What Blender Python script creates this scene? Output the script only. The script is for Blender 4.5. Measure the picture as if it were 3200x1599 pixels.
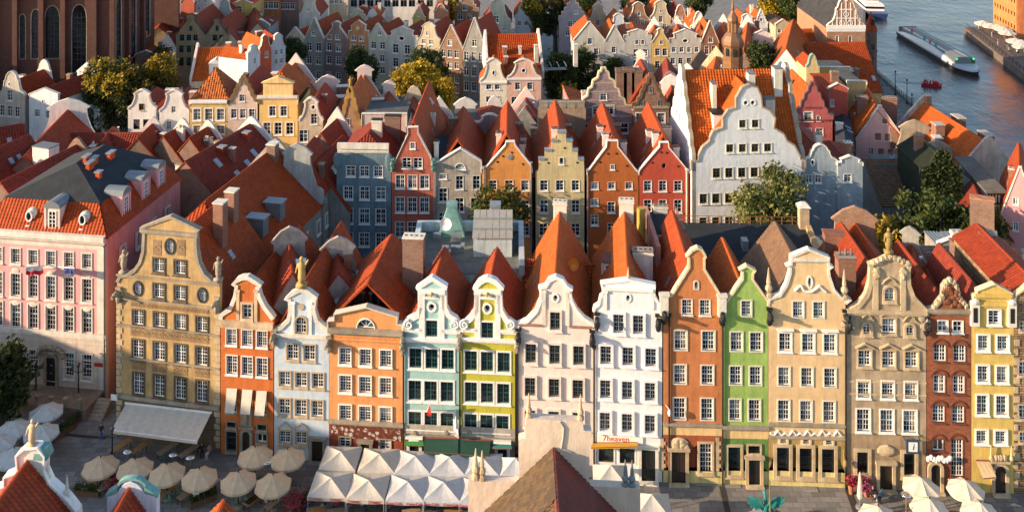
import bpy, bmesh, math, random
from mathutils import Vector, Matrix
from mathutils.geometry import delaunay_2d_cdt
R = random.Random(7)
scene = bpy.context.scene
for o in list(bpy.data.objects): bpy.data.objects.remove(o)
col = scene.collection
# ---------------------------------------------------------------- camera, sky, sun
F, YH, CX, CY, HC = 3018.0, -621.0, 1600.0, 799.5, 66.0     # focal length, horizon row, centre (photo pixels), camera height (m)
cam = bpy.data.cameras.new('camera'); camo = bpy.data.objects.new('camera', cam); col.objects.link(camo)
camo.location = (0, 0, HC); camo.rotation_euler = (math.radians(90), 0, 0)
cam.sensor_fit = 'HORIZONTAL'; cam.sensor_width = 36; cam.lens = 36 * F / 3200
cam.shift_y = -(CY - YH) / 3200; cam.clip_start = 1; cam.clip_end = 5000
scene.camera = camo
SUN_AZ, SUN_EL = math.radians(74), math.radians(16)         # azimuth from the facade normal towards the left
to_sun = Vector((-math.sin(SUN_AZ) * math.cos(SUN_EL), -math.cos(SUN_AZ) * math.cos(SUN_EL), math.sin(SUN_EL)))
sl = bpy.data.lights.new('sun', 'SUN'); sl.energy = 5.0; sl.angle = math.radians(0.6); sl.color = (1.0, 0.74, 0.48)
so = bpy.data.objects.new('sun', sl); col.objects.link(so); so.location = (-60, -20, 120)
so.rotation_euler = to_sun.to_track_quat('Z', 'Y').to_euler()
w = bpy.data.worlds.new('World'); scene.world = w; w.use_nodes = True
nt = w.node_tree; bg = nt.nodes['Background']
sky = nt.nodes.new('ShaderNodeTexSky'); sky.sky_type = 'NISHITA'; sky.sun_disc = False
sky.sun_elevation = SUN_EL; sky.sun_rotation = math.atan2(to_sun.x, to_sun.y); sky.altitude = 50
nt.links.new(sky.outputs[0], bg.inputs[0]); bg.inputs[1].default_value = 0.15
vs = scene.view_settings; vs.view_transform = 'Standard'; vs.look = 'None'; vs.exposure = 0.88; vs.gamma = 1
scene.render.engine = 'CYCLES'; scene.cycles.max_bounces = 5

# ---------------------------------------------------------------- photo pixels to places on the ground
CR = dict(a1=(0,600,2.145), a2=(700,600,2.145), a3=(1250,600,2.1447), a4=(2000,600,2.1457), a5=(2500,600,2.1457),
          b1=(0,1100,2.579), b2=(700,1100,2.579), b3=(1300,1100,2.579), b4=(2000,1100,2.5786), b5=(2500,1100,2.5786),
          c1=(0,0,2.145), c2=(700,0,2.145), c3=(1300,0,2.574), c4=(1900,0,2.574), c5=(2400,0,2.145),
          c6=(1000,350,2.86), c7=(1650,350,2.86), d5=(400,120,4.29), d6=(2850,550,4.29), d7=(0,400,4.29), d3=(2800,50,4.7675),
          d4=(2600,1400,4.293), f=(0,0,.805), s=(0,0,1))
def S(c, x, y): x0, y0, k = CR[c]; return x0 + x / k, y0 + y / k
def G(px, py, z=0.0):
    Y = F * (HC - z) / (py - YH); return Vector(((px - CX) / F * Y, Y, z))

# ---------------------------------------------------------------- materials
def new_mat(name):
    m = bpy.data.materials.new(name); m.use_nodes = True; n = m.node_tree
    return m, n, n.nodes['Principled BSDF']
def N(n, t, **kw):
    nd = n.nodes.new(t)
    for k, v in kw.items():
        if k in nd.inputs: nd.inputs[k].default_value = v
        else: setattr(nd, k, v)
    return nd
def mixc(n, a, b, fac, mode='MIX'):
    m = n.nodes.new('ShaderNodeMix'); m.data_type = 'RGBA'; m.blend_type = mode
    for s_, v in ((0, fac), (6, a), (7, b)):
        if hasattr(v, 'links'): n.links.new(v, m.inputs[s_])
        else: m.inputs[s_].default_value = v if s_ == 0 else (*v[:3], 1)
    return m.outputs[2]
def ramp(n, fac, p0, p1):
    r = n.nodes.new('ShaderNodeMapRange'); r.inputs[1].default_value = p0; r.inputs[2].default_value = p1
    n.links.new(fac, r.inputs[0]); return r.outputs[0]
def math_(n, op, a, b=0.0):
    m = n.nodes.new('ShaderNodeMath'); m.operation = op
    for i, v in ((0, a), (1, b)):
        if hasattr(v, 'links'): n.links.new(v, m.inputs[i])
        else: m.inputs[i].default_value = v
    return m.outputs[0]
def dk(c, k): return tuple(x * k for x in c)
def sat(c, k=1.13):
    L = .3 * c[0] + .6 * c[1] + .1 * c[2]; return tuple(min(.85, max(.004, L + (x - L) * k)) for x in c)
MC = {}
def stucco(c, var=.16, rough=.9, dirt=.5):
    key = ('st', tuple(c), var, dirt)
    if key in MC: return MC[key]
    c = sat(c); m, n, b = new_mat('stucco'); tc = N(n, 'ShaderNodeTexCoord')
    n1 = N(n, 'ShaderNodeTexNoise', Scale=.55, Detail=6.0, Roughness=.65); n.links.new(tc.outputs['Object'], n1.inputs[0])
    n2 = N(n, 'ShaderNodeTexNoise', Scale=3.5, Detail=5.0, Roughness=.7); n.links.new(tc.outputs['Object'], n2.inputs[0])
    mp = N(n, 'ShaderNodeMapping'); mp.inputs['Scale'].default_value = (1.6, 1.6, .16); n.links.new(tc.outputs['Object'], mp.inputs[0])
    n3 = N(n, 'ShaderNodeTexNoise', Scale=1.0, Detail=7.0, Roughness=.7); n.links.new(mp.outputs[0], n3.inputs[0])
    base = mixc(n, dk(c, 1 - var * 1.9), dk(c, 1 + var * .7), ramp(n, n1.outputs[0], .3, .7))
    base = mixc(n, base, dk(c, .5), math_(n, 'MULTIPLY', ramp(n, n3.outputs[0], .47, .74), min(1, dirt * 1.7)))
    base = mixc(n, base, dk(c, .82), math_(n, 'MULTIPLY', ramp(n, n2.outputs[0], .5, .75), .5))
    n.links.new(base, b.inputs['Base Color']); b.inputs['Roughness'].default_value = rough
    n4 = N(n, 'ShaderNodeTexNoise', Scale=1.6, Detail=4.0, Roughness=.55); n.links.new(tc.outputs['Object'], n4.inputs[0])
    bp = N(n, 'ShaderNodeBump', Strength=.45, Distance=.09); n.links.new(math_(n, 'ADD', n4.outputs[0], math_(n, 'MULTIPLY', n2.outputs[0], .35)), bp.inputs['Height']); n.links.new(bp.outputs[0], b.inputs['Normal'])
    MC[key] = m; return m
def plain(c, rough=.6, metal=0., name='paint', var=.08):
    key = ('pl', tuple(c), rough, metal)
    if key in MC: return MC[key]
    m, n, b = new_mat(name); tc = N(n, 'ShaderNodeTexCoord')
    n1 = N(n, 'ShaderNodeTexNoise', Scale=2.2, Detail=5.0, Roughness=.7); n.links.new(tc.outputs['Object'], n1.inputs[0])
    n.links.new(mixc(n, dk(c, 1 - var * 2), dk(c, 1 + var), ramp(n, n1.outputs[0], .3, .7)), b.inputs['Base Color'])
    b.inputs['Roughness'].default_value = rough; b.inputs['Metallic'].default_value = metal
    MC[key] = m; return m
def glow(c, s):
    m, n, b = new_mat('lamp_light'); b.inputs['Emission Color'].default_value = (*c, 1); b.inputs['Emission Strength'].default_value = s
    b.inputs['Base Color'].default_value = (*c, 1); return m
def tiles(c, var=.2, pu=.40, pv=.40, moss=.4):
    key = ('ti', tuple(c), pu, moss)
    if key in MC: return MC[key]
    c = sat(c, 1.1); m, n, b = new_mat('roof_tiles'); uv = N(n, 'ShaderNodeUVMap', uv_map='UVMap')
    sx = N(n, 'ShaderNodeSeparateXYZ'); n.links.new(uv.outputs[0], sx.inputs[0])
    u = math_(n, 'DIVIDE', sx.outputs[0], pu); v = math_(n, 'DIVIDE', sx.outputs[1], pv)
    fu = math_(n, 'FLOOR', u); fv = math_(n, 'FLOOR', v)
    cx = N(n, 'ShaderNodeCombineXYZ'); n.links.new(fu, cx.inputs[0]); n.links.new(fv, cx.inputs[1])
    oi = N(n, 'ShaderNodeObjectInfo'); n.links.new(math_(n, 'MULTIPLY', oi.outputs['Random'], 50.), cx.inputs[2])
    wn = N(n, 'ShaderNodeTexWhiteNoise'); n.links.new(cx.outputs[0], wn.inputs[0])
    tc = N(n, 'ShaderNodeTexCoord'); n1 = N(n, 'ShaderNodeTexNoise', Scale=.35, Detail=6.0, Roughness=.65); n.links.new(tc.outputs['Object'], n1.inputs[0])
    base = mixc(n, dk(c, 1 - var), dk(c, 1 + var), wn.outputs[0])
    base = mixc(n, base, dk(c, .55), math_(n, 'MULTIPLY', ramp(n, n1.outputs[0], .48, .75), .55))
    n2 = N(n, 'ShaderNodeTexNoise', Scale=1.3, Detail=7.0, Roughness=.75); n.links.new(tc.outputs['Object'], n2.inputs[0])
    base = mixc(n, base, (.10, .075, .04), math_(n, 'MULTIPLY', ramp(n, n2.outputs[0], .56, .8), moss))
    groove = ramp(n, math_(n, 'SINE', math_(n, 'MULTIPLY', u, 2 * math.pi)), -.2, -1.0); base = mixc(n, base, dk(c, .38), math_(n, 'MULTIPLY', groove, .75))
    n.links.new(base, b.inputs['Base Color']); b.inputs['Roughness'].default_value = .75
    b.inputs['Specular IOR Level'].default_value = .3
    hgt = math_(n, 'MULTIPLY', math_(n, 'SINE', math_(n, 'MULTIPLY', u, 2 * math.pi)), .5)
    bp = N(n, 'ShaderNodeBump', Strength=.9, Distance=.06); n.links.new(hgt, bp.inputs['Height']); n.links.new(bp.outputs[0], b.inputs['Normal'])
    MC[key] = m; return m
def brick(c, c2=None, mortar=(.32, .27, .22), sc=1.0):
    key = ('br', tuple(c), sc)
    if key in MC: return MC[key]
    m, n, b = new_mat('brickwork'); tc = N(n, 'ShaderNodeTexCoord'); mp = N(n, 'ShaderNodeMapping')
    mp.inputs['Rotation'].default_value = (math.radians(90), 0, 0)
    # bricks laid along x + y so that every wall direction shows courses
    sx = N(n, 'ShaderNodeSeparateXYZ'); n.links.new(tc.outputs['Object'], sx.inputs[0])
    cx = N(n, 'ShaderNodeCombineXYZ'); n.links.new(math_(n, 'ADD', sx.outputs[0], sx.outputs[1]), cx.inputs[0]); n.links.new(sx.outputs[2], cx.inputs[1])
    bt = N(n, 'ShaderNodeTexBrick', Scale=sc * 1.0); n.links.new(cx.outputs[0], bt.inputs[0])
    bt.inputs['Color1'].default_value = (*dk(c, .7), 1); bt.inputs['Color2'].default_value = (*(c2 or dk(c, 1.3)), 1); bt.inputs['Mortar'].default_value = (*mortar, 1)
    bt.inputs['Brick Width'].default_value = .3; bt.inputs['Row Height'].default_value = .1; bt.inputs['Mortar Size'].default_value = .012
    n1 = N(n, 'ShaderNodeTexNoise', Scale=.6, Detail=7.0, Roughness=.7); n.links.new(tc.outputs['Object'], n1.inputs[0])
    base = mixc(n, bt.outputs[0], dk(c, .45), math_(n, 'MULTIPLY', ramp(n, n1.outputs[0], .45, .8), .7))
    n.links.new(base, b.inputs['Base Color']); b.inputs['Roughness'].default_value = .9
    bp = N(n, 'ShaderNodeBump', Strength=.4, Distance=.03); n.links.new(bt.outputs['Fac'], bp.inputs['Height']); bp.invert = True; n.links.new(bp.outputs[0], b.inputs['Normal'])
    MC[key] = m; return m
def glass_mat(name, cols, rough=.08):
    m, n, b = new_mat(name); oi = N(n, 'ShaderNodeObjectInfo'); cr = n.nodes.new('ShaderNodeValToRGB'); cr.color_ramp.interpolation = 'CONSTANT'
    e = cr.color_ramp.elements
    while len(e) < len(cols): e.new(.5)
    for i, (p, c) in enumerate(cols): e[i].position = p; e[i].color = (*c, 1)
    n.links.new(oi.outputs['Random'], cr.inputs[0])
    tc = N(n, 'ShaderNodeTexCoord'); n1 = N(n, 'ShaderNodeTexNoise', Scale=1.5, Detail=3.0); n.links.new(tc.outputs['Object'], n1.inputs[0])
    n.links.new(mixc(n, cr.outputs[0], (.004, .005, .007), ramp(n, n1.outputs[0], .45, .62)), b.inputs['Base Color'])
    b.inputs['Roughness'].default_value = rough; b.inputs['Specular IOR Level'].default_value = .6
    bp = N(n, 'ShaderNodeBump', Strength=.15, Distance=.05); n2 = N(n, 'ShaderNodeTexNoise', Scale=2.5); n.links.new(tc.outputs['Object'], n2.inputs[0])
    n.links.new(n2.outputs[0], bp.inputs['Height']); n.links.new(bp.outputs[0], b.inputs['Normal'])
    return m
GLASS = glass_mat('window_glass', [(0, (.012, .016, .02)), (.38, (.02, .03, .04)), (.52, (.04, .11, .15)), (.62, (.015, .015, .015)), (.74, (.22, .22, .21)), (.82, (.03, .12, .15)), (.89, (.36, .33, .28)), (.96, (.16, .10, .03))])
DGLASS = glass_mat('dark_glass', [(0, (.01, .014, .016)), (.6, (.015, .03, .035)), (.85, (.03, .05, .05))])
WHITE = plain((.80, .79, .76), .5); OFFW = plain((.62, .58, .50), .6); TEALF = plain((.025, .10, .10), .5); DKW = plain((.035, .022, .015), .5)
STONE = stucco((.36, .31, .24), .25); PSTONE = stucco((.55, .44, .30), .2); BLACK = plain((.012, .012, .013), .6); LEAD = plain((.20, .23, .25), .5, .3)
PALE = stucco((.72, .68, .60), .12, dirt=.35); CREAMT = stucco((.74, .62, .42), .12); DGREY = stucco((.05, .055, .065), .3); ZINC = plain((.34, .38, .41), .45, .5)
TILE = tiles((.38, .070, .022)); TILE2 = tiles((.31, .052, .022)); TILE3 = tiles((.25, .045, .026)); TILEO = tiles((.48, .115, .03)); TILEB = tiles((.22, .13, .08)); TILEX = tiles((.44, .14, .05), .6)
BRICK = brick((.26, .085, .045)); BRICK2 = brick((.20, .09, .06)); BRICKD = brick((.15, .06, .045)); BRICKO = brick((.42, .17, .075))
COPPER = stucco((.20, .38, .36), .3); FELT = stucco((.022, .029, .036), .25)

def pip(P, x, y):
    c = False
    for i in range(len(P)):
        (x0, y0), (x1, y1) = P[i-1], P[i]
        if (y0 > y) != (y1 > y) and x < (x1 - x0) * (y - y0) / (y1 - y0) + x0: c = not c
    return c
def tessellate_polygon(polys):
    '''triangles (as indices into the joined loops) of an outline with holes'''
    polys = [[(v[0], v[1]) for v in q] for q in polys]; vs_, ed = [], []
    for q in polys: k = len(vs_); vs_ += [Vector(p) for p in q]; ed += [(k + i, k + (i + 1) % len(q)) for i in range(len(q))]
    V, E, T, ov, oe, of = delaunay_2d_cdt(vs_, ed, [], 0, 1e-5); out = []
    for t in T:
        x = sum(V[i][0] for i in t) / 3; y = sum(V[i][1] for i in t) / 3
        if pip(polys[0], x, y) and not any(pip(h, x, y) for h in polys[1:]):
            if all(ov[i] for i in t): out.append(tuple(ov[i][0] for i in t))
    return out
# ---------------------------------------------------------------- mesh helpers
class MB:
    def __init__(s): s.v = []; s.f = []; s.m = []; s.uv = {}
    def face(s, pts, m=0, uv=None):
        i = len(s.v); s.v += [tuple(p) for p in pts]; s.f.append(tuple(range(i, i + len(pts)))); s.m.append(m)
        if uv: s.uv[len(s.f) - 1] = uv
    def box(s, x0, x1, y0, y1, z0, z1, m=0):
        i = len(s.v); s.v += [(x, y, z) for z in (z0, z1) for x, y in ((x0, y0), (x1, y0), (x1, y1), (x0, y1))]
        for q in ((0,3,2,1),(4,5,6,7),(0,1,5,4),(1,2,6,5),(2,3,7,6),(3,0,4,7)): s.f.append(tuple(i + k for k in q)); s.m.append(m)
    def hexa(s, lo, hi, m=0):          # any two quads, bottom and top
        i = len(s.v); s.v += [tuple(p) for p in lo] + [tuple(p) for p in hi]; k = len(lo)
        s.f.append(tuple(i + j for j in reversed(range(k)))); s.f.append(tuple(i + k + j for j in range(k))); s.m += [m, m]
        for j in range(k): s.f.append((i + j, i + (j + 1) % k, i + k + (j + 1) % k, i + k + j)); s.m.append(m)
    def lathe(s, prof, n=10, c=(0, 0, 0), m=0, sq=1.0):
        i = len(s.v)
        for r, z in prof:
            for k in range(n): a = 2 * math.pi * (k + .5) / n; s.v.append((c[0] + r * math.cos(a), c[1] + r * math.sin(a) * sq, c[2] + z))
        for j in range(len(prof) - 1):
            for k in range(n): s.f.append((i + j*n + k, i + j*n + (k+1) % n, i + (j+1)*n + (k+1) % n, i + (j+1)*n + k)); s.m.append(m)
        s.f.append(tuple(i + k for k in reversed(range(n)))); s.f.append(tuple(i + (len(prof)-1)*n + k for k in range(n))); s.m += [m, m]
    def tube(s, p, q, r0, r1=None, n=6, m=0):
        p = Vector(p); q = Vector(q); d = (q - p).normalized(); a = d.orthogonal().normalized(); b = d.cross(a); r1 = r0 if r1 is None else r1
        s.hexa([p + (a * math.cos(2*math.pi*k/n) + b * math.sin(2*math.pi*k/n)) * r0 for k in range(n)],
               [q + (a * math.cos(2*math.pi*k/n) + b * math.sin(2*math.pi*k/n)) * r1 for k in range(n)], m)
    def blob(s, c, r, m=0, n=8, k=5, wob=0.):
        i = len(s.v)
        for j in range(k + 1):
            t = math.pi * j / k
            for q in range(n):
                a = 2 * math.pi * q / n; e = 1 + (R.random() - .5) * wob
                s.v.append((c[0] + r[0]*math.sin(t)*math.cos(a)*e, c[1] + r[1]*math.sin(t)*math.sin(a)*e, c[2] + r[2]*math.cos(t)*e))
        for j in range(k):
            for q in range(n): s.f.append((i + j*n + q, i + (j+1)*n + q, i + (j+1)*n + (q+1) % n, i + j*n + (q+1) % n)); s.m.append(m)
    def mesh(s, name, mats):
        me = bpy.data.meshes.new(name); me.from_pydata(s.v, [], s.f)
        for mm in (mats if isinstance(mats, (list, tuple)) else [mats]): me.materials.append(mm)
        if any(s.m): me.polygons.foreach_set('material_index', s.m)
        if s.uv:
            L = me.uv_layers.new(name='UVMap').data
            for fi, uvs in s.uv.items():
                for li, t in zip(me.polygons[fi].loop_indices, uvs): L[li].uv = t
        return me
    def build(s, name, mats, parent=None, **kw): return put(name, s.mesh(name, mats), parent, **kw)
def put(name, me, parent=None, loc=None, rz=None, label=None, cat=None, group=None, kind=None, scale=None):
    o = bpy.data.objects.new(name, me); col.objects.link(o)
    if parent: o.parent = parent
    if loc is not None: o.location = loc
    if rz is not None: o.rotation_euler = (0, 0, rz)
    if scale is not None: o.scale = (scale,) * 3 if not hasattr(scale, '__len__') else scale
    if label: o['label'] = label
    if cat: o['category'] = cat
    if group: o['group'] = group
    if kind: o['kind'] = kind
    return o
def thing(name, label, cat, loc, rz=0., group=None): return put(name, None, None, loc, rz, label, cat, group)
def copy_tree(o, parent=None, lvl=0):
    kids = list(o.children); c = o.copy(); col.objects.link(c); c.parent = parent
    for k in kids: copy_tree(k, c, lvl + 1)
    return c
def smooth(o):
    for p in o.data.polygons: p.use_smooth = True
    return o
def lettering(txt, size, mat, parent, loc, rz=0., name='lettering', extr=.01, rx=90., shear=0.):
    cu = bpy.data.curves.new('lettering', 'FONT'); cu.body = txt; cu.size = size; cu.extrude = extr; cu.align_x = 'CENTER'; cu.align_y = 'CENTER'; cu.shear = shear
    cu.resolution_u = 2
    t = bpy.data.objects.new('tmp', cu); col.objects.link(t); dg = bpy.context.evaluated_depsgraph_get()
    me = bpy.data.meshes.new_from_object(t.evaluated_get(dg)); bpy.data.objects.remove(t); me.materials.clear(); me.materials.append(mat)
    o = put(name, me, parent, loc); o.rotation_euler = (math.radians(rx), 0, rz); return o

# window shapes (du, dz) around the centre
def shape_pts(kind, w, h):
    if kind == 'rect': return [(-w/2, -h/2), (w/2, -h/2), (w/2, h/2), (-w/2, h/2)]
    if kind == 'oval': return [(w/2*math.cos(2*math.pi*k/14), h/2*math.sin(2*math.pi*k/14)) for k in range(14)]
    if kind == 'arch':
        r = w / 2; zc = h/2 - r
        return [(-r, -h/2), (r, -h/2)] + [(r*math.cos(math.pi*k/8), zc + r*math.sin(math.pi*k/8)) for k in range(9)]
    if kind == 'lune': return [(w/2*math.cos(math.pi*k/10), -h/2 + h*math.sin(math.pi*k/10)) for k in range(11)]
    if kind == 'goth':
        r = w / 2; zc = h/2 - w*1.0
        return [(-r, -h/2), (r, -h/2), (r, zc)] + [(r*math.cos(a), zc + w*1.0*math.sin(a)**.8) for a in (math.radians(25), math.radians(50), math.radians(72), math.radians(90), math.radians(108), math.radians(130), math.radians(155))] + [(-r, zc)]
WC = {}
def win_mesh(kind, w, h, nc, nr, fm, bar=.05, fr=.09):
    key = (kind, round(w, 2), round(h, 2), nc, nr, fm.name, bar)
    if key in WC: return WC[key]
    b = MB(); d0, d1 = .12, .2
    if kind == 'rect':
        e = .02; b.box(-w/2-e, -w/2+fr, d0, d1, -h/2-e, h/2+e); b.box(w/2-fr, w/2+e, d0, d1, -h/2-e, h/2+e)
        b.box(-w/2+fr, w/2-fr, d0, d1, -h/2-e, -h/2+fr); b.box(-w/2+fr, w/2-fr, d0, d1, h/2-fr, h/2+e)
        iw, ih = w - 2*fr, h - 2*fr
    else:
        P = shape_pts(kind, w + .04, h + .04); Q = [(x*(1-2*fr/w), z*(1-2*fr/h)) for x, z in P]; k = len(P)
        for j in range(k):
            a, c, d, e_ = P[j], P[(j+1) % k], Q[(j+1) % k], Q[j]
            b.face([(a[0], d0, a[1]), (c[0], d0, c[1]), (d[0], d0, d[1]), (e_[0], d0, e_[1])])
            b.face([(e_[0], d0, e_[1]), (d[0], d0, d[1]), (d[0], d1, d[1]), (e_[0], d1, e_[1])])
        iw, ih = (w - 2*fr, h - 2*fr) if kind == 'arch' else (w*.8, h*.8)
    for k in range(1, nc):
        t = fr*.95 if nc % 2 == 0 and k == nc // 2 else bar; x = -iw/2 + iw*k/nc; b.box(x - t/2, x + t/2, d0+.012, d1-.01, -ih/2, ih/2*(1 if kind == 'rect' else .96))
    for k in range(1, nr):
        big = (nr >= 3 and k == round(nr*.62)); t = fr*.9 if big or nr == 2 else bar
        z = -ih/2 + ih*k/nr; b.box(-iw/2, iw/2, d0+.02, d1-.02, z - t/2, z + t/2)
    if kind == 'lune':
        for a in (45, 90, 135): b.tube((0, .16, -h/2), (w/2*math.cos(math.radians(a))*.95, .16, -h/2 + h*math.sin(math.radians(a))*.95), .04, n=4)
    P = shape_pts(kind, w + .02, h + .02); g = MB(); g.face([(x, .19, z) for x, z in P])
    me0 = b.mesh('window', fm); b.face([(x, .19, z) for x, z in P], 1)
    WC[key] = (me0, g.mesh('pane', GLASS), g.mesh('pane', DGLASS), b.mesh('window', [fm, GLASS])); return WC[key]
SC = {}
def sur_mesh(kind, w, h, sw, pr, sill, m, hood=None, lw=0):
    key = (kind, round(w, 2), round(h, 2), sw, pr, sill, m.name, hood)
    if key in SC: return SC[key]
    b = MB()
    if kind == 'rect':
        b.box(-w/2-sw, -w/2, -pr, .1, -h/2-sw, h/2+sw); b.box(w/2, w/2+sw, -pr, .1, -h/2-sw, h/2+sw)
        b.box(-w/2, w/2, -pr, .1, h/2, h/2+sw); b.box(-w/2, w/2, -pr, .1, -h/2-sw, -h/2)
    else:
        P = shape_pts(kind, w, h); Q = [(x*(1+2*sw/w), z*(1+2*sw/h)) for x, z in P]; k = len(P)
        for j in range(k):
            a, c, d, e = P[j], P[(j+1) % k], Q[(j+1) % k], Q[j]
            b.hexa([(a[0], .1, a[1]), (c[0], .1, c[1]), (d[0], .1, d[1]), (e[0], .1, e[1])], [(a[0], -pr, a[1]), (c[0], -pr, c[1]), (d[0], -pr, d[1]), (e[0], -pr, e[1])])
    if sill: b.box(-w/2-sw-.06, w/2+sw+.06, -pr-.1, .08, -h/2-sw-.1, -h/2-sw)
    t = h/2 + sw
    if hood == 'flat': b.box(-w/2-sw-.1, w/2+sw+.1, -pr-.22, .05, t+.18, t+.34)
    if hood == 'tri':
        for sg in (-1, 1): b.hexa([(sg*(w/2+sw+.15), -.22, t+.08), (sg*(w/2+sw+.15), .05, t+.08), (0, .05, t+.5), (0, -.22, t+.5)], [(sg*(w/2+sw+.15), -.22, t+.22), (sg*(w/2+sw+.15), .05, t+.22), (0, .05, t+.66), (0, -.22, t+.66)])
    if hood == 'curl':
        for sg in (-1, 1):
            q = [(1.0, .05), (.8, .12), (.62, .35), (.35, .5), (.15, .62), (0, .66)]
            for (a0, z0), (a1, z1) in zip(q, q[1:]): b.hexa([(sg*a0*(w/2+.3), -.16, t+z0), (sg*a0*(w/2+.3), .05, t+z0), (sg*a1*(w/2+.3), .05, t+z1), (sg*a1*(w/2+.3), -.16, t+z1)], [(sg*a0*(w/2+.3), -.16, t+z0+.12), (sg*a0*(w/2+.3), .05, t+z0+.12), (sg*a1*(w/2+.3), .05, t+z1+.12), (sg*a1*(w/2+.3), -.16, t+z1+.12)])
    if hood == 'key':
        for sg in (-1, 1):
            for k in range(4):
                a0, a1 = math.pi/2 - sg*k*math.pi/9, math.pi/2 - sg*(k+1)*math.pi/9; r0, r1 = w*.62, w*.62+.16; zc = t - w*.28
                b.hexa([(r0*math.cos(a0), .05, zc+r0*math.sin(a0)), (r1*math.cos(a0), .05, zc+r1*math.sin(a0)), (r1*math.cos(a1), .05, zc+r1*math.sin(a1)), (r0*math.cos(a1), .05, zc+r0*math.sin(a1))],
                       [(r0*math.cos(a0), -.09, zc+r0*math.sin(a0)), (r1*math.cos(a0), -.09, zc+r1*math.sin(a0)), (r1*math.cos(a1), -.09, zc+r1*math.sin(a1)), (r0*math.cos(a1), -.09, zc+r0*math.sin(a1))])
    SC[key] = b.mesh('surround', m); return SC[key]
def slope(b, e0, e1, r1, r0, m=0, course=.38, step=.09, th=.12):
    """tiled slope: eave e0->e1, ridge r0->r1, laid in overlapping courses"""
    e0, e1, r1, r0 = map(Vector, (e0, e1, r1, r0)); L = max((r0 - e0).length, (r1 - e1).length); n = max(2, min(60, int(L / course)))
    nr = (e1 - e0).cross(r0 - e0) if (r0 - e0).length > .01 else (e1 - e0).cross(r1 - e1)
    nr.normalize(); nr = nr if nr.z > 0 else -nr
    ud = (e1 - e0).normalized(); vd = nr.cross(ud)
    def uvp(p): q = p - e0; return (q.dot(ud) + 30, abs(q.dot(vd)))
    for k in range(n):
        t0, t1 = k / n, (k + 1) / n
        a, c = e0.lerp(r0, t0), e1.lerp(r1, t0); d, f = e1.lerp(r1, t1), e0.lerp(r0, t1)
        a2, c2 = a + nr * (step + th), c + nr * (step + th); d2, f2 = d + nr * th, f + nr * th
        uv = [uvp(a), uvp(c), uvp(d), uvp(f)]
        if (d - f).length < .02: b.face([a2, c2, d2], m, uv[:3])
        else: b.face([a2, c2, d2, f2], m, uv)
        lo = nr * (th if k else 0); b.face([a + lo, c + lo, c2, a2], m, [uv[0], uv[1], uv[1], uv[0]])
    for p, q in ((e0, r0), (e1, r1)): b.face([p, q, q + nr * th, p + nr * (th + step)], m, [uvp(p), uvp(q), uvp(q), uvp(p)])

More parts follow.
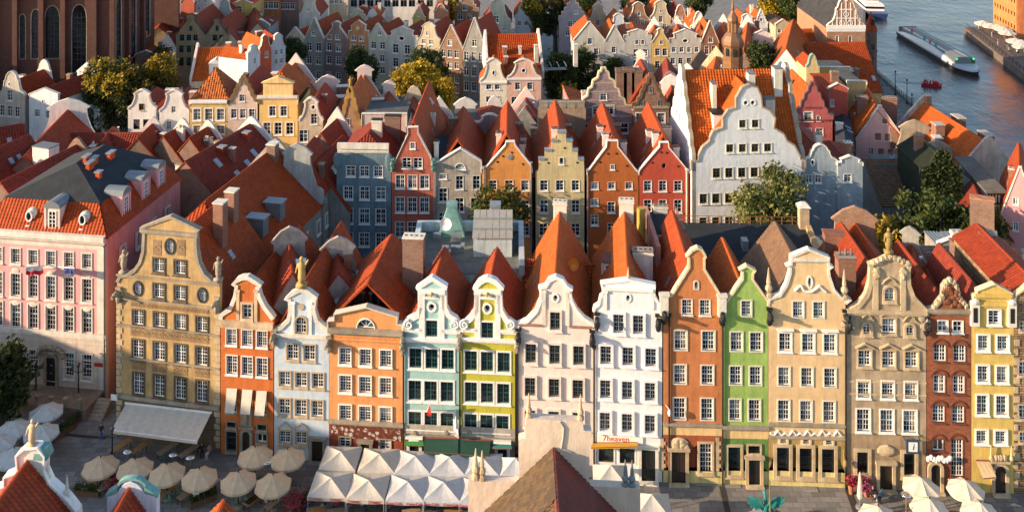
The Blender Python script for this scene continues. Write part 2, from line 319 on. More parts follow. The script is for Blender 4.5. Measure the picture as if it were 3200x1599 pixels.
# ---------------------------------------------------------------- houses
class House:
    def __init__(s, name, label, gl, gr, cat='house', group=None, gz=0.):
        a, b = G(*gl, gz), G(*gr, gz); d = b - a; s.a = a; s.W = math.hypot(d.x, d.y); s.e = Vector((d.x, d.y)) / s.W; s.gz = gz
        s.rz = math.atan2(d.y, d.x); s.o = thing(name, label, cat, (a.x, a.y, gz), s.rz, group); s.holes = []; s.trim = None
        s.k = F / ((a.y + b.y) / 2)
    def uz(s, c, x, y):
        px, py = S(c, x, y); kx = (px - CX) / F
        u = (kx * s.a.y - s.a.x) / (s.e.x - kx * s.e.y); Y = s.a.y + u * s.e.y
        return u, HC - (py - YH) / F * Y - s.gz
    def m(s, c, p): return p / CR[c][2] / s.k
    def part(s, name, b, mats, parent=None): return b.build(name, mats, parent or s.o)
    def window(s, u, z, w, h, nc=2, nr=3, fm=None, sur=None, sw=.1, pr=.06, sill=True, kind='rect', hood=None, dark=False, bar=.024, y=0., fr=.09, hole=True):
        w = round(w / .05) * .05; h = round(h / .05) * .05; fm = fm or WHITE
        a, g, g2, _ = win_mesh(kind, w, h, nc, nr, fm, bar, fr)
        if hole: s.holes.append([(u + x, z + q) for x, q in shape_pts(kind, w, h)])
        o = put('window', a, s.o, (u, y, z)); put('pane', g2 if dark else g, o)
        if sur: put('surround', sur_mesh(kind, w, h, sw, pr, sill, sur, hood), o)
        return o
    def row(s, c, xs, y0, y1, w, h, **kw):
        P = [s.uz(c, x, y0 + (y1 - y0) * (i / max(1, len(xs) - 1))) for i, x in enumerate(xs)]
        z = sum(p[1] for p in P) / len(P)
        for u, _ in P: s.window(u, z, s.m(c, w), s.m(c, h), **kw)
    def outline(s, c, pts):
        P = [s.uz(c, x, y) for x, y in pts]; P[0] = (0., P[0][1]); P[-1] = (s.W, P[-1][1]); s.out = P; return P
    def inside(s, p, m=.04):
        P = [(0., 0.), (s.W, 0.)] + list(reversed(s.out)); c = False
        for (x0, z0), (x1, z1) in zip(P, P[1:] + P[:1]):
            if (z0 > p[1]) != (z1 > p[1]) and p[0] < (x1 - x0) * (p[1] - z0) / (z1 - z0) + x0: c = not c
            d = Vector((x1 - x0, z1 - z0)); L = d.length_squared
            if L > 1e-9:
                t = max(0, min(1, ((p[0]-x0)*d.x + (p[1]-z0)*d.y) / L))
                if math.hypot(p[0]-x0-t*d.x, p[1]-z0-t*d.y) < m: return False
        return c
    def facade(s, mat, th=.5, zones=(), coping=None, cw=.0, ct=.14, cp=.12):
        """zones: [(top z, material)] for the strips below, from the ground up"""
        bad = [hh for hh in s.holes if not all(s.inside(q) for q in hh)]
        if bad: print('HOLE', s.o['label'], [(round(hh[0][0], 1), round(hh[0][1], 1)) for hh in bad])
        for hh in bad: s.holes.remove(hh)
        z0 = 0.
        for i, (zt, zm) in enumerate(zones):
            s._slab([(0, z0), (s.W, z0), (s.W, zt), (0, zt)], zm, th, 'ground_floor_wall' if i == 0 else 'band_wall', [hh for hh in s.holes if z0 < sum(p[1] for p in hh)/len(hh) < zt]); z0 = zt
        s._slab([(0, z0)] + [(s.W, z0)] + list(reversed(s.out)), mat, th, 'facade', [hh for hh in s.holes if sum(p[1] for p in hh)/len(hh) > z0])
        if coping: s.coping(s.out, coping, th, cw, ct, cp)
    def _slab(s, P, mat, th, name, holes):
        Q = []
        for p in P:
            if not Q or (abs(p[0]-Q[-1][0]) + abs(p[1]-Q[-1][1])) > .01: Q.append(p)
        P = Q; b = MB(); polys = [P] + holes; flat = [p for q in polys for p in q]
        for t in tessellate_polygon([[Vector((x, z, 0)) for x, z in q] for q in polys]): b.face([(flat[i][0], 0, flat[i][1]) for i in t])
        for hh in holes:
            for j in range(len(hh)): p, q = hh[j], hh[(j+1) % len(hh)]; b.face([(p[0], 0, p[1]), (q[0], 0, q[1]), (q[0], .3, q[1]), (p[0], .3, p[1])])
        for t in tessellate_polygon([[Vector((x, z, 0)) for x, z in P]]): b.face([(P[i][0], th, P[i][1]) for i in t])
        for j in range(len(P)): p, q = P[j], P[(j+1) % len(P)]; b.face([(p[0], 0, p[1]), (q[0], 0, q[1]), (q[0], th, q[1]), (p[0], th, p[1])])
        return s.part(name, b, mat)
    def coping(s, P, mat, th=.5, cw=.0, ct=.14, cp=.12, name='coping'):
        Q = [P[0]]
        for p in P[1:]:
            if abs(p[0]-Q[-1][0]) + abs(p[1]-Q[-1][1]) > .05: Q.append(p)
        P = Q; n = len(P); nm = []
        for i in range(n):
            t = Vector((0., 0.))
            for j in (i - 1, i):
                if 0 <= j < n - 1: d = Vector((P[j+1][0]-P[j][0], P[j+1][1]-P[j][1])).normalized(); t += Vector((-d.y, d.x))
            nm.append(t.normalized())
        b = MB()
        for i in range(n - 1):
            r = []
            for k in (i, i + 1):
                p = Vector(P[k]); o_ = p + nm[k] * ct; q = p - nm[k] * cw
                r.append([(q.x, -cp, q.y), (o_.x, -cp, o_.y), (o_.x, th + .06, o_.y), (p.x, th + .06, p.y), (p.x, .01, p.y) if cw < .01 else (q.x, .01, q.y)])
            for j in range(5): b.face([r[0][j], r[1][j], r[1][(j+1) % 5], r[0][(j+1) % 5]])
            if i == 0: b.face(r[0])
            if i == n - 2: b.face(r[1])
        return s.part(name, b, mat)
    def ledge(s, z, mat, pr=.25, h=.22, u0=0., u1=None, name='cornice', y1=-.002):
        u1 = s.W if u1 is None else u1; b = MB()
        b.box(u0 - .04, u1 + .04, -pr, y1, z - h*.45, z + h*.55); b.box(u0, u1, -pr*.55, y1, z - h, z - h*.45)
        return s.part(name, b, mat)
    def pilaster(s, u, w, z0, z1, mat, pr=.12): b = MB(); b.box(u-w/2, u+w/2, -pr, -.002, z0, z1); b.box(u-w/2-.08, u+w/2+.08, -pr-.08, -.002, z1-.25, z1-.05); return s.part('pilaster', b, mat)
    def body(s, mat, ez, depth, rz=None, ur=None, y0=.5):
        """side and back walls"""
        b = MB(); W = s.W; ur = W/2 if ur is None else ur; e = .03
        for x in (e, W - e): b.face([(x, y0, 0), (x, depth, 0), (x, depth, ez), (x, y0, ez)])
        bk = [(e, depth, 0), (W-e, depth, 0), (W-e, depth, ez)] + ([(ur, depth, rz)] if rz else []) + [(e, depth, ez)]
        b.face(bk); return s.part('wall', b, mat)
    def roof(s, ez, rz, depth, mat, ur=None, y0=.5, over=.12, hip=0., hipb=0., name='roof', u0=None, u1=None, el=None, er=None):
        W = s.W; ur = W/2 if ur is None else ur; u0 = -over if u0 is None else u0; u1 = W + over if u1 is None else u1; b = MB(); el = ez if el is None else el; er = ez if er is None else er
        ya, yb = y0 + hip, depth - hipb
        slope(b, (u0, depth, el), (u0, y0, el), (ur, ya, rz), (ur, yb, rz)); slope(b, (u1, y0, er), (u1, depth, er), (ur, yb, rz), (ur, ya, rz))
        if hip: slope(b, (u0, y0, el), (u1, y0, er), (ur, ya, rz), (ur, ya, rz))
        if hipb: slope(b, (u1, depth, er), (u0, depth, el), (ur, yb, rz), (ur, yb, rz))
        k = int((yb - ya) / .4)
        for j in range(max(0, k)):                      # ridge tiles
            y = ya + j * .4; b.hexa([(ur-.16, y, rz+.06), (ur+.16, y, rz+.06), (ur+.16, y+.41, rz+.06), (ur-.16, y+.41, rz+.06)], [(ur-.07, y, rz+.23), (ur+.07, y, rz+.23), (ur+.07, y+.41, rz+.20), (ur-.07, y+.41, rz+.20)])
        s.ro = s.part(name, b, mat); s.rp = (ez, rz, depth, ur, W); return s.ro
    def roofz(s, u, y=0):
        ez, rz, d, ur, W = s.rp; t = u / ur if u < ur else (W - u) / (W - ur); return ez + (rz - ez) * t
    def chimney(s, u, y, w, d, top, mat=None, cap=None, z0=None, pots=0):
        b = MB(); z0 = s.roofz(u) - 1.2 if z0 is None else z0; b.box(u-w/2, u+w/2, y-d/2, y+d/2, z0, top); b.box(u-w/2-.08, u+w/2+.08, y-d/2-.08, y+d/2+.08, top-.3, top-.12, 0); b.box(u-w/2-.06, u+w/2+.06, y-d/2-.06, y+d/2+.06, top, top+.1, 1)
        n = max(1, int(max(w, d) / .45))
        for k in range(n):
            t = (k + .5) / n - .5; x, q = (u + t*w, y) if w > d else (u, y + t*d); b.box(x-.12, x+.12, q-.12, q+.12, top+.1, top+.13, 2)
        for k in range(pots): b.lathe([(.13, 0), (.1, .5), (.13, .52), (.02, .7)], 8, (u + ((k+.5)/pots-.5)*w, y, top+.12), 1)
        return s.part('chimney', b, [mat or BRICK, cap or STONE, BLACK], getattr(s, 'ro', None))
    def skylight(s, u, y, w=.8, l=1.1):
        ez, rz, d, ur, W = s.rp; sg = 1 if u < ur else -1; run = ur if u < ur else W - ur; sl_ = math.hypot(run, rz - ez); a = Vector((sg*run/sl_, 0, (rz-ez)/sl_)); nn = Vector((-sg*(rz-ez)/sl_, 0, run/sl_)); c = Vector((u, y, s.roofz(u))); Y = Vector((0, 1, 0))
        def q(t, ll, ww): return [c + nn*t + a*i*ll/2 + Y*j*ww/2 for i, j in ((-1,-1),(1,-1),(1,1),(-1,1))]
        b = MB(); b.hexa(q(.05, l, w), q(.24, l, w), 0); b.hexa(q(.24, l-.2, w-.2), q(.26, l-.2, w-.2), 1); return s.part('skylight', b, [ZINC, plain((.25, .30, .34), .15)], s.ro)
    def pipe(s, u, z0, z1, mat=None, y=-.14): b = MB(); b.tube((u, y, z0), (u, y, z1), .09, n=8); b.lathe([(.09, 0), (.22, .3), (.22, .4)], 8, (u, y, z1)); return s.part('downpipe', b, mat or LEAD)
    def gargoyle(s, u, z, mat=None):
        b = MB(); b.blob((u, -.45, z), (.26, .5, .3), 0, 8, 6, .35); b.blob((u, -.2, z-.6), (.3, .25, .55), 0, 8, 6, .3); b.blob((u, -.9, z+.06), (.22, .25, .24), 0, 8, 5, .3); b.tube((u, -.8, z), (u, -1.35, z-.05), .14, .17, 8)
        b.box(u-.28, u+.28, -.3, .3, z+.3, z+.55); return s.part('gargoyle', b, mat or STONE)
    def statue(s, u, z, h, mat=None, y=.25):
        b = MB(); k = h / 2; b.box(u-.3*k, u+.3*k, y-.25*k, y+.25*k, z, z+.25*k); b.blob((u, y, z+.85*k), (.26*k, .22*k, .65*k), 0, 8, 6, .2); b.blob((u, y, z+1.3*k), (.3*k, .2*k, .3*k), 0, 8, 5, .2); b.blob((u, y, z+1.75*k), (.13*k, .14*k, .17*k)); b.tube((u+.25*k, y, z+1.4*k), (u+.45*k, y-.1, z+1.75*k), .08*k, .05*k); b.tube((u-.25*k, y, z+1.4*k), (u-.35*k, y-.15, z+.9*k), .08*k, .05*k)
        return smooth(s.part('statue', b, mat or STONE))
    def finial(s, u, z, h, mat=None, y=.25):
        b = MB(); k = h / 2; b.lathe([(.3*k, 0), (.3*k, .2*k), (.15*k, .3*k), (.28*k, .55*k), (.24*k, .7*k), (.12*k, .85*k), (.16*k, .95*k), (.03*k, 2*k)], 8, (u, y, z)); return s.part('finial', b, mat or STONE)
    def volute(s, u, z, r, sg, mat, y=-.2):
        b = MB(); pr = None
        for k in range(15):
            t = k / 14; a = math.pi*(.5 + 3.0*t); rr = r * (1 - .8*t); p = (u + sg*rr*math.cos(a), y, z + rr*math.sin(a))
            if pr: b.tube(pr, p, .11, n=6)
            pr = p
        return s.part('volute', b, mat)
    def dormer(s, u, y, z, w, h, d, wm, rm, ww, wh, nc=2, nr=3, top='tri', rz=0., name='dormer', fm=None):
        """a dormer with its front at local y, base z; faces -y unless rz is given"""
        b = MB(); b.box(-w/2, w/2, 0, d, 0, h, 0)
        e = .15; t = {'tri': .6, 'arch': .7, 'flat': .18, 'shed': .15}[top] * w / 1.6
        if top == 'tri': b.hexa([(-w/2-e, -.2, h), (w/2+e, -.2, h), (w/2+e, d, h), (-w/2-e, d, h)], [(-.03, -.2, h+t), (.03, -.2, h+t), (.03, d, h+t), (-.03, d, h+t)], 1)
        elif top == 'arch':
            n = 8; P = [((w/2+e)*math.cos(math.pi*k/n), h + t*math.sin(math.pi*k/n)) for k in range(n + 1)]
            b.hexa([(x, -.2, z_) for x, z_ in P], [(x, d, z_) for x, z_ in P], 1)
        else: b.box(-w/2-e, w/2+e, -.25, d, h, h+t, 1)
        for sg in (-1, 1): b.box(sg*w/2-.1, sg*w/2+.1, -.1, .15, 0, h, 2)
        o = b.build(name, [wm, rm, wm], s.o); o.location = (u, y, z); o.rotation_euler = (0, 0, rz)
        q = win_mesh('rect', round(ww, 1), round(wh, 1), nc, nr, fm or WHITE)[3]; put('window', q, o, (0, -.2, h*.52))
        return o
    def rear(s, t, z0, z1, y, mat):
        P = [(a * s.W, z0 + v * (z1 - z0)) for a, v in GT[t] + [(1 - a_, v_) for a_, v_ in reversed(GT[t]) if a_ < .499]]; P = P + [(s.W, 0), (0, 0)]; b = MB()
        for tr in tessellate_polygon([P]):
            for yy in (y, y + .45): b.face([(P[i][0], yy, P[i][1]) for i in tr])
        for i in range(len(P)): p, q = P[i-1], P[i]; b.face([(p[0], y, p[1]), (q[0], y, q[1]), (q[0], y + .45, q[1]), (p[0], y + .45, p[1])])
        return s.part('rear_gable', b, mat)
    def absorb(s, o2):
        bpy.context.view_layer.update(); M = s.o.matrix_basis.inverted() @ o2.matrix_basis
        for ch in list(o2.children): mb = ch.matrix_basis.copy(); ch.parent = s.o; ch.matrix_basis = M @ mb
        bpy.data.objects.remove(o2)
    def loc(s, u, y, z): return s.o.matrix_basis @ Vector((u, y, z))
# ---------------------------------------------------------------- ground, river
def paving(name, c):
    m, n, b = new_mat(name); tc = N(n, 'ShaderNodeTexCoord'); bt = N(n, 'ShaderNodeTexBrick', Scale=1.0); n.links.new(tc.outputs['Object'], bt.inputs[0])
    bt.inputs['Color1'].default_value = (*dk(c, .75), 1); bt.inputs['Color2'].default_value = (*dk(c, 1.25), 1); bt.inputs['Mortar'].default_value = (*dk(c, .4), 1)
    bt.inputs['Brick Width'].default_value = 1.1; bt.inputs['Row Height'].default_value = .7; bt.inputs['Mortar Size'].default_value = .02
    n1 = N(n, 'ShaderNodeTexNoise', Scale=.5, Detail=8.0, Roughness=.7); n.links.new(tc.outputs['Object'], n1.inputs[0])
    n.links.new(mixc(n, bt.outputs[0], dk(c, .5), math_(n, 'MULTIPLY', ramp(n, n1.outputs[0], .4, .75), .6)), b.inputs['Base Color']); b.inputs['Roughness'].default_value = .85
    return m
PAVE = paving('paving', (.21, .20, .19))

EDGE = [(87, -60), (87, 209), (88.6, 235), (104, 285), (140, 380), (230, 2500)]; WL = -1.7
gnd = MB(); gnd.face([(-700, -60, 0)] + [(x, y, 0) for x, y in EDGE] + [(-700, 2500, 0)])
qw = MB()
for (x0, y0), (x1, y1) in zip(EDGE, EDGE[1:]): qw.hexa([(x0, y0, -4), (x1, y1, -4), (x1-.6, y1, -4), (x0-.6, y0, -4)], [(x0+.1, y0, .12), (x1+.1, y1, .12), (x1-.6, y1, .12), (x0-.6, y0, .12)])
qw.build('quay_edge', stucco((.16,.14,.12),.2), kind='structure')
RB = [(114, 150), (118, 200), (124, 235), (131.5, 281), (150, 284), (600, 300), (600, 150)]
b = MB(); b.hexa([(x, y, -4) for x, y in RB], [(x, y, .2) for x, y in RB]); b.build('far_quay', stucco((.17,.13,.11),.25,dirt=.8), kind='structure')
m, n, bs = new_mat('water'); tc = N(n, 'ShaderNodeTexCoord'); bs.inputs['Base Color'].default_value = (.05, .047, .043, 1); bs.inputs['Roughness'].default_value = .22; bs.inputs['Specular IOR Level'].default_value = .5
mp = N(n, 'ShaderNodeMapping'); mp.inputs['Scale'].default_value = (.5, .22, 1); n.links.new(tc.outputs['Object'], mp.inputs[0])
n1 = N(n, 'ShaderNodeTexNoise', Scale=1.0, Detail=5.0, Roughness=.6); n.links.new(mp.outputs[0], n1.inputs[0]); n2 = N(n, 'ShaderNodeTexNoise', Scale=.07, Detail=3.0); n.links.new(tc.outputs['Object'], n2.inputs[0])
bp = N(n, 'ShaderNodeBump', Strength=.7, Distance=.6); n.links.new(math_(n, 'MULTIPLY', n1.outputs[0], ramp(n, n2.outputs[0], .3, .7)), bp.inputs['Height']); n.links.new(bp.outputs[0], bs.inputs['Normal'])
b = MB(); b.face([(60, -60, WL), (1500, -60, WL), (1500, 2500, WL), (60, 2500, WL)]); b.build('river', m, kind='structure')
# ---------------------------------------------------------------- the front row
FR = 'gabled houses of the front row'
def front(label, gl, gr, wall, oc, outl, rows, depth=14, zones=(), coping=None, cw=0., rz=None, ez=None, roofm=TILE, ur=None, name='townhouse', group=FR, side=None, hip=0., y0=.5, hipb=0., ct=.14, noroof=False, cp=.12):
    h = House(name, label, gl, gr, group=group); P = h.outline(oc, outl)
    for r in rows: h.row(*r[:6], **r[6])
    z = [(h.uz(c, x, y)[1], m_) for (c, x, y), m_ in zones]; h.facade(wall, zones=z, coping=coping, cw=cw, ct=ct, cp=cp); h.zones = z
    top = max(p[1] for p in P); ez = min(P[0][1], P[-1][1]) - .3 if ez is None else ez; rz = top - 1.2 if rz is None else rz
    h.body(side or wall, ez, depth, None if hipb else rz, ur, y0); h.top = top; h.ez = ez
    if not noroof:
        h.roof(ez, rz, depth, roofm, ur, y0 + .02, hip=hip, hipb=hipb); q = random.Random(int(gl[0] * 7 + gl[1]))
        if group != FR and q.random() < .75: u_ = q.choice((.24, .76, .3)) * h.W; h.chimney(u_, depth * q.uniform(.35, .75), q.uniform(.6, 1.3), q.uniform(.6, .9), h.roofz(u_) + q.uniform(1.1, 2.2), q.choice((BRICK, BRICK2, PALE, PNKW)), q.choice((STONE, PALE)))
        if q.random() < .45 and h.W > 4: h.skylight(h.W * q.choice((.22, .78)), depth * q.uniform(.3, .7), .7, 1.0)
    return h
D = dict
ww = D(nc=4, nr=5, sur=stucco((.15,.115,.08),.3,dirt=.8), sw=.13, pr=.1)
# 1 grey-tan house with four windows across and a curved gable
TANW = stucco((.50, .35, .18), .2, dirt=.7)
h = front('tall tan four-window house with scrolled pediment gable and wide cream awning', (366, 1370), (687, 1413), TANW, 'a1',
  [(790,600),(805,562),(850,555),(900,525),(938,470),(958,400),(965,262),(945,240),(1145,165),(1335,252),(1310,272),(1315,400),(1330,480),(1365,550),(1420,600),(1490,620)],
  [('a1',[1065,1207],490,503,78,90,ww),('a1',[1065,1207],662,675,78,95,ww),('a1',[927,1068,1210,1353],840,885,80,98,ww),('a1',[925,1068,1210,1352],1050,1100,82,125,ww),('b1',[1117,1285,1455,1627],250,315,94,172,ww),
   ('a1',[1140],362,362,58,92,D(kind='oval',nc=4,nr=5,sur=DGREY,sw=.16,pr=.1,sill=False)),('a1',[925,1357],648,685,56,86,D(kind='oval',nc=4,nr=5,sur=DGREY,sw=.16,pr=.1,sill=False))],
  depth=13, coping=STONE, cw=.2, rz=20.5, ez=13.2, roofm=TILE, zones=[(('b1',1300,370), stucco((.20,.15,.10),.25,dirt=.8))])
tan = h
for c, y in (('a1', 585), ('a1', 740), ('a1', 920), ('a1', 1140)): h.ledge(h.uz(c, 1130, y)[1], STONE, .18, .16)
h.ledge(h.uz('b1', 1300, 385)[1], STONE, .3, .3); h.ledge(h.uz('a1', 1140, 268)[1], STONE, .35, .3, h.uz('a1',950,250)[0], h.uz('a1',1330,270)[0])
for c, x, y in (('a1', 820, 560), ('a1', 1455, 610)): u, z = h.uz(c, x, y); h.statue(u, z + .1, 2.6)
for sg, u in ((0, .25), (1, h.W - .25)):
    h.gargoyle(u, h.uz('a1', 1130, 700)[1])
    for k in range(24):
        z = .5 + k * .62; b = MB(); w_ = .62 if k % 2 else .42; x0 = -.06 if sg == 0 else h.W - w_; b.box(x0, x0 + w_ + .06, -.07, -.002, z, z + .5); h.part('quoin', b, PSTONE)
def frieze(h, z, hh, u0, u1, n, mat, mb, pr=.06):
    """a carved band: backing with a row of scrolls"""
    b = MB(); b.box(u0, u1, -.03, -.002, z - hh/2, z + hh/2, 0)
    for k in range(n):
        u = u0 + (k + .5) * (u1 - u0) / n; r = min(hh * .38, (u1 - u0) / n * .45)
        for j in range(9): a0, a1 = j * math.pi/5, (j+1) * math.pi/5; rr0, rr1 = r*(1-.08*j), r*(1-.08*(j+1)); b.tube((u + rr0*math.cos(a0), -.05, z + rr0*math.sin(a0)), (u + rr1*math.cos(a1), -.05, z + rr1*math.sin(a1)), .035, n=4, m=1)
    return h.part('frieze', b, [mb, mat])
TAND = stucco((.30, .20, .12), .2)
u0 = h.uz('a1', 875, 940)[0]; u1 = h.uz('a1', 1400, 985)[0]
frieze(h, h.uz('a1', 1135, 960)[1], .85, u0, u1, 14, TANW, TAND); frieze(h, h.uz('a1', 1135, 775)[1], .5, u0, u1, 20, TANW, TAND)
for x in (1117, 1285, 1455, 1627): u, z = h.uz('b1', x, 105 + (x - 1117) * .12); frieze(h, z, .9, u - .8, u + .8, 3, TANW, TAND)
for x in (1055, 1215): u, z = h.uz('a1', x, 372); frieze(h, z, 1.6, u - .45, u + .45, 1, TANW, TAND)

# awning with eight panels
def pt(h, c, x, y, yy): 
    """local point on the plane y = yy in front of the facade"""
    px, py = S(c, x, y); o = h.o.location; ca, sa = h.e.x, h.e.y
    kx = (px - CX) / F; A = Vector((o.x, o.y)) + Vector((-sa, ca)) * yy
    u = (kx * A.y - A.x) / (ca - kx * sa); Y = A.y + u * sa
    return Vector((u, yy, HC - (py - YH) / F * Y - h.gz))
AWN = plain((.62, .56, .47), .85, name='canvas')
a0, a1 = pt(h, 'b1', 1015, 415, -.1), pt(h, 'b1', 1700, 492, -.1); b0, b1 = pt(h, 'b1', 900, 625, -3.6), pt(h, 'b1', 1590, 715, -3.6)
aw = thing('awning', 'broad cream canvas awning over the tan house restaurant front', 'awning', tan.o.location, tan.rz)
for k in range(8):
    t0, t1 = k / 8, (k + 1) / 8; b = MB(); q = [a0.lerp(a1, t0), a0.lerp(a1, t1), b0.lerp(b1, t1), b0.lerp(b1, t0)]; dz = Vector((0, 0, .04))
    mm = [p.copy() for p in q]; c_ = (q[0]+q[1]+q[2]+q[3])/4 - Vector((0, 0, .07)); mid = [(q[0]+q[1])/2 - dz, (q[2]+q[3])/2 - dz]
    for A in ([q[0], mid[0], mid[1], q[3]], [mid[0], q[1], q[2], mid[1]]): b.hexa([p - dz for p in A], [p for p in A])
    b.hexa([q[3]-Vector((0,.02,.3)), q[2]-Vector((0,.02,.3)), q[2]-Vector((0,-.02,.3)), q[3]-Vector((0,-.02,.3))], [q[3]-Vector((0,.02,.03)), q[2]-Vector((0,.02,.03)), q[2]+Vector((0,.02,-.03)), q[3]+Vector((0,.02,-.03))])
    b.build('panel', AWN, aw)
b = MB(); b.tube(a0 + Vector((-.1, 0, .08)), a1 + Vector((.1, 0, .08)), .12, n=8); b.tube(b0, b1, .06, n=6)
for t in (.15, .5, .85): b.tube(a0.lerp(a1, t) - Vector((0, 0, .5)), b0.lerp(b1, t), .05)
b.build('frame', WHITE, aw)

# 2 orange-red house with three white blinds
ORG = stucco((.55, .17, .06), .12, dirt=.3); PEACH = stucco((.68, .52, .36), .25)
w3 = D(nc=4, nr=5, sur=WHITE, sw=.08, pr=.1)
h = front('narrow orange-red house with pale scrolled gable and three white window blinds', (690, 1416), (854, 1431), ORG, 'a2',
  [(-20,850),(-18,822),(40,785),(75,700),(85,628),(62,615),(90,588),(120,575),(160,572),(205,600),(243,622),(225,642),(235,700),(270,770),(312,822),(330,850)],
  [('a2',[155],797,797,62,98,D(nc=2,nr=3,sur=PEACH,sw=.2,pr=.15)),('a2',[50,155,255],965,985,70,105,w3),('a2',[53,155,255],1155,1170,74,122,w3),('b2',[62,185,302],398,408,85,190,D(nc=4,nr=6,sur=STONE,sw=.08,pr=.05)),
   ('b2',[60],715,715,85,160,D(nc=1,nr=3,sur=STONE,sw=.12,pr=.1,dark=True,fm=TEALF)),('b2',[305],690,690,85,70,D(nc=2,nr=1,sur=STONE,sw=.12,pr=.1,dark=True)),('b2',[60,305],583,600,72,42,D(nc=1,nr=1,sur=STONE,sw=.1,pr=.08,dark=True,fm=BLACK))],
  depth=15, coping=PALE, cw=.22, ct=.2)
z = h.uz('a2', 155, 880)[1]; h.ledge(z, PEACH, .3, .5); gab = MB()
for x in (95, 215): u, z1 = h.uz('a2', x, 650); h.pilaster(u, .32, z + .3, z1, PEACH)
for u, c, x, y in ((0, 'a2', 62, 640), (0, 'a2', 240, 640)): pass
for x, y in ((60,395),(185,405),(300,415)):             # blinds dropped outwards on arms
    p, q = pt(h, 'b2', x - 38, y - 105, -.2), pt(h, 'b2', x + 45, y - 102, -.2); r_, s_ = pt(h, 'b2', x + 22, y + 95, -1.0), pt(h, 'b2', x - 55, y + 90, -1.0); b = MB(); dz = Vector((0, .03, 0)); b.hexa([p, q, r_, s_], [p + dz, q + dz, r_ + dz, s_ + dz]); b.tube(s_, r_, .04); h.part('blind', b, AWN)
def portal(h, c, x, y0, y1, w, mat, door=DKW, arch=True, ww_=None, statue=False):
    """stone doorway: y1 ground line px, y0 top of the door leaf px"""
    u, zt = h.uz(c, x, y0); zt = max(2.2, zt); wd = h.m(c, w); b = MB(); sw = .3
    b.box(u-wd/2-sw, u-wd/2, -.22, -.002, 0, zt); b.box(u+wd/2, u+wd/2+sw, -.22, -.002, 0, zt)
    if arch:
        for k in range(8):
            a, c_ = math.pi*k/8, math.pi*(k+1)/8; r0, r1 = wd/2, wd/2+sw; Q = [(r0,a),(r1,a),(r1,c_),(r0,c_)]
            b.hexa([(u+r*math.cos(t), -.002, zt+r*math.sin(t)) for r, t in Q], [(u+r*math.cos(t), -.22, zt+r*math.sin(t)) for r, t in Q])
    b.box(u-wd/2-sw-.1, u+wd/2+sw+.1, -.35, -.002, zt+(wd/2 if arch else 0)+.3, zt+(wd/2 if arch else 0)+.5) if arch else b.box(u-wd/2-sw-.1, u+wd/2+sw+.1, -.35, -.002, zt, zt+.3)
    b.box(u-wd/2-.3, u+wd/2+.3, -.7, -.23, 0, .16)
    o = h.part('door_surround', b, mat); d = MB(); ta = zt + (wd/2 if arch else 0); n = 8
    P = [(u-wd/2, .05), (u+wd/2, .05)] + ([(u+wd/2*math.cos(math.pi*k/n), zt+wd/2*math.sin(math.pi*k/n)) for k in range(n+1)] if arch else [(u+wd/2, zt), (u-wd/2, zt)])
    d.face([(x_, -.03, z_) for x_, z_ in P]); d.box(u-.02, u+.02, -.06, -.031, .1, zt-.1)
    for i in (-1, 1):
        for z0, z1 in ((.25, zt*.38), (zt*.45, zt*.92)): d.box(u+i*wd*.26-wd*.17, u+i*wd*.26+wd*.17, -.055, -.031, z0, z1)
    h.part('door', d, door)
    if statue:
        b = MB(); z1 = ta + .55; b.box(u-.55, u+.55, -.2, -.002, z1, z1+1.6); b.blob((u, -.2, z1+1.7), (.6, .15, .45), 0, 10, 5); b.blob((u, -.3, z1+.8), (.22, .18, .6), 1, 8, 6, .2); b.build('overdoor_niche', [mat, STONE], h.o)
    return o
portal(h, 'b2', 183, 690, 800, 60, STONE, statue=True)
# 3 pale blue house with the gold statue
BLUE = stucco((.55, .63, .70), .08, dirt=.25)
wt = D(nc=4, nr=4, sur=PSTONE, sw=.12, pr=.09)
h = front('pale blue-white house with curved gable, golden statue and three windows per floor', (857, 1431), (1028, 1442), BLUE, 'a2',
  [(335,955),(340,925),(385,905),(430,860),(445,800),(440,722),(415,715),(455,682),(510,655),(560,667),(615,705),(605,722),(600,790),(620,860),(660,900),(700,925),(703,955)],
  [('a2',[515],890,890,75,112,D(kind='arch',nc=4,nr=4,sur=PSTONE,sw=.16,pr=.12)),('a2',[460,573],1070,1075,76,102,wt),('b2',[490,622,757],208,232,92,118,wt),('b2',[487,620,752],435,455,92,130,wt),('b2',[492,622],680,690,88,100,D(nc=4,nr=4,sur=PSTONE,sw=.14,pr=.1,hood='curl'))],
  depth=15, coping=PALE, cw=.2, ct=.2, rz=17.3)
u, z = h.uz('a2', 515, 660); h.statue(u, z + .25, 3.2, stucco((.55, .38, .16), .2))
u, z = h.uz('a2', 517, 768); b = MB(); b.lathe([(.32, 0), (.32, .08), (.22, .08)], 14, (0, 0, 0)); o = h.part('medallion', b, PSTONE); o.location = (u, 0, z); o.rotation_euler = (math.pi/2, 0, 0)
for x in (465, 580): u, z = h.uz('a2', x, 960); h.pilaster(u, .3, z, h.uz('a2', x, 730)[1], WHITE)
h.ledge(h.uz('a2', 515, 960)[1], PALE, .25, .3); portal(h, 'b2', 755, 720, 900, 88, STONE, arch=False); h.gargoyle(.05, h.uz('a2', 515, 965)[1])
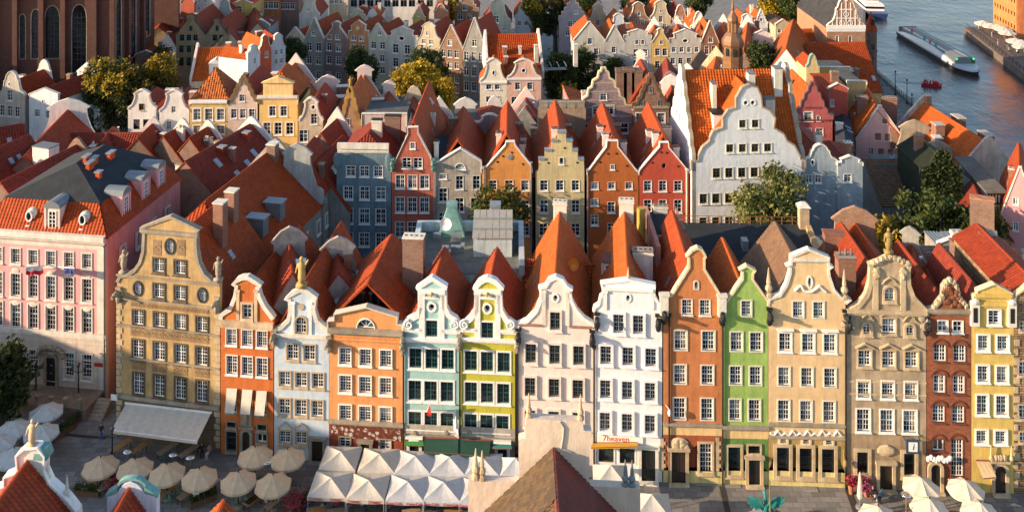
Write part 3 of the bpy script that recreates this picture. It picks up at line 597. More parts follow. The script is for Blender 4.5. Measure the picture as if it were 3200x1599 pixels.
# 4 wide orange house with lunette
OR2 = stucco((.70, .33, .15), .12, dirt=.35)
wp = D(nc=4, nr=5, sur=WHITE, sw=.1, pr=.14)
def mural_mat():
    m, n, b = new_mat('painted_frieze'); tc = N(n, 'ShaderNodeTexCoord'); v = N(n, 'ShaderNodeTexVoronoi', Scale=1.9); n.links.new(tc.outputs['Object'], v.inputs[0]); n1 = N(n, 'ShaderNodeTexNoise', Scale=3.0, Detail=6.0); n.links.new(tc.outputs['Object'], n1.inputs[0])
    sx = N(n, 'ShaderNodeSeparateXYZ'); n.links.new(tc.outputs['Object'], sx.inputs[0])
    c = mixc(n, (.13, .03, .02), (.55, .50, .46), math_(n, 'MULTIPLY', ramp(n, v.outputs[0], .42, .32), ramp(n, n1.outputs[0], .42, .5)))
    n.links.new(mixc(n, c, (.25, .2, .1), ramp(n, n1.outputs[0], .55, .7)), b.inputs['Base Color']); return m
h = front('wide orange house with lunette window in low gable and painted frieze', (1029, 1442), (1260, 1457), OR2, 'a2',
  [(700,905),(700,858),(745,855),(745,812),(955,768),(1160,830),(1160,880),(1205,885),(1205,905)],
  [('a2',[950],880,880,118,62,D(kind='lune',nc=1,nr=1,sur=WHITE,sw=.12,pr=.1,sill=False)),('a2',[812,948,1085],1095,1110,78,108,wp),('b2',[978,1137,1303],248,270,96,132,wp),('b2',[978,1137,1303],483,500,98,120,wp),
   ('b2',[975,1300],728,742,90,85,D(nc=2,nr=3,sur=STONE,sw=.12,pr=.08))],
  depth=12, zones=[(('b2',1137,572), stucco((.30,.07,.04),.2))], coping=OFFW, cw=.0, ct=.12, rz=17.5, ez=13.8, cp=.3)
h.ledge(h.uz('a2', 950, 925)[1], STONE, .55, .4); h.ledge(h.uz('a2', 950, 985)[1], OR2, .2, .25); h.ledge(h.uz('b2', 1137, 560)[1], STONE, .35, .3)
z0, z1 = h.uz('b2', 1137, 695)[1], h.uz('b2', 1137, 585)[1]; b = MB(); b.box(.2, h.W-.2, -.05, -.002, z0, z1); h.part('mural', b, mural_mat())
portal(h, 'b2', 1140, 735, 780, 70, STONE, arch=False); h.gargoyle(.0, h.uz('a2', 705, 995)[1]); h.gargoyle(h.W, h.uz('a2', 1180, 1010)[1]); h.chimney(7.3, 6.5, 2.2, 1.3, 19.9, BRICK2, PALE, z0=12)
# 5 teal, 6 lime twin houses
TEAL = stucco((.36, .55, .53), .1, dirt=.3); LIME = stucco((.50, .46, .09), .1, dirt=.4)
wd = D(nc=4, nr=4, fm=TEALF, sur=WHITE, sw=.16, pr=.06, dark=True)
def twin(label, gl, gr, wall, oc, outl, rows, cx, px, top):
    h = front(label, gl, gr, wall, oc, outl, rows, depth=9, coping=WHITE, cw=.35, ct=.15, zones=[(('b3', 300, 640), stucco((.30,.27,.22),.2))])
    zc = h.uz('a3', cx, 985)[1]
    for x in px: u, z1 = h.uz('a3', x, 665); h.pilaster(u, .55, zc, z1, WHITE)
    h.ledge(zc, WHITE, .3, .3); z = h.uz('a3', cx, 660)[1]; h.ledge(z, WHITE, .25, .35, h.uz('a3', px[0]-20, 660)[0], h.uz('a3', px[1]+20, 660)[0]); z = h.uz('a3', cx, 705)[1]; h.ledge(z, WHITE, .15, .2, h.uz('a3', px[0]+18, 660)[0], h.uz('a3', px[1]-18, 660)[0])
    for sg, x in ((1, px[0]-88), (-1, px[1]+82)): u, z = h.uz('a3', x, 882); h.volute(u, z, .5, sg, WHITE)
    u0, u1 = h.uz('a3', px[0]-150, 925)[0], h.uz('a3', px[0], 0)[0]
    for a, c in ((0, h.uz('a3', px[0], 925)[0]), (h.uz('a3', px[1], 925)[0], h.W)): h.ledge(h.uz('a3', cx, 925)[1], WHITE, .12, .28, a, c, 'string_course')
    u, z = h.uz('a3', cx, 690); b = MB(); b.lathe([(.12, 0), (.16, .3), (.03, .45)], 8, (u, -.3, z)); h.part('lantern', b, plain((.5, .35, .1), .4))
    return h
te = twin('teal twin house with triangular pediment and dark window frames', (1261, 1457), (1437, 1466), TEAL, 'a3',
  [(20,930),(22,890),(45,858),(110,825),(130,770),(130,660),(115,640),(215,572),(310,632),(300,660),(305,770),(330,820),(375,850),(400,890),(400,930)],
  [('a3',[212],768,768,40,44,D(kind='oval',nc=1,nr=1,sur=WHITE,sw=.2,pr=.1,sill=False,dark=True)),('a3',[212],912,912,78,108,wd),('a3',[103,212,320],1112,1117,80,130,wd),('b2',[1538,1665,1797],303,318,100,158,wd),('b2',[1538,1667,1797],540,550,100,125,wd)], 212, (148, 280), 572)
li = twin('lime green twin house with rounded pediment and dark window frames', (1437, 1466), (1616, 1476), LIME, 'a3',
  [(400,930),(405,892),(470,842),(505,790),(510,660),(497,645),(530,600),(560,582),(585,576),(612,582),(640,594),(688,645),(672,670),(680,790),(715,850),(770,887),(785,905),(785,940)],
  [('a3',[585],778,778,40,50,D(kind='oval',nc=1,nr=1,sur=WHITE,sw=.2,pr=.1,sill=False,dark=True)),('a3',[585],925,925,78,108,wd),('a3',[475,583,695],1128,1137,80,130,wd),('b3',[443,572,703],320,330,100,158,wd),('b3',[440,568,697],560,570,100,125,wd)], 585, (520, 655), 576)
for hh in (te, li): hh.gargoyle(.0, hh.uz('a3', 400, 985)[1]); b = MB(); b.box(.1, hh.W-.1, -.12, -.002, 3.4, 4.3); hh.part('shop_fascia', b, stucco((.42,.38,.33),.2))
li.gargoyle(li.W, li.uz('a3', 785, 1000)[1])
for hh, x in ((te, 1535), (te, 1790), (li, 1980)):
    u, z = hh.uz('b2', x, 640); b = MB(); b.lathe([(.28, 0), (.22, .1), (.05, .12)], 12); o = hh.part('rosette', b, STONE); o.location = (u, -.12, z); o.rotation_euler = (math.pi/2, 0, 0)
GRN = plain((.012, .065, .045), .8, name='canvas')
a0, a1 = pt(te, 'b2', 1615, 690, -.15), pt(te, 'b2', 1890, 695, -.15); b0, b1 = pt(te, 'b2', 1610, 800, -1.9), pt(te, 'b2', 1885, 808, -1.9)
def sheet(name, label, h, q, mat, val=.25, n=4, cat='awning'):
    r_ = thing(name, label, cat, h.o.location, h.rz); A0, A1, B1, B0 = q; dz = Vector((0, 0, .04))
    for k in range(n):
        p = [A0.lerp(A1, k/n), A0.lerp(A1, (k+1)/n), B0.lerp(B1, (k+1)/n), B0.lerp(B1, k/n)]; b = MB(); b.hexa([x - dz for x in p], p)
        v = Vector((0, 0, val)); b.hexa([p[3]-v, p[2]-v, p[2]-v+Vector((0,.02,0)), p[3]-v+Vector((0,.02,0))], [p[3]-dz, p[2]-dz, p[2]-dz+Vector((0,.02,0)), p[3]-dz+Vector((0,.02,0))]); b.build('panel', mat, r_)
    b = MB(); b.tube(A0, A1, .07, n=6); b.tube(B0 - dz*2, B1 - dz*2, .04, n=6)
    for t in (.2, .8): b.tube(A0.lerp(A1, t) - Vector((0, 0, .6)), B0.lerp(B1, t) - dz*2, .035)
    b.build('frame', plain((.2, .05, .03), .6), r_); return r_
sheet('awning', 'dark green awning across the base of the teal house', te, (a0, a1, b1, b0), GRN)
sheet('awning', 'dark green awning across the base of the lime house', li, (pt(li,'b3',340,700,-.15), pt(li,'b3',600,712,-.15), pt(li,'b3',590,832,-1.9), pt(li,'b3',330,815,-1.9)), GRN)
for hh, x, m_ in ((te, 1530, plain((.05,.3,.06),.8)), (li, 692, plain((.03,.22,.18),.8))):
    c = 'b2' if hh is te else 'b3'; p, q, r_, s_ = pt(hh,c,x-70,710 if hh is te else 735,-.1), pt(hh,c,x+75,712 if hh is te else 738,-.1), pt(hh,c,x+80,745 if hh is te else 770,-.9), pt(hh,c,x-78,742 if hh is te else 768,-.9)
    sheet('awning', 'small bright green awning at the left of the teal house base' if hh is te else 'small teal awning at the right of the lime house base', hh, (p, q, r_, s_), m_, .15, 2)
    portal(hh, c, x + 5, 770 if hh is te else 790, 860, 75, WHITE, BLACK)
# 7 pink-white house
PNKW = stucco((.78, .66, .60), .06, dirt=.12)
wg = D(nc=4, nr=4, fm=plain((.20,.25,.22),.5), sur=PNKW, sw=.16, pr=.2)
h = front('blush white house with round-topped scroll gable below a steep orange roof', (1617, 1477), (1854, 1490), PNKW, 'a3',
  [(785,930),(785,888),(850,862),(910,800),(942,720),(945,665),(935,642),(975,632),(1000,590),(1045,570),(1088,588),(1115,632),(1150,652),(1138,672),(1145,720),(1180,790),(1235,850),(1303,888),(1303,930)],
  [('a3',[1042],708,708,30,42,D(kind='oval',nc=1,nr=1,sur=WHITE,sw=.16,pr=.08,sill=False,dark=True)),('a3',[1040],858,858,70,120,wg),('a3',[877,1037,1197],1078,1085,72,125,wg),('b3',[920,1113,1305],275,285,86,150,wg),('b3',[920,1110,1305],528,538,86,130,wg)],
  depth=15.5, coping=WHITE, cw=.2, ct=.15, rz=19.4, ez=12.6, roofm=TILEO)
for x in (963, 1122): u, z = h.uz('a3', x, 890); h.pilaster(u, .4, z, h.uz('a3', x, 655)[1], PALE)
for a, c in ((785, 950), (1135, 1300)): h.ledge(h.uz('a3', 1040, 893)[1], stucco((.35,.2,.15),.2), .2, .14, h.uz('a3', a, 893)[0], h.uz('a3', c, 893)[0])
h.gargoyle(.1, h.uz('a3', 800, 945)[1], BLACK); h.gargoyle(h.W-.1, h.uz('a3', 1285, 955)[1], BLACK); pw = h
h.chimney(3.75, 15.0, 1.5, .8, 20.6, PALE, PALE); h.skylight(1.2, 3.2); h.skylight(1.6, 7.0)
b = MB(); b.lathe([(.05, 0), (.45, .12), (.62, .28), (.60, .3), (.42, .15), (.02, .05)], 16); u_ = 5.3; o = h.part('satellite_dish', b, plain((.75, .26, .02), .4), h.ro); o.location = (u_, 6.5, 17.6); o.rotation_euler = (math.radians(75), 0, math.radians(15))
# 8 white house
WHT = stucco((.78, .76, .77), .05, dirt=.12)
wh = D(nc=4, nr=4, fm=plain((.5,.52,.52),.5), sur=WHT, sw=.18, pr=.2)
h = front('bright white house with shallow pediment attic and a red shop sign', (1856, 1491), (2069, 1505), WHT, 'a3',
  [(1305,800),(1305,775),(1335,755),(1345,705),(1362,692),(1362,645),(1350,612),(1530,590),(1706,625),(1700,700),(1730,745),(1764,785),(1764,810)],
  [('a3',[1528],708,708,26,42,D(kind='oval',nc=1,nr=1,sur=WHITE,sw=.14,pr=.08,sill=False,dark=True)),('a3',[1465,1597],877,882,74,125,wh),('a3',[1380,1528,1682],1090,1098,76,120,wh),('b3',[1527,1703,1888],295,305,88,145,wh),('b3',[1523,1702,1887],560,565,88,150,wh),
   ('b3',[1533,1702],825,830,118,120,D(nc=1,nr=1,sur=WHITE,sw=.15,pr=.05,dark=True,fm=DKW,sill=False))],
  depth=15.5, coping=WHITE, ct=.15, cw=.1, rz=19.6, ez=14.2, roofm=TILEO)
h.ledge(h.uz('a3', 1530, 648)[1], WHITE, .3, .25, .9, h.W-.9); wt_ = h
for x in (1375, 1690): u, z = h.uz('a3', x, 785); h.pilaster(u, .35, z, h.uz('a3', x, 655)[1], WHITE)
u, z = h.uz('a3', 1530, 590); h.finial(u, z, 1.2, PSTONE); h.gargoyle(.3, h.uz('a3', 1320, 840)[1], BLACK); h.gargoyle(h.W-.4, h.uz('a3', 1740, 850)[1], BLACK)
b = MB(); z0, z1 = h.uz('b3', 1600, 725)[1], h.uz('b3', 1600, 655)[1]; b.box(.3, h.W*.72, -.12, -.002, z0, z1); sg = h.part('sign_board', b, WHITE)
u, z = h.uz('b3', 1612, 690); lettering('7heaven', .78, plain((.45, .02, .02), .5), sg, (u, -.13, z))
portal(h, 'b3', 1873, 770, 1020, 110, PALE, BLACK, arch=False)
h.chimney(3.5, 15.2, 1.6, .8, 21.0, PALE, PALE); h.chimney(5.0, 6.5, 2.0, 1.0, 19.4, PALE, BRICKD)
h.dormer(1.5, 7.8, 16.0, 1.4, 1.3, 2.0, PALE, BRICKD, .8, .8, 2, 2, 'flat', rz=-.2)
sheet('awning', 'narrow yellow striped awning under the red shop sign', h, (pt(h,'b3',1425,728,-.1), pt(h,'b3',1780,725,-.1), pt(h,'b3',1790,752,-1.1), pt(h,'b3',1410,762,-1.1)), plain((.62,.34,.03),.8), .2, 6)
# 9 brown-orange house
BRN = stucco((.52, .21, .095), .14, dirt=.35)
wc = D(nc=4, nr=4, sur=PALE, sw=.1, pr=.07, sill=False)
h = front('rust brown house with plain sloping gable and rounded top', (2073, 1506), (2257, 1511), BRN, 'a4',
  [(170,720),(172,702),(212,692),(330,505),(330,440),(315,432),(350,392),(385,376),(412,388),(440,432),(430,445),(430,520),(540,698),(575,704),(575,725)],
  [('a4',[377],622,622,24,48,D(kind='arch',nc=1,nr=1,sur=PALE,sw=.1,pr=.06,sill=False)),('a4',[315,435],770,772,68,102,D(nc=4,nr=4,sur=PALE,sw=.06,pr=.04)),('a4',[272,458],990,997,82,128,wc),('b4',[322,543],175,182,94,148,wc),('b4',[318,540],450,458,94,170,wc),
   ('b4',[530],850,850,100,232,D(nc=4,nr=6,sur=PSTONE,sw=.2,pr=.1))],
  depth=16, coping=CREAMT, cw=.1, ct=.12, zones=[(('b4',430,955), stucco((.66,.57,.28),.1)), (('b4',430,668), stucco((.33,.10,.05),.2)), (('b4',430,585), stucco((.72,.52,.28),.1))], ez=14.5, rz=19.6, roofm=TILE)
h.ledge(h.uz('b4', 430, 578)[1], STONE, .25, .25); portal(h, 'b4', 310, 785, 1035, 112, PSTONE, DKW, arch=False)
u, z = h.uz('b4', 312, 730); b = MB()
for k in range(14): b.blob((u + R.uniform(-.75, .75), -.15, z + R.uniform(-.45, .3)), (.28, .14, .24), 0, 7, 5, .2)
b.blob((u, -.1, z), (.95, .12, .62)); h.part('door_ornament', smoothmb(b) if False else b, PSTONE)
for x, m_ in ((185, 0), (632, 1)):
    for k in range(9): u, z = h.uz('b4', x, 940 - k * 30); b = MB(); w_ = .5 if k % 2 else .32; b.box(u-.25, u-.25+w_, -.06, -.002, z-.17, z+.17); h.part('quoin', b, PSTONE)
for u in (.05, h.W-.05): h.gargoyle(u, h.uz('a4', 370, 805)[1], BLACK); b = MB(); z = h.uz('a4', 370, 760)[1]; b.box(u-.4, u+.4, -.35, .1, z-.9, z+1.0); b.box(u-.5, u+.5, -.45, .1, z+1., z+1.25); h.part('spout_pier', b, PALE)
b = MB(); z = h.uz('b4', 190, 450)[1]; b.blob((.5, -.7, z), (.18, .18, .35)); b.tube((.5, -.7, z+.3), (.2, 0, z+.35), .03); h.part('wall_lamp', b, WHITE)
h.pipe(.55, 0, h.uz('a4', 190, 840)[1], BLACK)
# 10 green house
GRE = stucco((.33, .47, .15), .16, dirt=.45)
h = front('narrow bright green house with peaked gable and capped top', (2258, 1511), (2400, 1514), GRE, 'a4',
  [(568,760),(580,738),(690,582),(690,532),(670,522),(715,497),(772,526),(755,546),(755,590),(862,738),(872,760)],
  [('a4',[713],778,778,65,102,wc),('a4',[647,778],1000,1003,80,125,wc),('b4',[770,930],183,190,92,145,wc),('b4',[765,922],460,465,92,165,wc),('b4',[760],872,872,100,225,D(nc=1,nr=3,sur=PSTONE,sw=.24,pr=.1,dark=True,fm=BLACK)),('b4',[920],780,780,95,62,D(nc=1,nr=1,sur=PSTONE,sw=.15,pr=.1,dark=True,fm=BLACK))],
  depth=12, coping=CREAMT, cw=.08, ct=.12, ez=14.6, rz=18.4, zones=[(('b4',850,955), stucco((.66,.57,.28),.1)), (('b4',850,695), stucco((.14,.26,.08),.2)), (('b4',850,618), stucco((.72,.52,.28),.1))], roofm=TILEO)
h.ledge(h.uz('b4', 850, 600)[1], STONE, .25, .3); portal(h, 'b4', 920, 850, 1050, 92, PSTONE, BLACK, arch=False); h.pipe(.0, 0, h.uz('a4', 565, 900)[1], BLACK)
# 11 cream house
CRM = stucco((.68, .50, .30), .1, dirt=.25)
h = front('broad cream house with bell gable, pediment cap and white garland ornament', (2402, 1515), (2642, 1523), CRM, 'a4',
  [(865,740),(867,716),(940,692),(985,620),(1008,540),(1010,505),(985,495),(1015,485),(1015,432),(1130,386),(1265,440),(1262,490),(1290,500),(1262,515),(1268,565),(1300,660),(1350,712),(1410,724),(1412,745)],
  [('a4',[1137],602,602,26,66,D(kind='oval',nc=1,nr=1,sur=WHITE,sw=.14,pr=.08,sill=False,dark=True)),('a4',[1060,1197],785,788,70,105,wc),('a4',[973,1127,1273],1005,1010,80,120,D(nc=4,nr=4,sur=WHITE,sw=.12,pr=.06,hood='flat')),('b4',[1160,1345,1530],195,200,94,145,wc),('b4',[1158,1337,1523],468,475,92,165,wc),
   ('b4',[1152,1335,1515],880,885,100,232,D(nc=1,nr=3,sur=PSTONE,sw=.3,pr=.12,dark=True,fm=BLACK)),('b4',[1155,1338,1522],712,716,50,32,D(nc=1,nr=1,sur=CREAMT,sw=.2,pr=.1,fm=WHITE,sill=False))],
  depth=14, coping=PALE, cw=.12, ct=.14, ez=14.6, rz=19.4, zones=[(('b4',1330,960), stucco((.66,.57,.28),.1)), (('b4',1330,680), stucco((.42,.30,.13),.2))], roofm=TILEB)
h.ledge(h.uz('b4', 1330, 580)[1], STONE, .22, .25); h.ledge(h.uz('b4', 1330, 682)[1], STONE, .2, .2); h.ledge(h.uz('a4', 1137, 450)[1], PALE, .25, .25, h.uz('a4',1015,450)[0], h.uz('a4',1265,450)[0])
b = MB(); P = [h.uz('b4', 1050 + k * 30, 640 + (24 if k % 4 in (1, 3) else (-14 if k % 4 == 2 else 8))) for k in range(20)]
for p, q in zip(P, P[1:]): b.tube((p[0], -.06, p[1]), (q[0], -.06, q[1]), .09, n=6)
h.part('garland', b, WHITE); b = MB(); P = [h.uz('a4', x, y) for x, y in ((1035,660),(1060,635),(1080,625),(1095,655),(1120,665),(1150,665),(1180,645),(1200,625),(1220,645),(1245,665))]
for p, q in zip(P, P[1:]): b.tube((p[0], -.08, p[1]), (q[0], -.08, q[1]), .12, n=6)
h.part('garland', b, WHITE)
for u in (.05, h.W-.05): u_, z = h.uz('a4', 870, 715); h.finial(u, z + .1, 2.8, PSTONE); h.gargoyle(u, h.uz('a4', 1137, 815)[1], BLACK)
h.pipe(h.W, 0, h.uz('a4', 1400, 850)[1], BLACK); b = MB(); u, z = h.uz('b4', 1640, 850); b.tube((u,-.1,z-.9),(u,-.1,z+.9),.05); b.blob((u,-.5,z-.2),(.2,.2,.35)); b.tube((u,-.1,z+.3),(u,-.5,z+.1),.03); h.part('wall_lantern', b, plain((.35,.24,.08),.5))
# 12 ornate tan house
TN2 = stucco((.47, .37, .26), .25, dirt=.8)
wi = D(nc=4, nr=4, sur=WHITE, sw=.1, pr=.08)
h = front('weathered tan house with ornate scroll gable and small side arch windows', (2646, 1524), (2894, 1532), TN2, 'a5',
  [(340,820),(343,792),(400,757),(450,690),(475,600),(480,505),(470,487),(540,467),(600,432),(660,462),(738,490),(725,512),(728,620),(762,710),(852,800),(858,825)],
  [('a5',[600],680,680,66,92,D(kind='arch',nc=4,nr=4,sur=PSTONE,sw=.2,pr=.14,hood='curl')),('a5',[595],895,895,92,100,D(nc=4,nr=4,sur=PSTONE,sw=.1,pr=.12,hood='tri',fr=.13)),('a5',[447,735],915,918,50,66,D(kind='arch',nc=2,nr=3,sur=PSTONE,sw=.22,pr=.15,hood='curl')),('a5',[433,593,747],1113,1120,86,108,D(nc=4,nr=4,sur=PSTONE,sw=.1,pr=.12,hood='tri',fr=.13)),('b5',[513,707,893],295,305,98,135,wi),('b5',[510,700,885],545,555,104,175,wi),
   ('b5',[503,880],890,895,88,178,D(nc=1,nr=2,sur=PSTONE,sw=.3,pr=.12,dark=True,fm=BLACK))],
  depth=15, coping=PSTONE, cw=.22, ct=.2, ez=14.0, rz=19.0, zones=[(('b5',690,660), stucco((.36,.27,.18),.25,dirt=.8))], roofm=TILE2)
h.ledge(h.uz('a5', 600, 800)[1], PSTONE, .28, .35)
for y in (340, 240): h.ledge(h.uz('b5', 700, y)[1], PSTONE, .06, .12, name='string_course')
for x in (505, 690): u, z = h.uz('a5', x, 795); h.pilaster(u, .5, z, h.uz('a5', x, 520)[1], PSTONE, .16)
u, z = h.uz('a5', 600, 430); h.statue(u, z + .15, 2.6, plain((.28, .19, .06), .5)); b = MB()
for x in range(490, 740, 28): u, z = h.uz('a5', x, 478 - 40*math.cos((x-600)/80)); b.blob((u, -.1, z), (.32, .25, .28), 0, 7, 5, .4)
h.part('carving', b, PSTONE)
for x in (510, 690): u, z = h.uz('a5', x, 540); b = MB(); b.blob((u, -.15, z), (.35, .2, .6), 0, 8, 5, .4); h.part('carving', b, PSTONE)
for u in (.05, h.W-.05): h.gargoyle(u, h.uz('a5', 600, 870)[1], BLACK); b = MB(); [b.blob((u + R.uniform(-.4,.4), -.2, h.uz('a5', 600, 840 + k * 12)[1]), (.35, .25, .3), 0, 7, 5, .4) for k in range(6)]; h.part('carving', b, STONE)
portal(h, 'b5', 690, 895, 1060, 100, PSTONE, DKW, arch=False); u, z = h.uz('b5', 690, 800); b = MB(); b.blob((u, -.15, z+.2), (.9, .15, .55), 0, 10, 5, .25); h.part('door_ornament', b, PSTONE)
u, z = h.uz('b5', 888, 720); b = MB(); b.box(u-.62, u+.62, -.75, -.6, z-.65, z+.65); sg = h.part('sign_board', b, plain((.02, .06, .12), .5)); b = MB(); b.box(u-.42, u+.42, -.757, -.752, z-.45, z+.45); b.build('sign_panel', WHITE, sg); lettering('i', .9, BLACK, sg, (u, -.765, z), shear=.2)
b = MB(); b.tube((u-.7, -.7, z+.6), (u-.7, 0, z+.6), .04); b.tube((u+.7, -.7, z+.6), (u+.7, 0, z+.6), .04); b.build('bracket', BLACK, sg)
h.chimney(1.2, 4.5, 1.7, 1.4, 20.2, BRICK, BRICKD, pots=3, z0=12)
# 13 brick house
BRK = brick((.30, .085, .035), mortar=(.20, .085, .05)); wb = D(nc=4, nr=4, sur=stucco((.17,.06,.035),.2), sw=.03, pr=.04, hood='key', fr=.14)
h = front('slim red brick house with small carved gable and tall ground floor window', (2896, 1532), (3034, 1537), BRK, 'a5',
  [(862,810),(866,792),(898,785),(935,740),(962,705),(965,640),(985,612),(1005,602),(1035,615),(1055,640),(1060,705),(1098,750),(1120,785),(1150,792),(1152,810)],
  [('a5',[957,1058],900,900,62,74,D(nc=2,nr=2,sur=WHITE,sw=.08,pr=.06)),('a5',[938,1070],1080,1080,80,112,wb),('b5',[1122,1280],257,258,96,148,wb),('b5',[1117,1275],498,498,96,135,wb),('b5',[1113],745,745,88,92,D(nc=2,nr=1,sur=stucco((.17,.06,.035),.2),sw=.03,pr=.04,hood='key',dark=True)),('b5',[1265],850,850,96,298,D(nc=4,nr=8,sur=stucco((.17,.06,.035),.2),sw=.03,pr=.04,hood='key'))],
  depth=14, coping=STONE, cw=.1, ct=.16, ez=13.2, rz=17.6, roofm=TILE2)
h.ledge(h.uz('a5', 1008, 795)[1], STONE, .25, .3); portal(h, 'b5', 1090, 930, 1080, 75, PSTONE, BLACK)
b = MB()
for x, y in ((900,785),(920,755),(945,725),(960,690),(970,640),(985,615),(1005,598),(1030,612),(1050,640),(1060,690),(1075,725),(1095,750),(1112,770)): u, z = h.uz('a5', x, y); b.blob((u, .1, z+.1), (.26, .3, .3), 0, 7, 5, .4)
h.part('carving', b, PSTONE); u, z = h.uz('a5', 1005, 690); b = MB(); [b.blob((u+R.uniform(-.9,.9), -.08, z+R.uniform(-1.2,.9)), (.28,.12,.24), 0, 7, 5, .4) for k in range(16)]; h.part('carving', b, stucco((.22,.09,.05),.3))
b = MB(); u, z = h.uz('b5', 1105, 832)
for k in range(9): b.blob((u - 1.0 + k*.25, -.5, z + .12*math.sin(k*1.7)), (.24, .14, .28), 0, 8, 5, .2)
sg = h.part('sign_board', b, WHITE)
# 14 yellow house
YEL = stucco((.64, .47, .17), .1, dirt=.4)
h = front('mustard yellow house with small triangular pediment and arched doorway', (3036, 1537), (3168, 1541), YEL, 'a5',
  [(1158,770),(1158,752),(1168,750),(1166,698),(1192,692),(1190,662),(1302,618),(1420,680),(1420,700),(1440,712),(1440,752),(1450,754),(1450,770)],
  [('a5',[1300],835,835,76,90,D(nc=2,nr=4,sur=WHITE,sw=.12,pr=.14)),('a5',[1228,1358],1005,1010,72,100,D(nc=4,nr=4,sur=WHITE,sw=.12,pr=.14)),('b5',[1473,1627],170,172,90,128,D(nc=4,nr=4,sur=WHITE,sw=.12,pr=.14)),('b5',[1467,1623],418,422,90,150,D(nc=4,nr=4,sur=WHITE,sw=.12,pr=.14)),('b5',[1463,1617],675,680,90,100,D(nc=4,nr=4,sur=WHITE,sw=.12,pr=.14))],
  depth=13, coping=CREAMT, ct=.1, cw=.0, ez=13.6, rz=17.8, roofm=TILE3)
h.ledge(h.uz('a5', 1300, 745)[1], YEL, .25, .4); h.ledge(h.uz('a5', 1300, 690)[1], YEL, .25, .3, .3, h.W-.3); portal(h, 'b5', 1610, 950, 1085, 85, PSTONE, DKW)
for u in (.25, h.W-.25): z = h.uz('a5', 1300, 810)[1]; b = MB(); b.box(u-.4, u+.4, -.3, -.002, z-1.2, z+1.2); b.blob((u, -.3, z+1.2), (.4, .2, .3)); b.box(u-.2, u+.2, -.32, -.301, z-.8, z+.6, 1); h.part('spout_pier', b, [PALE, BLACK])
b = MB(); u, z = h.uz('b5', 1610, 850)
for k in (-1, 1): b.lathe([(.16, 0), (.2, .2), (.1, .4), (.05, 1.4)], 8, (u + k*.95, -.3, z))
[b.blob((u + R.uniform(-.6,.6), -.3, z+.2), (.22,.18,.3), 0, 7, 5, .3) for k in range(5)]; h.part('door_ornament', b, PSTONE)
sheet('awning', 'small sand coloured awning beside the arched door of the yellow house', h, (pt(h,'b5',1420,870,-.1), pt(h,'b5',1530,875,-.1), pt(h,'b5',1580,1000,-1.6), pt(h,'b5',1475,1010,-1.6)), plain((.55,.42,.25),.8), .2, 3)
# 15 patterned stone house at the edge of the frame
ST2 = brick((.26, .15, .08), (.42, .28, .15), (.06, .04, .03), .42)
h = front('brown patterned stone house cut off by the right picture edge', (3169, 1541), (3330, 1546), ST2, 'a5', [(1452,730),(1455,690),(1500,660),(1560,600),(1620,560),(1700,640),(1790,700),(1792,730)],
  [('a5',[1500,1600,1700],900,905,50,60,D(nc=2,nr=2,sur=PSTONE,sw=.1)),('b5',[1800,1900,2000],130,135,70,110,D(nc=2,nr=3,sur=PSTONE,sw=.1)),('b5',[1800,1900,2000],480,485,70,110,D(nc=2,nr=3,sur=PSTONE,sw=.1)),('b5',[1800,1900,2000],680,690,60,80,D(nc=2,nr=2,sur=PSTONE,sw=.1))], depth=14, coping=PSTONE, roofm=TILE2)
for k in range(16): b = MB(); z = .6 + k*.9; b.box(.0, .5 if k % 2 else .35, -.07, -.002, z, z+.6); h.part('quoin', b, PSTONE)

# boundary pipes
for hh, zz in ((te, 12.2), (li, 12.0), (pw, 12.0), (wt_, 12.5)): hh.pipe(.02, 0, zz, BLACK)
li.pipe(li.W-.12, 0, 12, BLACK)
# ---------------------------------------------------------------- second row
SR = 'houses of the second row'
v3 = D(nc=2, nr=3, sur=WHITE, sw=.03, pr=.05); v4 = D(nc=4, nr=3, sur=WHITE, sw=.05, pr=.05)
GRY = stucco((.15, .22, .26), .25, dirt=.8)
h = front('slate grey flat-topped house with white cornice and four floors of windows', (1052, 926), (1222, 930), GRY, 'c6', [(155,480),(155,400),(165,395),(165,292),(600,297),(600,402),(632,405),(632,480)],
  [('c6',[275,397,520],528,533,80,95,v4),('c6',[252,398,543],720,730,85,115,v4),('c6',[250,397,543],925,937,90,135,v4),('c6',[250,395,543],1135,1145,90,120,v4)], depth=12, hip=3, hipb=3, ez=17.6, rz=20.6, roofm=TILE3, group=SR)
h.ledge(h.uz('c6', 380, 300)[1], PALE, .5, .7, .2, h.W-.3); h.ledge(h.uz('c6', 380, 345)[1], PALE, .25, .3, .2, h.W-.3)
for u in (.1, h.W-.3): z = h.uz('c6', 380, 440)[1]; b = MB(); b.blob((u, .0, z), (.55, .3, 1.2), 0, 10, 6); h.part('volute', b, GRY)
h.chimney(4.5, 5, 1.4, .8, 22.0, PALE, BLACK); h.chimney(6.2, 8, 2.2, .9, 21.6, BRICKD, BLACK)
ROSE = stucco((.42, .13, .09), .15, dirt=.6)
h = front('dusky rose house with steep plain gable and chimney stack at its peak', (1224, 930), (1356, 932), ROSE, 'c6', [(637,530),(640,512),(690,405),(790,195),(786,140),(870,138),(872,192),(985,402),(1008,500),(1010,530)],
  [('c6',[828],300,300,40,50,D(nc=2,nr=2,sur=WHITE,sw=.08)),('c6',[775,875],455,457,80,95,v3),('c6',[717,827,935],622,625,80,118,v4),('c6',[715,825,933],828,832,82,135,v4),('c6',[713,823,930],1050,1055,82,140,v4)], depth=19, rz=23.2, ez=15.6, coping=PALE, ct=.1, roofm=TILE, group=SR)
for u in (.1, h.W-.1): h.gargoyle(u, h.uz('c6', 830, 450)[1], plain((.12, .25, .22), .5))
BEI = stucco((.42, .37, .31), .2, dirt=.7)
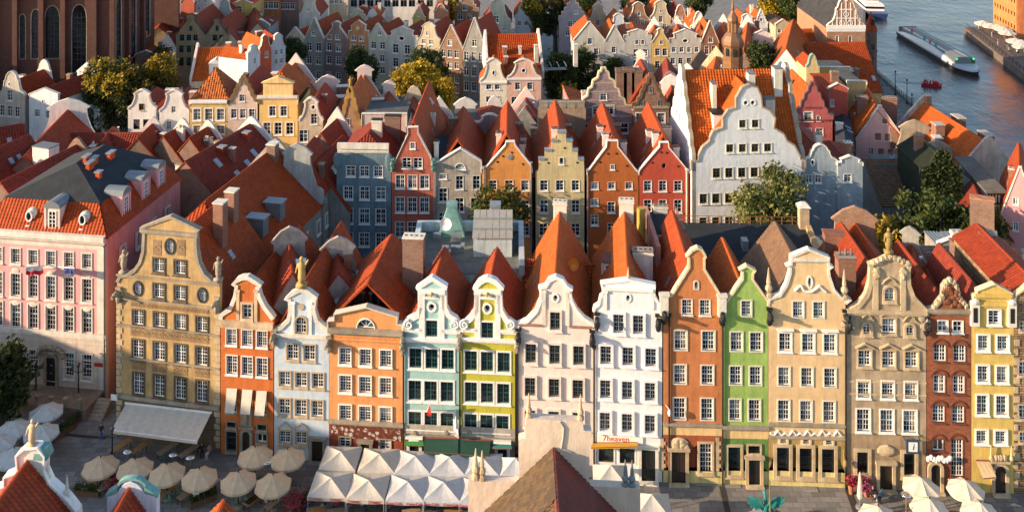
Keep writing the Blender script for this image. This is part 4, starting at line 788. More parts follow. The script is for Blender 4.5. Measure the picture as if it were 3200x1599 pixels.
h = front('beige house with low gable and fan window beside a dark flat roof', (1357, 932), (1504, 932), BEI, 'c6', [(1020,500),(1022,458),(1070,440),(1255,328),(1438,442),(1440,500)],
  [('c6',[1252],485,485,90,48,D(kind='lune',nc=1,nr=1,sur=WHITE,sw=.1,sill=True)),('c6',[1100],577,577,66,45,v3),('c6',[1247,1398],628,632,66,120,v3),('c6',[1100],743,743,78,125,v3),('c6',[1248,1388],828,835,78,128,v3),('c6',[1098],958,958,78,120,v3),('c6',[1248,1388],1050,1055,78,120,v3)], depth=15, rz=20.6, ez=16.2, coping=WHITE, ct=.1, group=SR)
b = MB(); b.box(-.2, 4.6, 1.0, 9, 15, 18.6); h.part('flat_roof', b, FELT); h.pipe(.05, 0, h.uz('c6', 1030, 500)[1], ZINC); h.chimney(.2, 1.2, .6, .6, 20.5, PALE, BLACK, z0=14)
OG = stucco((.62, .28, .10), .1, dirt=.3)
def dots(h, c, pts):
    for x, y in pts: u, z = h.uz(c, x, y); b = MB(); b.lathe([(.14, 0), (.14, .05)], 10); o = h.part('vent_hole', b, BLACK); o.location = (u, -.001, z); o.rotation_euler = (math.pi/2, 0, 0)
h = front('apricot gabled house with round louvre behind a leafy tree', (1506, 932), (1662, 932), OG, 'c6', [(1442,540),(1442,505),(1480,502),(1660,302),(1665,268),(1735,268),(1740,302),(1885,482),(1893,510),(1893,540)],
  [('c6',[1545,1690,1833],655,657,75,92,v3),('c6',[1545,1690,1833],845,847,75,112,v3),('c6',[1545,1690,1833],1050,1052,75,112,v3)], depth=15, coping=WHITE, ct=.12, ez=15.8, rz=21.4, group=SR)
dots(h, 'c6', [(1585,445),(1635,395),(1715,362),(1813,465)]); u, z = h.uz('c6', 1697, 402); b = MB(); b.lathe([(.38, 0), (.38, .08), (.2, .1)], 14); o = h.part('louvre', b, ZINC); o.location = (u, -.002, z); o.rotation_euler = (math.pi/2, 0, 0)
h.pipe(.3, 0, h.uz('c6', 1485, 510)[1], ZINC); h.pipe(h.W-.1, 0, h.uz('c6', 1890, 470)[1], ZINC)
for u, y in ((2.2, 3), (5.4, 3.5), (5.6, 7)): h.chimney(u, y, .7, .9, h.roofz(u) + 1.5, PNKW, BRICKD)
h.skylight(1.2, 4); h.skylight(h.W-1.2, 4)
CST = stucco((.58, .48, .28), .1, dirt=.4)
h = front('cream house with stepped gable and zinc capped steps', (1674, 932), (1826, 932), CST, 'c7', [(78,540),(95,522),(95,430),(150,430),(150,350),(210,350),(210,266),(265,266),(265,188),(340,188),(340,266),(395,266),(395,350),(445,350),(445,430),(500,430),(500,540)],
  [('c7',[143,285,425],657,657,72,95,v3),('c7',[143,285,425],845,845,72,115,v3),('c7',[138,285,425],1050,1052,76,112,v3),('c7',[300],437,437,36,56,D(nc=1,nr=1,sur=WHITE,sw=.06))], depth=15, ez=15.8, rz=21.6, group=SR)
for x0, x1, y in ((92,152,430),(148,212,350),(208,268,266),(262,343,188),(337,398,266),(392,448,350),(442,502,430)): u0, z = h.uz('c7', x0, y); u1 = h.uz('c7', x1, y)[0]; b = MB(); b.box(u0, u1, -.12, .6, z, z+.3); h.part('step_cap', b, ZINC)
dots(h, 'c7', [(328,322),(182,455),(440,452)])
for u, y in ((2.6, 1.6), (4.6, 1.6)): h.chimney(u, y, .8, .8, h.roofz(u) + 1.6, PNKW, BRICKD)
RST = stucco((.40, .125, .045), .1, dirt=.3)
h = front('deep rust house with two attic vents and white capped gable', (1836, 932), (1995, 932), RST, 'c7', [(530,560),(532,522),(545,522),(705,312),(710,258),(800,262),(800,316),(970,530),(984,532),(984,560)],
  [('c7',[597,747,902],655,660,64,60,v3),('c7',[595],805,805,66,60,v3),('c7',[745,902],850,852,66,95,v3),('c7',[595],965,965,66,95,v3),('c7',[755],492,492,32,42,D(nc=2,nr=2,sur=WHITE,sw=.05)),('c7',[745,902],1040,1042,66,95,v3)], depth=15, coping=WHITE, ct=.12, ez=15.4, rz=21.2, group=SR)
dots(h, 'c7', [(715,372),(790,372),(645,448),(885,480)])
for u, y in ((2.5, 1.5), (5.0, 2.2), (2.2, 6)): h.chimney(u, y, .8, .8, h.roofz(u) + 1.7, PNKW, BRICKD)
h.pipe(0, 0, h.uz('c7', 530, 540)[1], ZINC)
RED = stucco((.44, .085, .055), .1, dirt=.3)
h = front('tomato red house with round attic window next to the big white gable', (1998, 932), (2152, 932), RED, 'c7', [(990,545),(1000,520),(1180,312),(1180,275),(1252,275),(1255,320),(1420,520),(1437,528),(1437,545)],
  [('c7',[1070,1205,1340],660,662,72,95,v3),('c7',[1070,1205,1340],840,842,72,115,v3),('c7',[1050,1205,1340],1010,1012,72,95,v3),('c7',[1215],482,482,40,50,D(kind='oval',nc=1,nr=1,dark=True,fm=LEAD))], depth=15, coping=WHITE, ct=.12, ez=15.4, rz=21.2, group=SR)
dots(h, 'c7', [(1190,360),(1240,365),(1110,452),(1343,485)])
for u, y in ((2.4, 2), (2.0, 5), (5.2, 2)): h.chimney(u, y, .8, .8, h.roofz(u) + 1.7, PNKW, BRICKD)
h.skylight(1.0, 3); h.pipe(h.W-.3, 0, h.uz('c7', 1415, 530)[1], PALE)

# ---------------------------------------------------------------- the great white scroll-gabled building
MIL = stucco((.66, .69, .72), .06, dirt=.35)
h = House('great_hall', 'huge white building with stepped scroll gables and rows of small windows', (2163, 944), (2516, 934), cat='building')
m4 = D(nc=2, nr=3, fm=plain((.16, .15, .08), .5), sur=PALE, sw=.1, pr=.06, dark=True)
O = [S('c7',1465,520), S('c7',1465,442), S('c7',1525,440)] + [S('c4',x,y) for x, y in ((735,1250),(765,1190),(828,1135),(826,1112),(850,1060),(930,1030),(930,950),(968,890),(1035,868),(1035,790),(1062,748),(1082,708),(1140,686),(1200,706),(1226,770),(1238,862),(1300,890),(1342,950),(1332,1030),(1412,1080),(1438,1135),(1500,1172),(1540,1250))] + [(2500, 498), (2516, 500), (2516, 530)]
h.outline('s', O)
for c, xs, y, w_, hh in (('c4',[1083,1185],995,54,60),('c4',[980,1082,1183,1285],1190,58,64),('c7',[1685,1797,1912,2024,2137],540,66,84),('c7',[1568,1680,1795,1910,2022,2135,2250,2362],765,66,84),('c7',[1565,1680,1795,1910,2022,2135,2250,2362],970,66,76),('c7',[1565,1680,1795,1910,2022,2135,2250,2362],1180,66,76)): h.row(c, xs, y, y, w_, hh, **m4)
h.row('c4', [1108,1165], 828, 828, 34, 36, kind='oval', nc=1, nr=1, sur=WHITE, sw=.14, pr=.06, sill=False, dark=True)
h.facade(MIL, coping=STONE, cw=.06, ct=.16); Wm, Dm, EZ, RZ = h.W, 14.0, 18.3, 28.6
def scroll_gable(D_, ez, rz, n=6):
    P = [(0, ez)]
    for k in range(n):
        y0, y1 = D_/2*k/n, D_/2*(k+1)/n; z0, z1 = ez + (rz+.9-ez)*k/n, ez + (rz+.9-ez)*(k+1)/n
        for t in range(1, 5): a = math.pi/2*t/4; P.append((y0 + (y1-y0)*(1-math.cos(a)), z0 + .5 + (z1-z0-.5)*math.sin(a)))
    return P + [(D_ - y, z) for y, z in reversed(P)]
for x, nm in ((0, 'west'), (Wm, 'east')):       # the end gables, standing along the depth of the hall
    P = scroll_gable(Dm, EZ, RZ); Q = [(0, 0), (Dm, 0)] + list(reversed(P)); b = MB()
    hl = [[(yy + a, zz + c) for a, c in shape_pts('rect', .7, 1.0)] for zz, ys in ((25.5, (6.2, 7.9)), (22, (4, 5.7, 7.4, 9.1)), (18.4, (3, 6, 9)), (14, (3, 7, 11)), (10, (3, 7, 11))) for yy in ys]
    fl = [p for q in [Q] + hl for p in q]
    for t in tessellate_polygon([[Vector((a, c, 0)) for a, c in q] for q in [Q] + hl]): b.face([((x if nm == 'west' else x), fl[i][0], fl[i][1]) for i in t])
    sg = 1 if nm == 'west' else -1
    for t in tessellate_polygon([[Vector((a, c, 0)) for a, c in Q]]): b.face([(x + sg*.5, Q[i][0], Q[i][1]) for i in t])
    for j in range(len(Q)): p, q = Q[j], Q[(j+1) % len(Q)]; b.face([(x, *p), (x, *q), (x+sg*.5, *q), (x+sg*.5, *p)], 1)
    for hh in hl:
        b.face([(x+sg*.25, *p) for p in hh], 2)
        for j in range(len(hh)): p, q = hh[j], hh[(j+1) % 4]; b.face([(x, *p), (x, *q), (x+sg*.25, *q), (x+sg*.25, *p)])
    h.part('gable_wall', b, [MIL, STONE, DGLASS])
b = MB(); slope(b, (.5, .5, EZ), (Wm-.5, .5, EZ), (Wm-.5, Dm/2, RZ), (.5, Dm/2, RZ)); slope(b, (Wm-.5, Dm, EZ), (.5, Dm, EZ), (.5, Dm/2, RZ), (Wm-.5, Dm/2, RZ)); ro = h.part('roof', b, TILEO)
uc = h.uz('c4', 1140, 686)[0]; b = MB(); slope(b, (uc-5.9, .5, EZ+1.2), (uc, .5, 27.6), (uc, Dm/2, 27.6), (uc, Dm/2, 27.6)); 
slope(b, (uc-6.2, 1.0, EZ+.6), (uc-6.2, .5, EZ+.6), (uc, .5, 27.9), (uc, Dm/2-.2, 27.9)); slope(b, (uc+6.2, .5, EZ+.6), (uc+6.2, 1.0, EZ+.6), (uc, Dm/2-.2, 27.9), (uc, .5, 27.9)); h.part('cross_roof', b, TILEO)
b = MB(); b.box(0, Wm, Dm, Dm+.3, 0, EZ); h.part('wall', b, MIL)
h.ro = ro; h.rp = (EZ, RZ, Dm, Wm/2, Wm)
for u, y, w_, zt in ((4.0, 4.5, .6, 27.5), (13.2, 5.5, 1.1, 29.2), (11.5, 3.8, 1.3, 25.5), (9.4, 5.2, .9, 28.6)): b = MB(); b.box(u-w_/2, u+w_/2, y-.7, y+.7, 20, zt); b.box(u-w_/2-.06, u+w_/2+.06, y-.76, y+.76, zt, zt+.12, 1); h.part('chimney', b, [PALE, LEAD], ro)
b = MB(); b.box(3.4, 6.2, 2.0, 5.2, 21, 24.0); b.box(3.2, 6.4, 1.8, 5.4, 24.0, 24.25, 1); h.part('roof_hatch', b, [PNKW, BLACK], ro)

# ---------------------------------------------------------------- generic houses behind
GT = dict(tri=[(0,0),(.47,.96),(.47,1),(.53,1),(.53,.96)], neck=[(0,0),(.36,.66),(.36,.86),(.31,.88),(.42,.97),(.5,1)],
 bell=[(0,0),(.02,.1),(.13,.2),(.2,.38),(.25,.6),(.26,.76),(.21,.8),(.36,.94),(.5,1)], ped=[(0,0),(0,.3),(.16,.32),(.16,.62),(.12,.66),(.5,1)], low=[(0,0),(0,.2),(.5,1)],
 round=[(0,0),(.06,.1),(.18,.2),(.24,.45),(.25,.6),(.29,.64),(.33,.82),(.41,.95),(.5,1)], flat=[(0,0),(0,.9),(.0,1),(.5,1)],
 step=[(0,0),(0,.16),(.1,.16),(.1,.34),(.2,.34),(.2,.52),(.3,.52),(.3,.7),(.4,.7),(.4,.88),(.46,.88),(.46,1)],
 orn=[(0,0),(.0,.12),(.12,.14),(.15,.28),(.22,.34),(.24,.5),(.3,.55),(.32,.7),(.4,.76),(.42,.9),(.46,.93),(.47,1)])
def gable_px(t, xl, xr, yt, ye):
    P = GT[t]; Q = P + [(1-a, v) for a, v in reversed(P) if a < .499]; out = []
    return [(xl + a*(xr-xl), ye + v*(yt-ye)) for a, v in Q]
def fh(label, c, xl, xr, yt, ye, gy, t, wall, rows=(), depth=12, roofm=TILE, coping=PALE, rz=None, ez=None, group='houses of the quarter behind', side=None, sur=WHITE, ur=None, ch=(), gy2=None, over=None, ct=.12, cw=0., fm=None, dark=False, oval=None, hipb=0., noroof=False, pipe=False):
    gl, gr = S(c, xl, 0)[0], S(c, xr, 0)[0]
    R_ = []
    for r in rows:
        y, hh, w_, xs = r[:4]; kw = D(nc=2, nr=3 if hh > w_*.9 else 2, sur=sur, sw=.04, pr=.05, fm=fm, dark=dark)
        if len(r) > 4: kw.update(r[4])
        R_.append((c, xs, y, y, w_, hh, kw))
    if oval: R_.append((c, [oval[0]], oval[1], oval[1], oval[2], oval[3], D(kind='oval', nc=1, nr=1, sur=WHITE, sw=.12, sill=False, dark=True)))
    h = front(label, (gl, gy), (gr, gy2 or gy), wall, c, gable_px(t, xl, xr, yt, ye), R_, depth=depth, coping=coping, rz=rz, ez=ez, roofm=roofm, group=group, side=side, ur=ur, ct=ct, cw=cw, hipb=hipb, noroof=noroof)
    if noroof: b = MB(); b.box(.1, h.W-.1, .45, depth, h.top-.7, h.top-.55); h.part('flat_roof', b, stucco((.10,.10,.10),.3))
    for u, y, w_, d_, up in ch: h.chimney(u*h.W, y, w_, d_, h.roofz(u*h.W) + up, BRICK, STONE)
    if pipe: h.pipe(.05, 0, h.ez)
    return h
def ridge(label, p0, p1, rz, hw, ez, wall, roofm, c='f', hip0=0., hip1=0., gable=None, rows=(), group='roofs of the quarter behind', hw2=None, ez2=None, par=None, name='house', cat='house', ends=True, gmat=None):
    """a gabled house given by the two ends of its ridge; p0 is the end nearest the camera. rows: (side, z, n, w, h)"""
    a, b_ = G(*S(c, *p0), rz), G(*S(c, *p1), rz); d = b_ - a; L = math.hypot(d.x, d.y); rot = math.atan2(d.y, d.x) - math.pi/2
    o = thing(name, label, cat, (a.x, a.y, 0), rot, group); hw2 = hw2 or hw; ez2 = ez2 if ez2 is not None else ez; b = MB(); y0, y1 = -hip0*.0, L
    slope(b, (-hw, L+hip1*0, ez), (-hw, 0, ez), (0, hip0, rz), (0, L-hip1, rz)); slope(b, (hw2, 0, ez2), (hw2, L, ez2), (0, L-hip1, rz), (0, hip0, rz))
    if hip0: slope(b, (-hw, 0, ez), (hw2, 0, ez2), (0, hip0, rz), (0, hip0, rz))
    if hip1: slope(b, (hw2, L, ez2), (-hw, L, ez), (0, L-hip1, rz), (0, L-hip1, rz))
    for j in range(int((L-hip0-hip1)/.45)):
        y = hip0 + j*.45; b.hexa([(-.16, y, rz+.06), (.16, y, rz+.06), (.16, y+.46, rz+.06), (-.16, y+.46, rz+.06)], [(-.07, y, rz+.24), (.07, y, rz+.24), (.07, y+.46, rz+.2), (-.07, y+.46, rz+.2)])
    ro = b.build('roof', roofm, o); e = .15; b = MB()
    for x, z_ in ((-hw+e, ez), (hw2-e, ez2)): b.face([(x, .1, 0), (x, L-.1, 0), (x, L-.1, z_), (x, .1, z_)])
    for y, hp in ((.1, hip0), (L-.1, hip1)):
        b.face([(-hw+e, y, 0), (hw2-e, y, 0), (hw2-e, y, ez2)] + ([] if hp else [(0, y, rz)]) + [(-hw+e, y, ez)])
    b.build('wall', wall, o)
    if par:                                            # raised gable parapets
        for y in par:
            y = L if y else 0; P = [(-hw-.1, ez), (-hw-.1, ez+.7), (-.5, rz+.9), (0, rz+1.2), (.5, rz+.9), (hw2+.1, ez2+.7), (hw2+.1, ez2)]; q = MB()
            if gable: P = [(-hw + x*(hw+hw2), ez + v*(rz+2-ez)) for x, v in GT[gable] + [(1-a_, v_) for a_, v_ in reversed(GT[gable]) if a_ < .499]]
            P = P + [(hw2-.2, min(ez, ez2)-1), (-hw+.2, min(ez, ez2)-1)]
            for t in tessellate_polygon([[Vector((x, z, 0)) for x, z in P]]):
                for yy in (y-.2, y+.25): q.face([(P[i][0], yy, P[i][1]) for i in t])
            for i in range(len(P)): p_, r_ = P[i], P[(i+1) % len(P)]; q.face([(p_[0], y-.2, p_[1]), (r_[0], y-.2, r_[1]), (r_[0], y+.25, r_[1]), (p_[0], y+.25, p_[1])])
            q.build('gable_parapet', gmat or PALE, o)
    for sd, z, n, w_, hh in rows:
        me = win_mesh('rect', round(w_, 1), round(hh, 1), 2, 3, WHITE); su = sur_mesh('rect', round(w_, 1), round(hh, 1), .1, .06, True, WHITE)
        for k in range(n):
            t = (k + .5) / n
            q = put('window', me[0], o, (hw2+.08-e, t*L, z) if sd == 'r' else ((-hw-.08+e, L-t*L, z) if sd == 'l' else (-hw + t*(hw+hw2), .1-.22, z)), math.pi/2 if sd == 'r' else (-math.pi/2 if sd == 'l' else 0))
            put('pane', me[1], q); put('surround', su, q)
    o['L'] = L
    class X: pass
    x = X(); x.o = o; x.ro = ro; x.L = L; x.hw = hw; x.hw2 = hw2; x.ez = ez; x.ez2 = ez2; x.rz = rz
    def zz(u): return rz - (rz - ez)*(-u/hw) if u < 0 else rz - (rz - ez2)*(u/hw2)
    x.z = zz
    def chim(u, y, w_, d_, up, mat=None, cap=None, pots=0):
        b = MB(); zt = zz(u) + up; b.box(u-w_/2, u+w_/2, y-d_/2, y+d_/2, zz(u)-1.2, zt); b.box(u-w_/2-.08, u+w_/2+.08, y-d_/2-.08, y+d_/2+.08, zt, zt+.15, 1)
        for k in range(pots): t = (k+.5)/pots-.5; b.tube((u + (t*w_ if w_ > d_ else 0), y + (t*d_ if d_ >= w_ else 0), zt+.1), (u + (t*w_ if w_ > d_ else 0), y + (t*d_ if d_ >= w_ else 0), zt+.7), .13, .11, 7, 1)
        b.build('chimney', [mat or BRICK, cap or PALE], ro)
    x.chimney = chim
    def skyl(u, y, w_=.8, l=1.2):
        sg = 1 if u < 0 else -1; run, ht = (hw, rz-ez) if u < 0 else (hw2, rz-ez2); sl_ = math.hypot(run, ht); a_ = Vector((sg*run/sl_, 0, ht/sl_)); nn = Vector((-sg*ht/sl_, 0, run/sl_)); c_ = Vector((u, y, zz(u))); Y_ = Vector((0, 1, 0))
        qf = lambda t, ll, wv: [c_ + nn*t + a_*i*ll/2 + Y_*j*wv/2 for i, j in ((-1,-1),(1,-1),(1,1),(-1,1))]
        b = MB(); b.hexa(qf(.05, l, w_), qf(.25, l, w_), 0); b.hexa(qf(.25, l-.25, w_-.25), qf(.27, l-.25, w_-.25), 1); b.build('skylight', [ZINC, plain((.35, .40, .44), .12)], ro)
    x.skylight = skyl; del o['L']; q = random.Random(int(p0[0] * 3 + p0[1] * 11)); tot = hw + hw2
    if L > 4:
        for _ in range(q.randint(1, 3)):
            u_ = q.choice((-hw * .5, hw2 * .5, hw2 * .3, hw2 * .7)); y_ = q.uniform(.2, .85) * L; r_ = q.random()
            if r_ < .45: chim(u_, y_, q.uniform(.5, 1.2), q.uniform(.5, .9), q.uniform(.9, 1.9), q.choice((BRICK, BRICK2, PALE)), q.choice((PALE, STONE)), q.choice((0, 0, 2)))
            elif r_ < .8: skyl(u_, y_, .7, 1.0)
            else: chim(u_, y_, .16, .16, 1.3, ZINC, WHITE)
    return x
# ---------------------------------------------------------------- houses of the middle distance and far rows
cw_ = (.74,.72,.68); WS = stucco(cw_, .08, dirt=.35); GS = stucco((.50,.49,.45), .12, dirt=.5); BG = stucco((.52,.44,.32), .12, dirt=.5); BR = stucco((.26,.15,.09), .2, dirt=.5); PB = stucco((.26,.18,.16), .2, dirt=.5)
GG = stucco((.44,.45,.38), .12, dirt=.5); YS = stucco((.62,.44,.18), .1, dirt=.4); PK = stucco((.68,.44,.36), .08, dirt=.3); BW = stucco((.60,.64,.68), .08, dirt=.4); OB = stucco((.44,.22,.11), .15); DGR = stucco((.30,.29,.27), .2, dirt=.7)
DR = 'tall dark houses across the back street'
# dark row across the back street
fh('cream gabled house half hidden by a round dark tree', 'c2', 412, 540, 185, 262, 252.0, 'tri', BG, [(242,18,18,[465])], group=DR, gy2=257.7)
fh('grey stone house with pale triangular gable beside the round tree', 'c2', 541, 669, 122, 262, 257.7, 'tri', DGR, [(228,24,30,[600]),(315,55,38,[570,633]),(405,50,38,[570,633]),(500,50,38,[570,633])], group=DR, gy2=263.4)
fh('purple-brown house with necked gable and two windows per floor', 'c2', 670, 834, 145, 265, 263.4, 'neck', PB, [(250,30,34,[708,763]),(318,52,38,[705,767]),(405,50,38,[705,767]),(507,45,38,[703,767])], group=DR, gy2=270.7)
fh('ochre brown house with small pediment between purple and green-grey houses', 'c2', 836, 966, 138, 240, 270.8, 'ped', OB, [(257,34,36,[870,922]),(330,55,38,[867,927]),(420,50,38,[867,927])], group=DR, gy2=276.5, oval=(897,190,14,14))
fh('green-grey house with triangular gable and white sills', 'c2', 968, 1091, 160, 250, 276.6, 'tri', GG, [(222,30,26,[1042]),(306,48,36,[1003,1062]),(390,45,36,[1000,1060]),(470,45,36,[1003,1062])], group=DR, gy2=282.1)
fh('pale grey house with arched attic window and balconies', 'c2', 1093, 1294, 178, 272, 282.2, 'ped', stucco((.46,.47,.44),.12,dirt=.6), [(330,62,40,[1150,1228]),(422,62,40,[1150,1228]),(500,62,40,[1150,1228])], group=DR, gy2=291.1, oval=(1190,260,40,26))
fh('sandy gabled house behind the dark chestnut tree', 'c3', 12, 190, 182, 330, 291.2, 'bell', BG, [(270,34,24,[92]),(338,38,34,[62,120]),(430,50,36,[62,120])], group=DR, gy2=297.8)
fh('rust brick house with plain steep gable and three windows per floor', 'c3', 191, 374, 205, 392, 297.8, 'tri', brick((.27,.11,.05)), [(345,45,36,[272]),(432,62,40,[222,272,327]),(526,55,38,[272,327]),(635,60,38,[222,272,327]),(722,50,38,[272,327])], group=DR, gy2=304.6)
fh('tall grey house with plain steep gable and white sash windows', 'c3', 376, 562, 148, 402, 304.6, 'tri', DGR, [(348,55,40,[470]),(457,75,40,[405,465,522]),(577,72,40,[405,465,522]),(697,75,40,[405,465,522])], group=DR, gy2=311.5, roofm=TILE2)
# houses with their chimneys poking up behind that row
BR_ = 'gables behind the back street'
def far(rows_):
    for lb, c, xl, xr, yt, ye, gy, t, wl, rw, rm in rows_: fh(lb, c, xl, xr, yt, ye, gy, t, wl, rw, 11, rm, group=BR_)
far([
 ('brown plastered house with three windows at the top edge', 'c2', 255, 375, -90, -50, 175, 'low', OB, [(36,45,32,[277,313,348])], TILE3),
 ('plum house with two red-trimmed windows at the top edge', 'c2', 376, 502, -80, -40, 170, 'low', PB, [(42,42,32,[395,425,457])], TILE2),
 ('mint-white house with tall round gable and small oval', 'c2', 505, 640, -15, 105, 215, 'bell', stucco((.52,.58,.52),.1), [(66,22,18,[566])], TILE2),
 ('cream house with pediment gable among small roofs', 'c2', 848, 945, 60, 118, 200, 'ped', stucco((.58,.52,.34),.1), [(128,24,22,[880,918])], TILE2),
 ('white cottage with round gable between red roofs', 'c2', 946, 1040, 66, 120, 200, 'round', WS, [(125,24,20,[975,1012])], TILEO),
 ('little ochre house with ornate stepped gable', 'c2', 1265, 1350, 45, 125, 200, 'orn', YS, [(100,22,18,[1307])], TILE2),
 ('terracotta house with flat curved top', 'c2', 1408, 1500, 30, 80, 200, 'round', stucco((.46,.22,.14),.1), [(150,36,26,[1447])], TILE2),
 ('brown brick house with stepped gable and arched white windows', 'c3', 310, 500, -60, 90, 175, 'step', brick((.32,.16,.07)), [(60,50,36,[393]),(133,50,40,[357,430],D(kind='arch'))], TILE2),
 ('pale green-grey house with broad bell gable over the street', 'c3', 545, 765, -5, 180, 212, 'bell', GG, [(158,55,40,[645]),(236,24,36,[625,710])], TILE3),
 ('white house with swan-neck gable beside the street trees', 'c3', 795, 935, 2, 140, 200, 'round', BW, [(190,36,30,[830,885])], TILE2),
 ('purple-grey house with stepped gable and lit orange roof', 'c3', 1150, 1372, -30, 165, 212, 'step', stucco((.36,.32,.35),.15), [(100,28,30,[1288]),(192,48,36,[1240,1290]),(268,40,36,[1220,1290])], TILEO),
 ('beige house with bell gable and round attic hole', 'c3', 1388, 1542, 28, 175, 190, 'bell', BG, [(185,45,30,[1462])], TILEO),
 ('small white house with bell gable near the tree line', 'c3', 1558, 1702, 110, 230, 225, 'bell', BW, [(250,36,28,[1600,1660])], TILEO),
 ('russet brick house with bell gable and twin windows', 'c4', 163, 328, 18, 160, 205, 'bell', brick((.32,.13,.06)), [(112,30,24,[250]),(182,50,32,[225,277])], TILEO),
 ('sand coloured house with tall bell gable and oval', 'c4', 340, 505, 5, 150, 205, 'bell', BG, [(90,26,20,[425]),(155,52,34,[425]),(215,40,34,[395,455])], TILEO),
 ('narrow russet house with round gable', 'c4', 515, 650, 42, 165, 205, 'round', brick((.34,.13,.06)), [(150,30,30,[583]),(215,34,30,[560,610])], TILE2),
 ('white house with a tall curved rear gable and orange roof', 'c4', 662, 800, 96, 225, 235, 'round', WS, [], TILEO),
 ('white bell-gabled house right of the wooden spire', 'c4', 1045, 1195, 112, 235, 215, 'bell', BW, [(175,30,24,[1118])], TILEO),
 ('blue-white house with tiny ornate gable and cross vent', 'c4', 1180, 1285, 78, 190, 215, 'orn', BW, [(105,22,20,[1233]),(160,26,26,[1233])], TILEO),
 ('buff house with low pediment and dark slate roof', 'c4', 1348, 1465, 158, 205, 235, 'low', BG, [(250,34,28,[1380,1430])], TILEB),
])
# mustard row
MR = 'pale houses with lit gables left of the spire'
fh('grey-white gable house with an orange roof slope on its left', 'c3', 1268, 1520, 178, 325, 320, 'tri', GS, [(333,50,36,[1400]),(415,50,38,[1355,1450])], group=MR, roofm=TILEO)
fh('grey house with narrow gable behind the green street trees', 'c3', 1522, 1672, 205, 335, 320, 'tri', GS, [(402,50,34,[1590]),(490,50,36,[1560,1625])], group=MR, roofm=TILEO)
fh('off-white house with wide low pediment and small square windows', 'c4', 128, 350, 238, 305, 320, 'ped', GS, [(340,36,28,[233,281]),(425,55,42,[225,298]),(515,55,42,[225,298])], group=MR, roofm=TILEO)
fh('mustard house with necked gable and white round window', 'c4', 352, 492, 230, 345, 320, 'neck', YS, [(342,32,28,[430]),(420,58,40,[398,458]),(522,58,40,[398,458])], group=MR, roofm=TILEO)
fh('broad off-white house with half-round attic window and four windows', 'c4', 494, 748, 236, 345, 320, 'ped', GS, [(400,42,34,[530,592,653,715]),(492,52,40,[522,585,653])], group=MR, roofm=TILEO, oval=(622,330,44,30))
fh('brown house with pointed gable and shuttered attic window', 'c4', 750, 892, 172, 345, 320, 'tri', BR, [(322,42,36,[826]),(405,68,34,[795,850])], group=MR, roofm=TILEO)
fh('white house with shallow pediment behind the round tree by the spire', 'c4', 1150, 1330, 245, 330, 320, 'ped', WS, [(360,36,28,[1200,1270])], group=MR, roofm=TILEO, depth=14)
# pink and white pair
PP = 'pair of pastel gables by the tree-lined street'
h1 = fh('ivory house with bell gable and oval, left of the pastel pair', 'c3', 514, 731, 472, 665, 450, 'bell', stucco((.76,.70,.58),.06,dirt=.2), [(692,58,44,[586,655]),(800,45,44,[586,655])], 7, TILEO, group=PP, oval=(624,588,20,36), cw=.12)
h2 = fh('rose pink house with bell gable and oval, right of the pastel pair', 'c3', 732, 1006, 476, 635, 450, 'bell', PK, [(694,58,44,[817,916]),(810,60,44,[790,860,930])], 7, TILEO, group=PP, oval=(866,570,32,32), cw=.12)
for hh in (h1, h2): hh.ledge(hh.ez + .3, WHITE, .25, .3)
x = ridge('long house with a broad orange roof facing the square behind the pastel pair', (555, 285), (982, 275), 17.6, 6, 11.5, PALE, TILE, 'c3', par=(0, 1), hw2=8)
for u, y in ((5.5, 10), (5.5, 18)): x.chimney(u, y, 1.0, .8, 3.2, PALE)
b = MB()
for k in range(5): b.box(5.5+k*.4-.04, 5.5+k*.4+.04, 9.5, 16, 12.0, 12.1); b.box(5.5, 9.2, 9.6+k*1.5, 9.7+k*1.5, 13.2, 13.3)
b.build('roof_terrace', ZINC, x.ro)

# middle cluster, left
MCg = 'lit houses left of the middle'
wst = D(nc=2, nr=2, sur=WHITE, sw=.12, pr=.06)
h = fh('white house with small bell gable, left of a matching pair', 'd5', 0, 372, 690, 950, 640, 'bell', WS, [(920,85,64,[180],D(fm=plain((.2,.12,.06),.5),sur=PSTONE)),(1155,135,88,[115,245],D(nc=3,nr=4,fm=BLACK,sur=None))], 13, TILE2, group=MCg, rz=14.3, cw=.1)
h.chimney(1.0, 6, 2.4, .8, 14.6, BRICK, WHITE); h.chimney(4.0, 9, 2.0, .8, 16.2, BRICK, WHITE)
h = fh('white house with small bell gable, right of a matching pair', 'd5', 420, 818, 690, 985, 640, 'bell', WS, [(957,88,62,[610],D(sur=None)),(1170,110,60,[545],D(sur=None))], 14, TILE2, group=MCg, rz=14.6, cw=.1)
h.chimney(3.8, 7, 2.2, .9, 16.4, BRICKO, WHITE); h.chimney(4.3, 3.4, 1.8, .8, 13.4, BRICKO, WHITE)
h = fh('ochre yellow house with flat cornice and patchy orange hipped roof', 'd5', 826, 1332, 842, 900, 640, 'flat', YS, [(1020,150,98,[925,1082,1240],D(nc=4,nr=3,sw=.14)),(1225,110,98,[925,1082,1240],D(nc=4,nr=3,sw=.14))], 8, TILEX, group=MCg, noroof=True)
h.ledge(h.top, WHITE, .4, .4); h.roof(h.top-.2, h.top+4.2, 8, TILEX, hip=3.5, hipb=3.5)
h = fh('pinkish house with richly carved dark gable and three windows', 'd5', 1334, 1760, 520, 880, 640, 'orn', stucco((.66,.52,.44),.12,dirt=.4), [(800,95,70,[1528]),(1010,125,78,[1418,1540,1660])], 12, TILE2, group=MCg, coping=stucco((.2,.13,.07),.3), cw=.3, ct=.3)
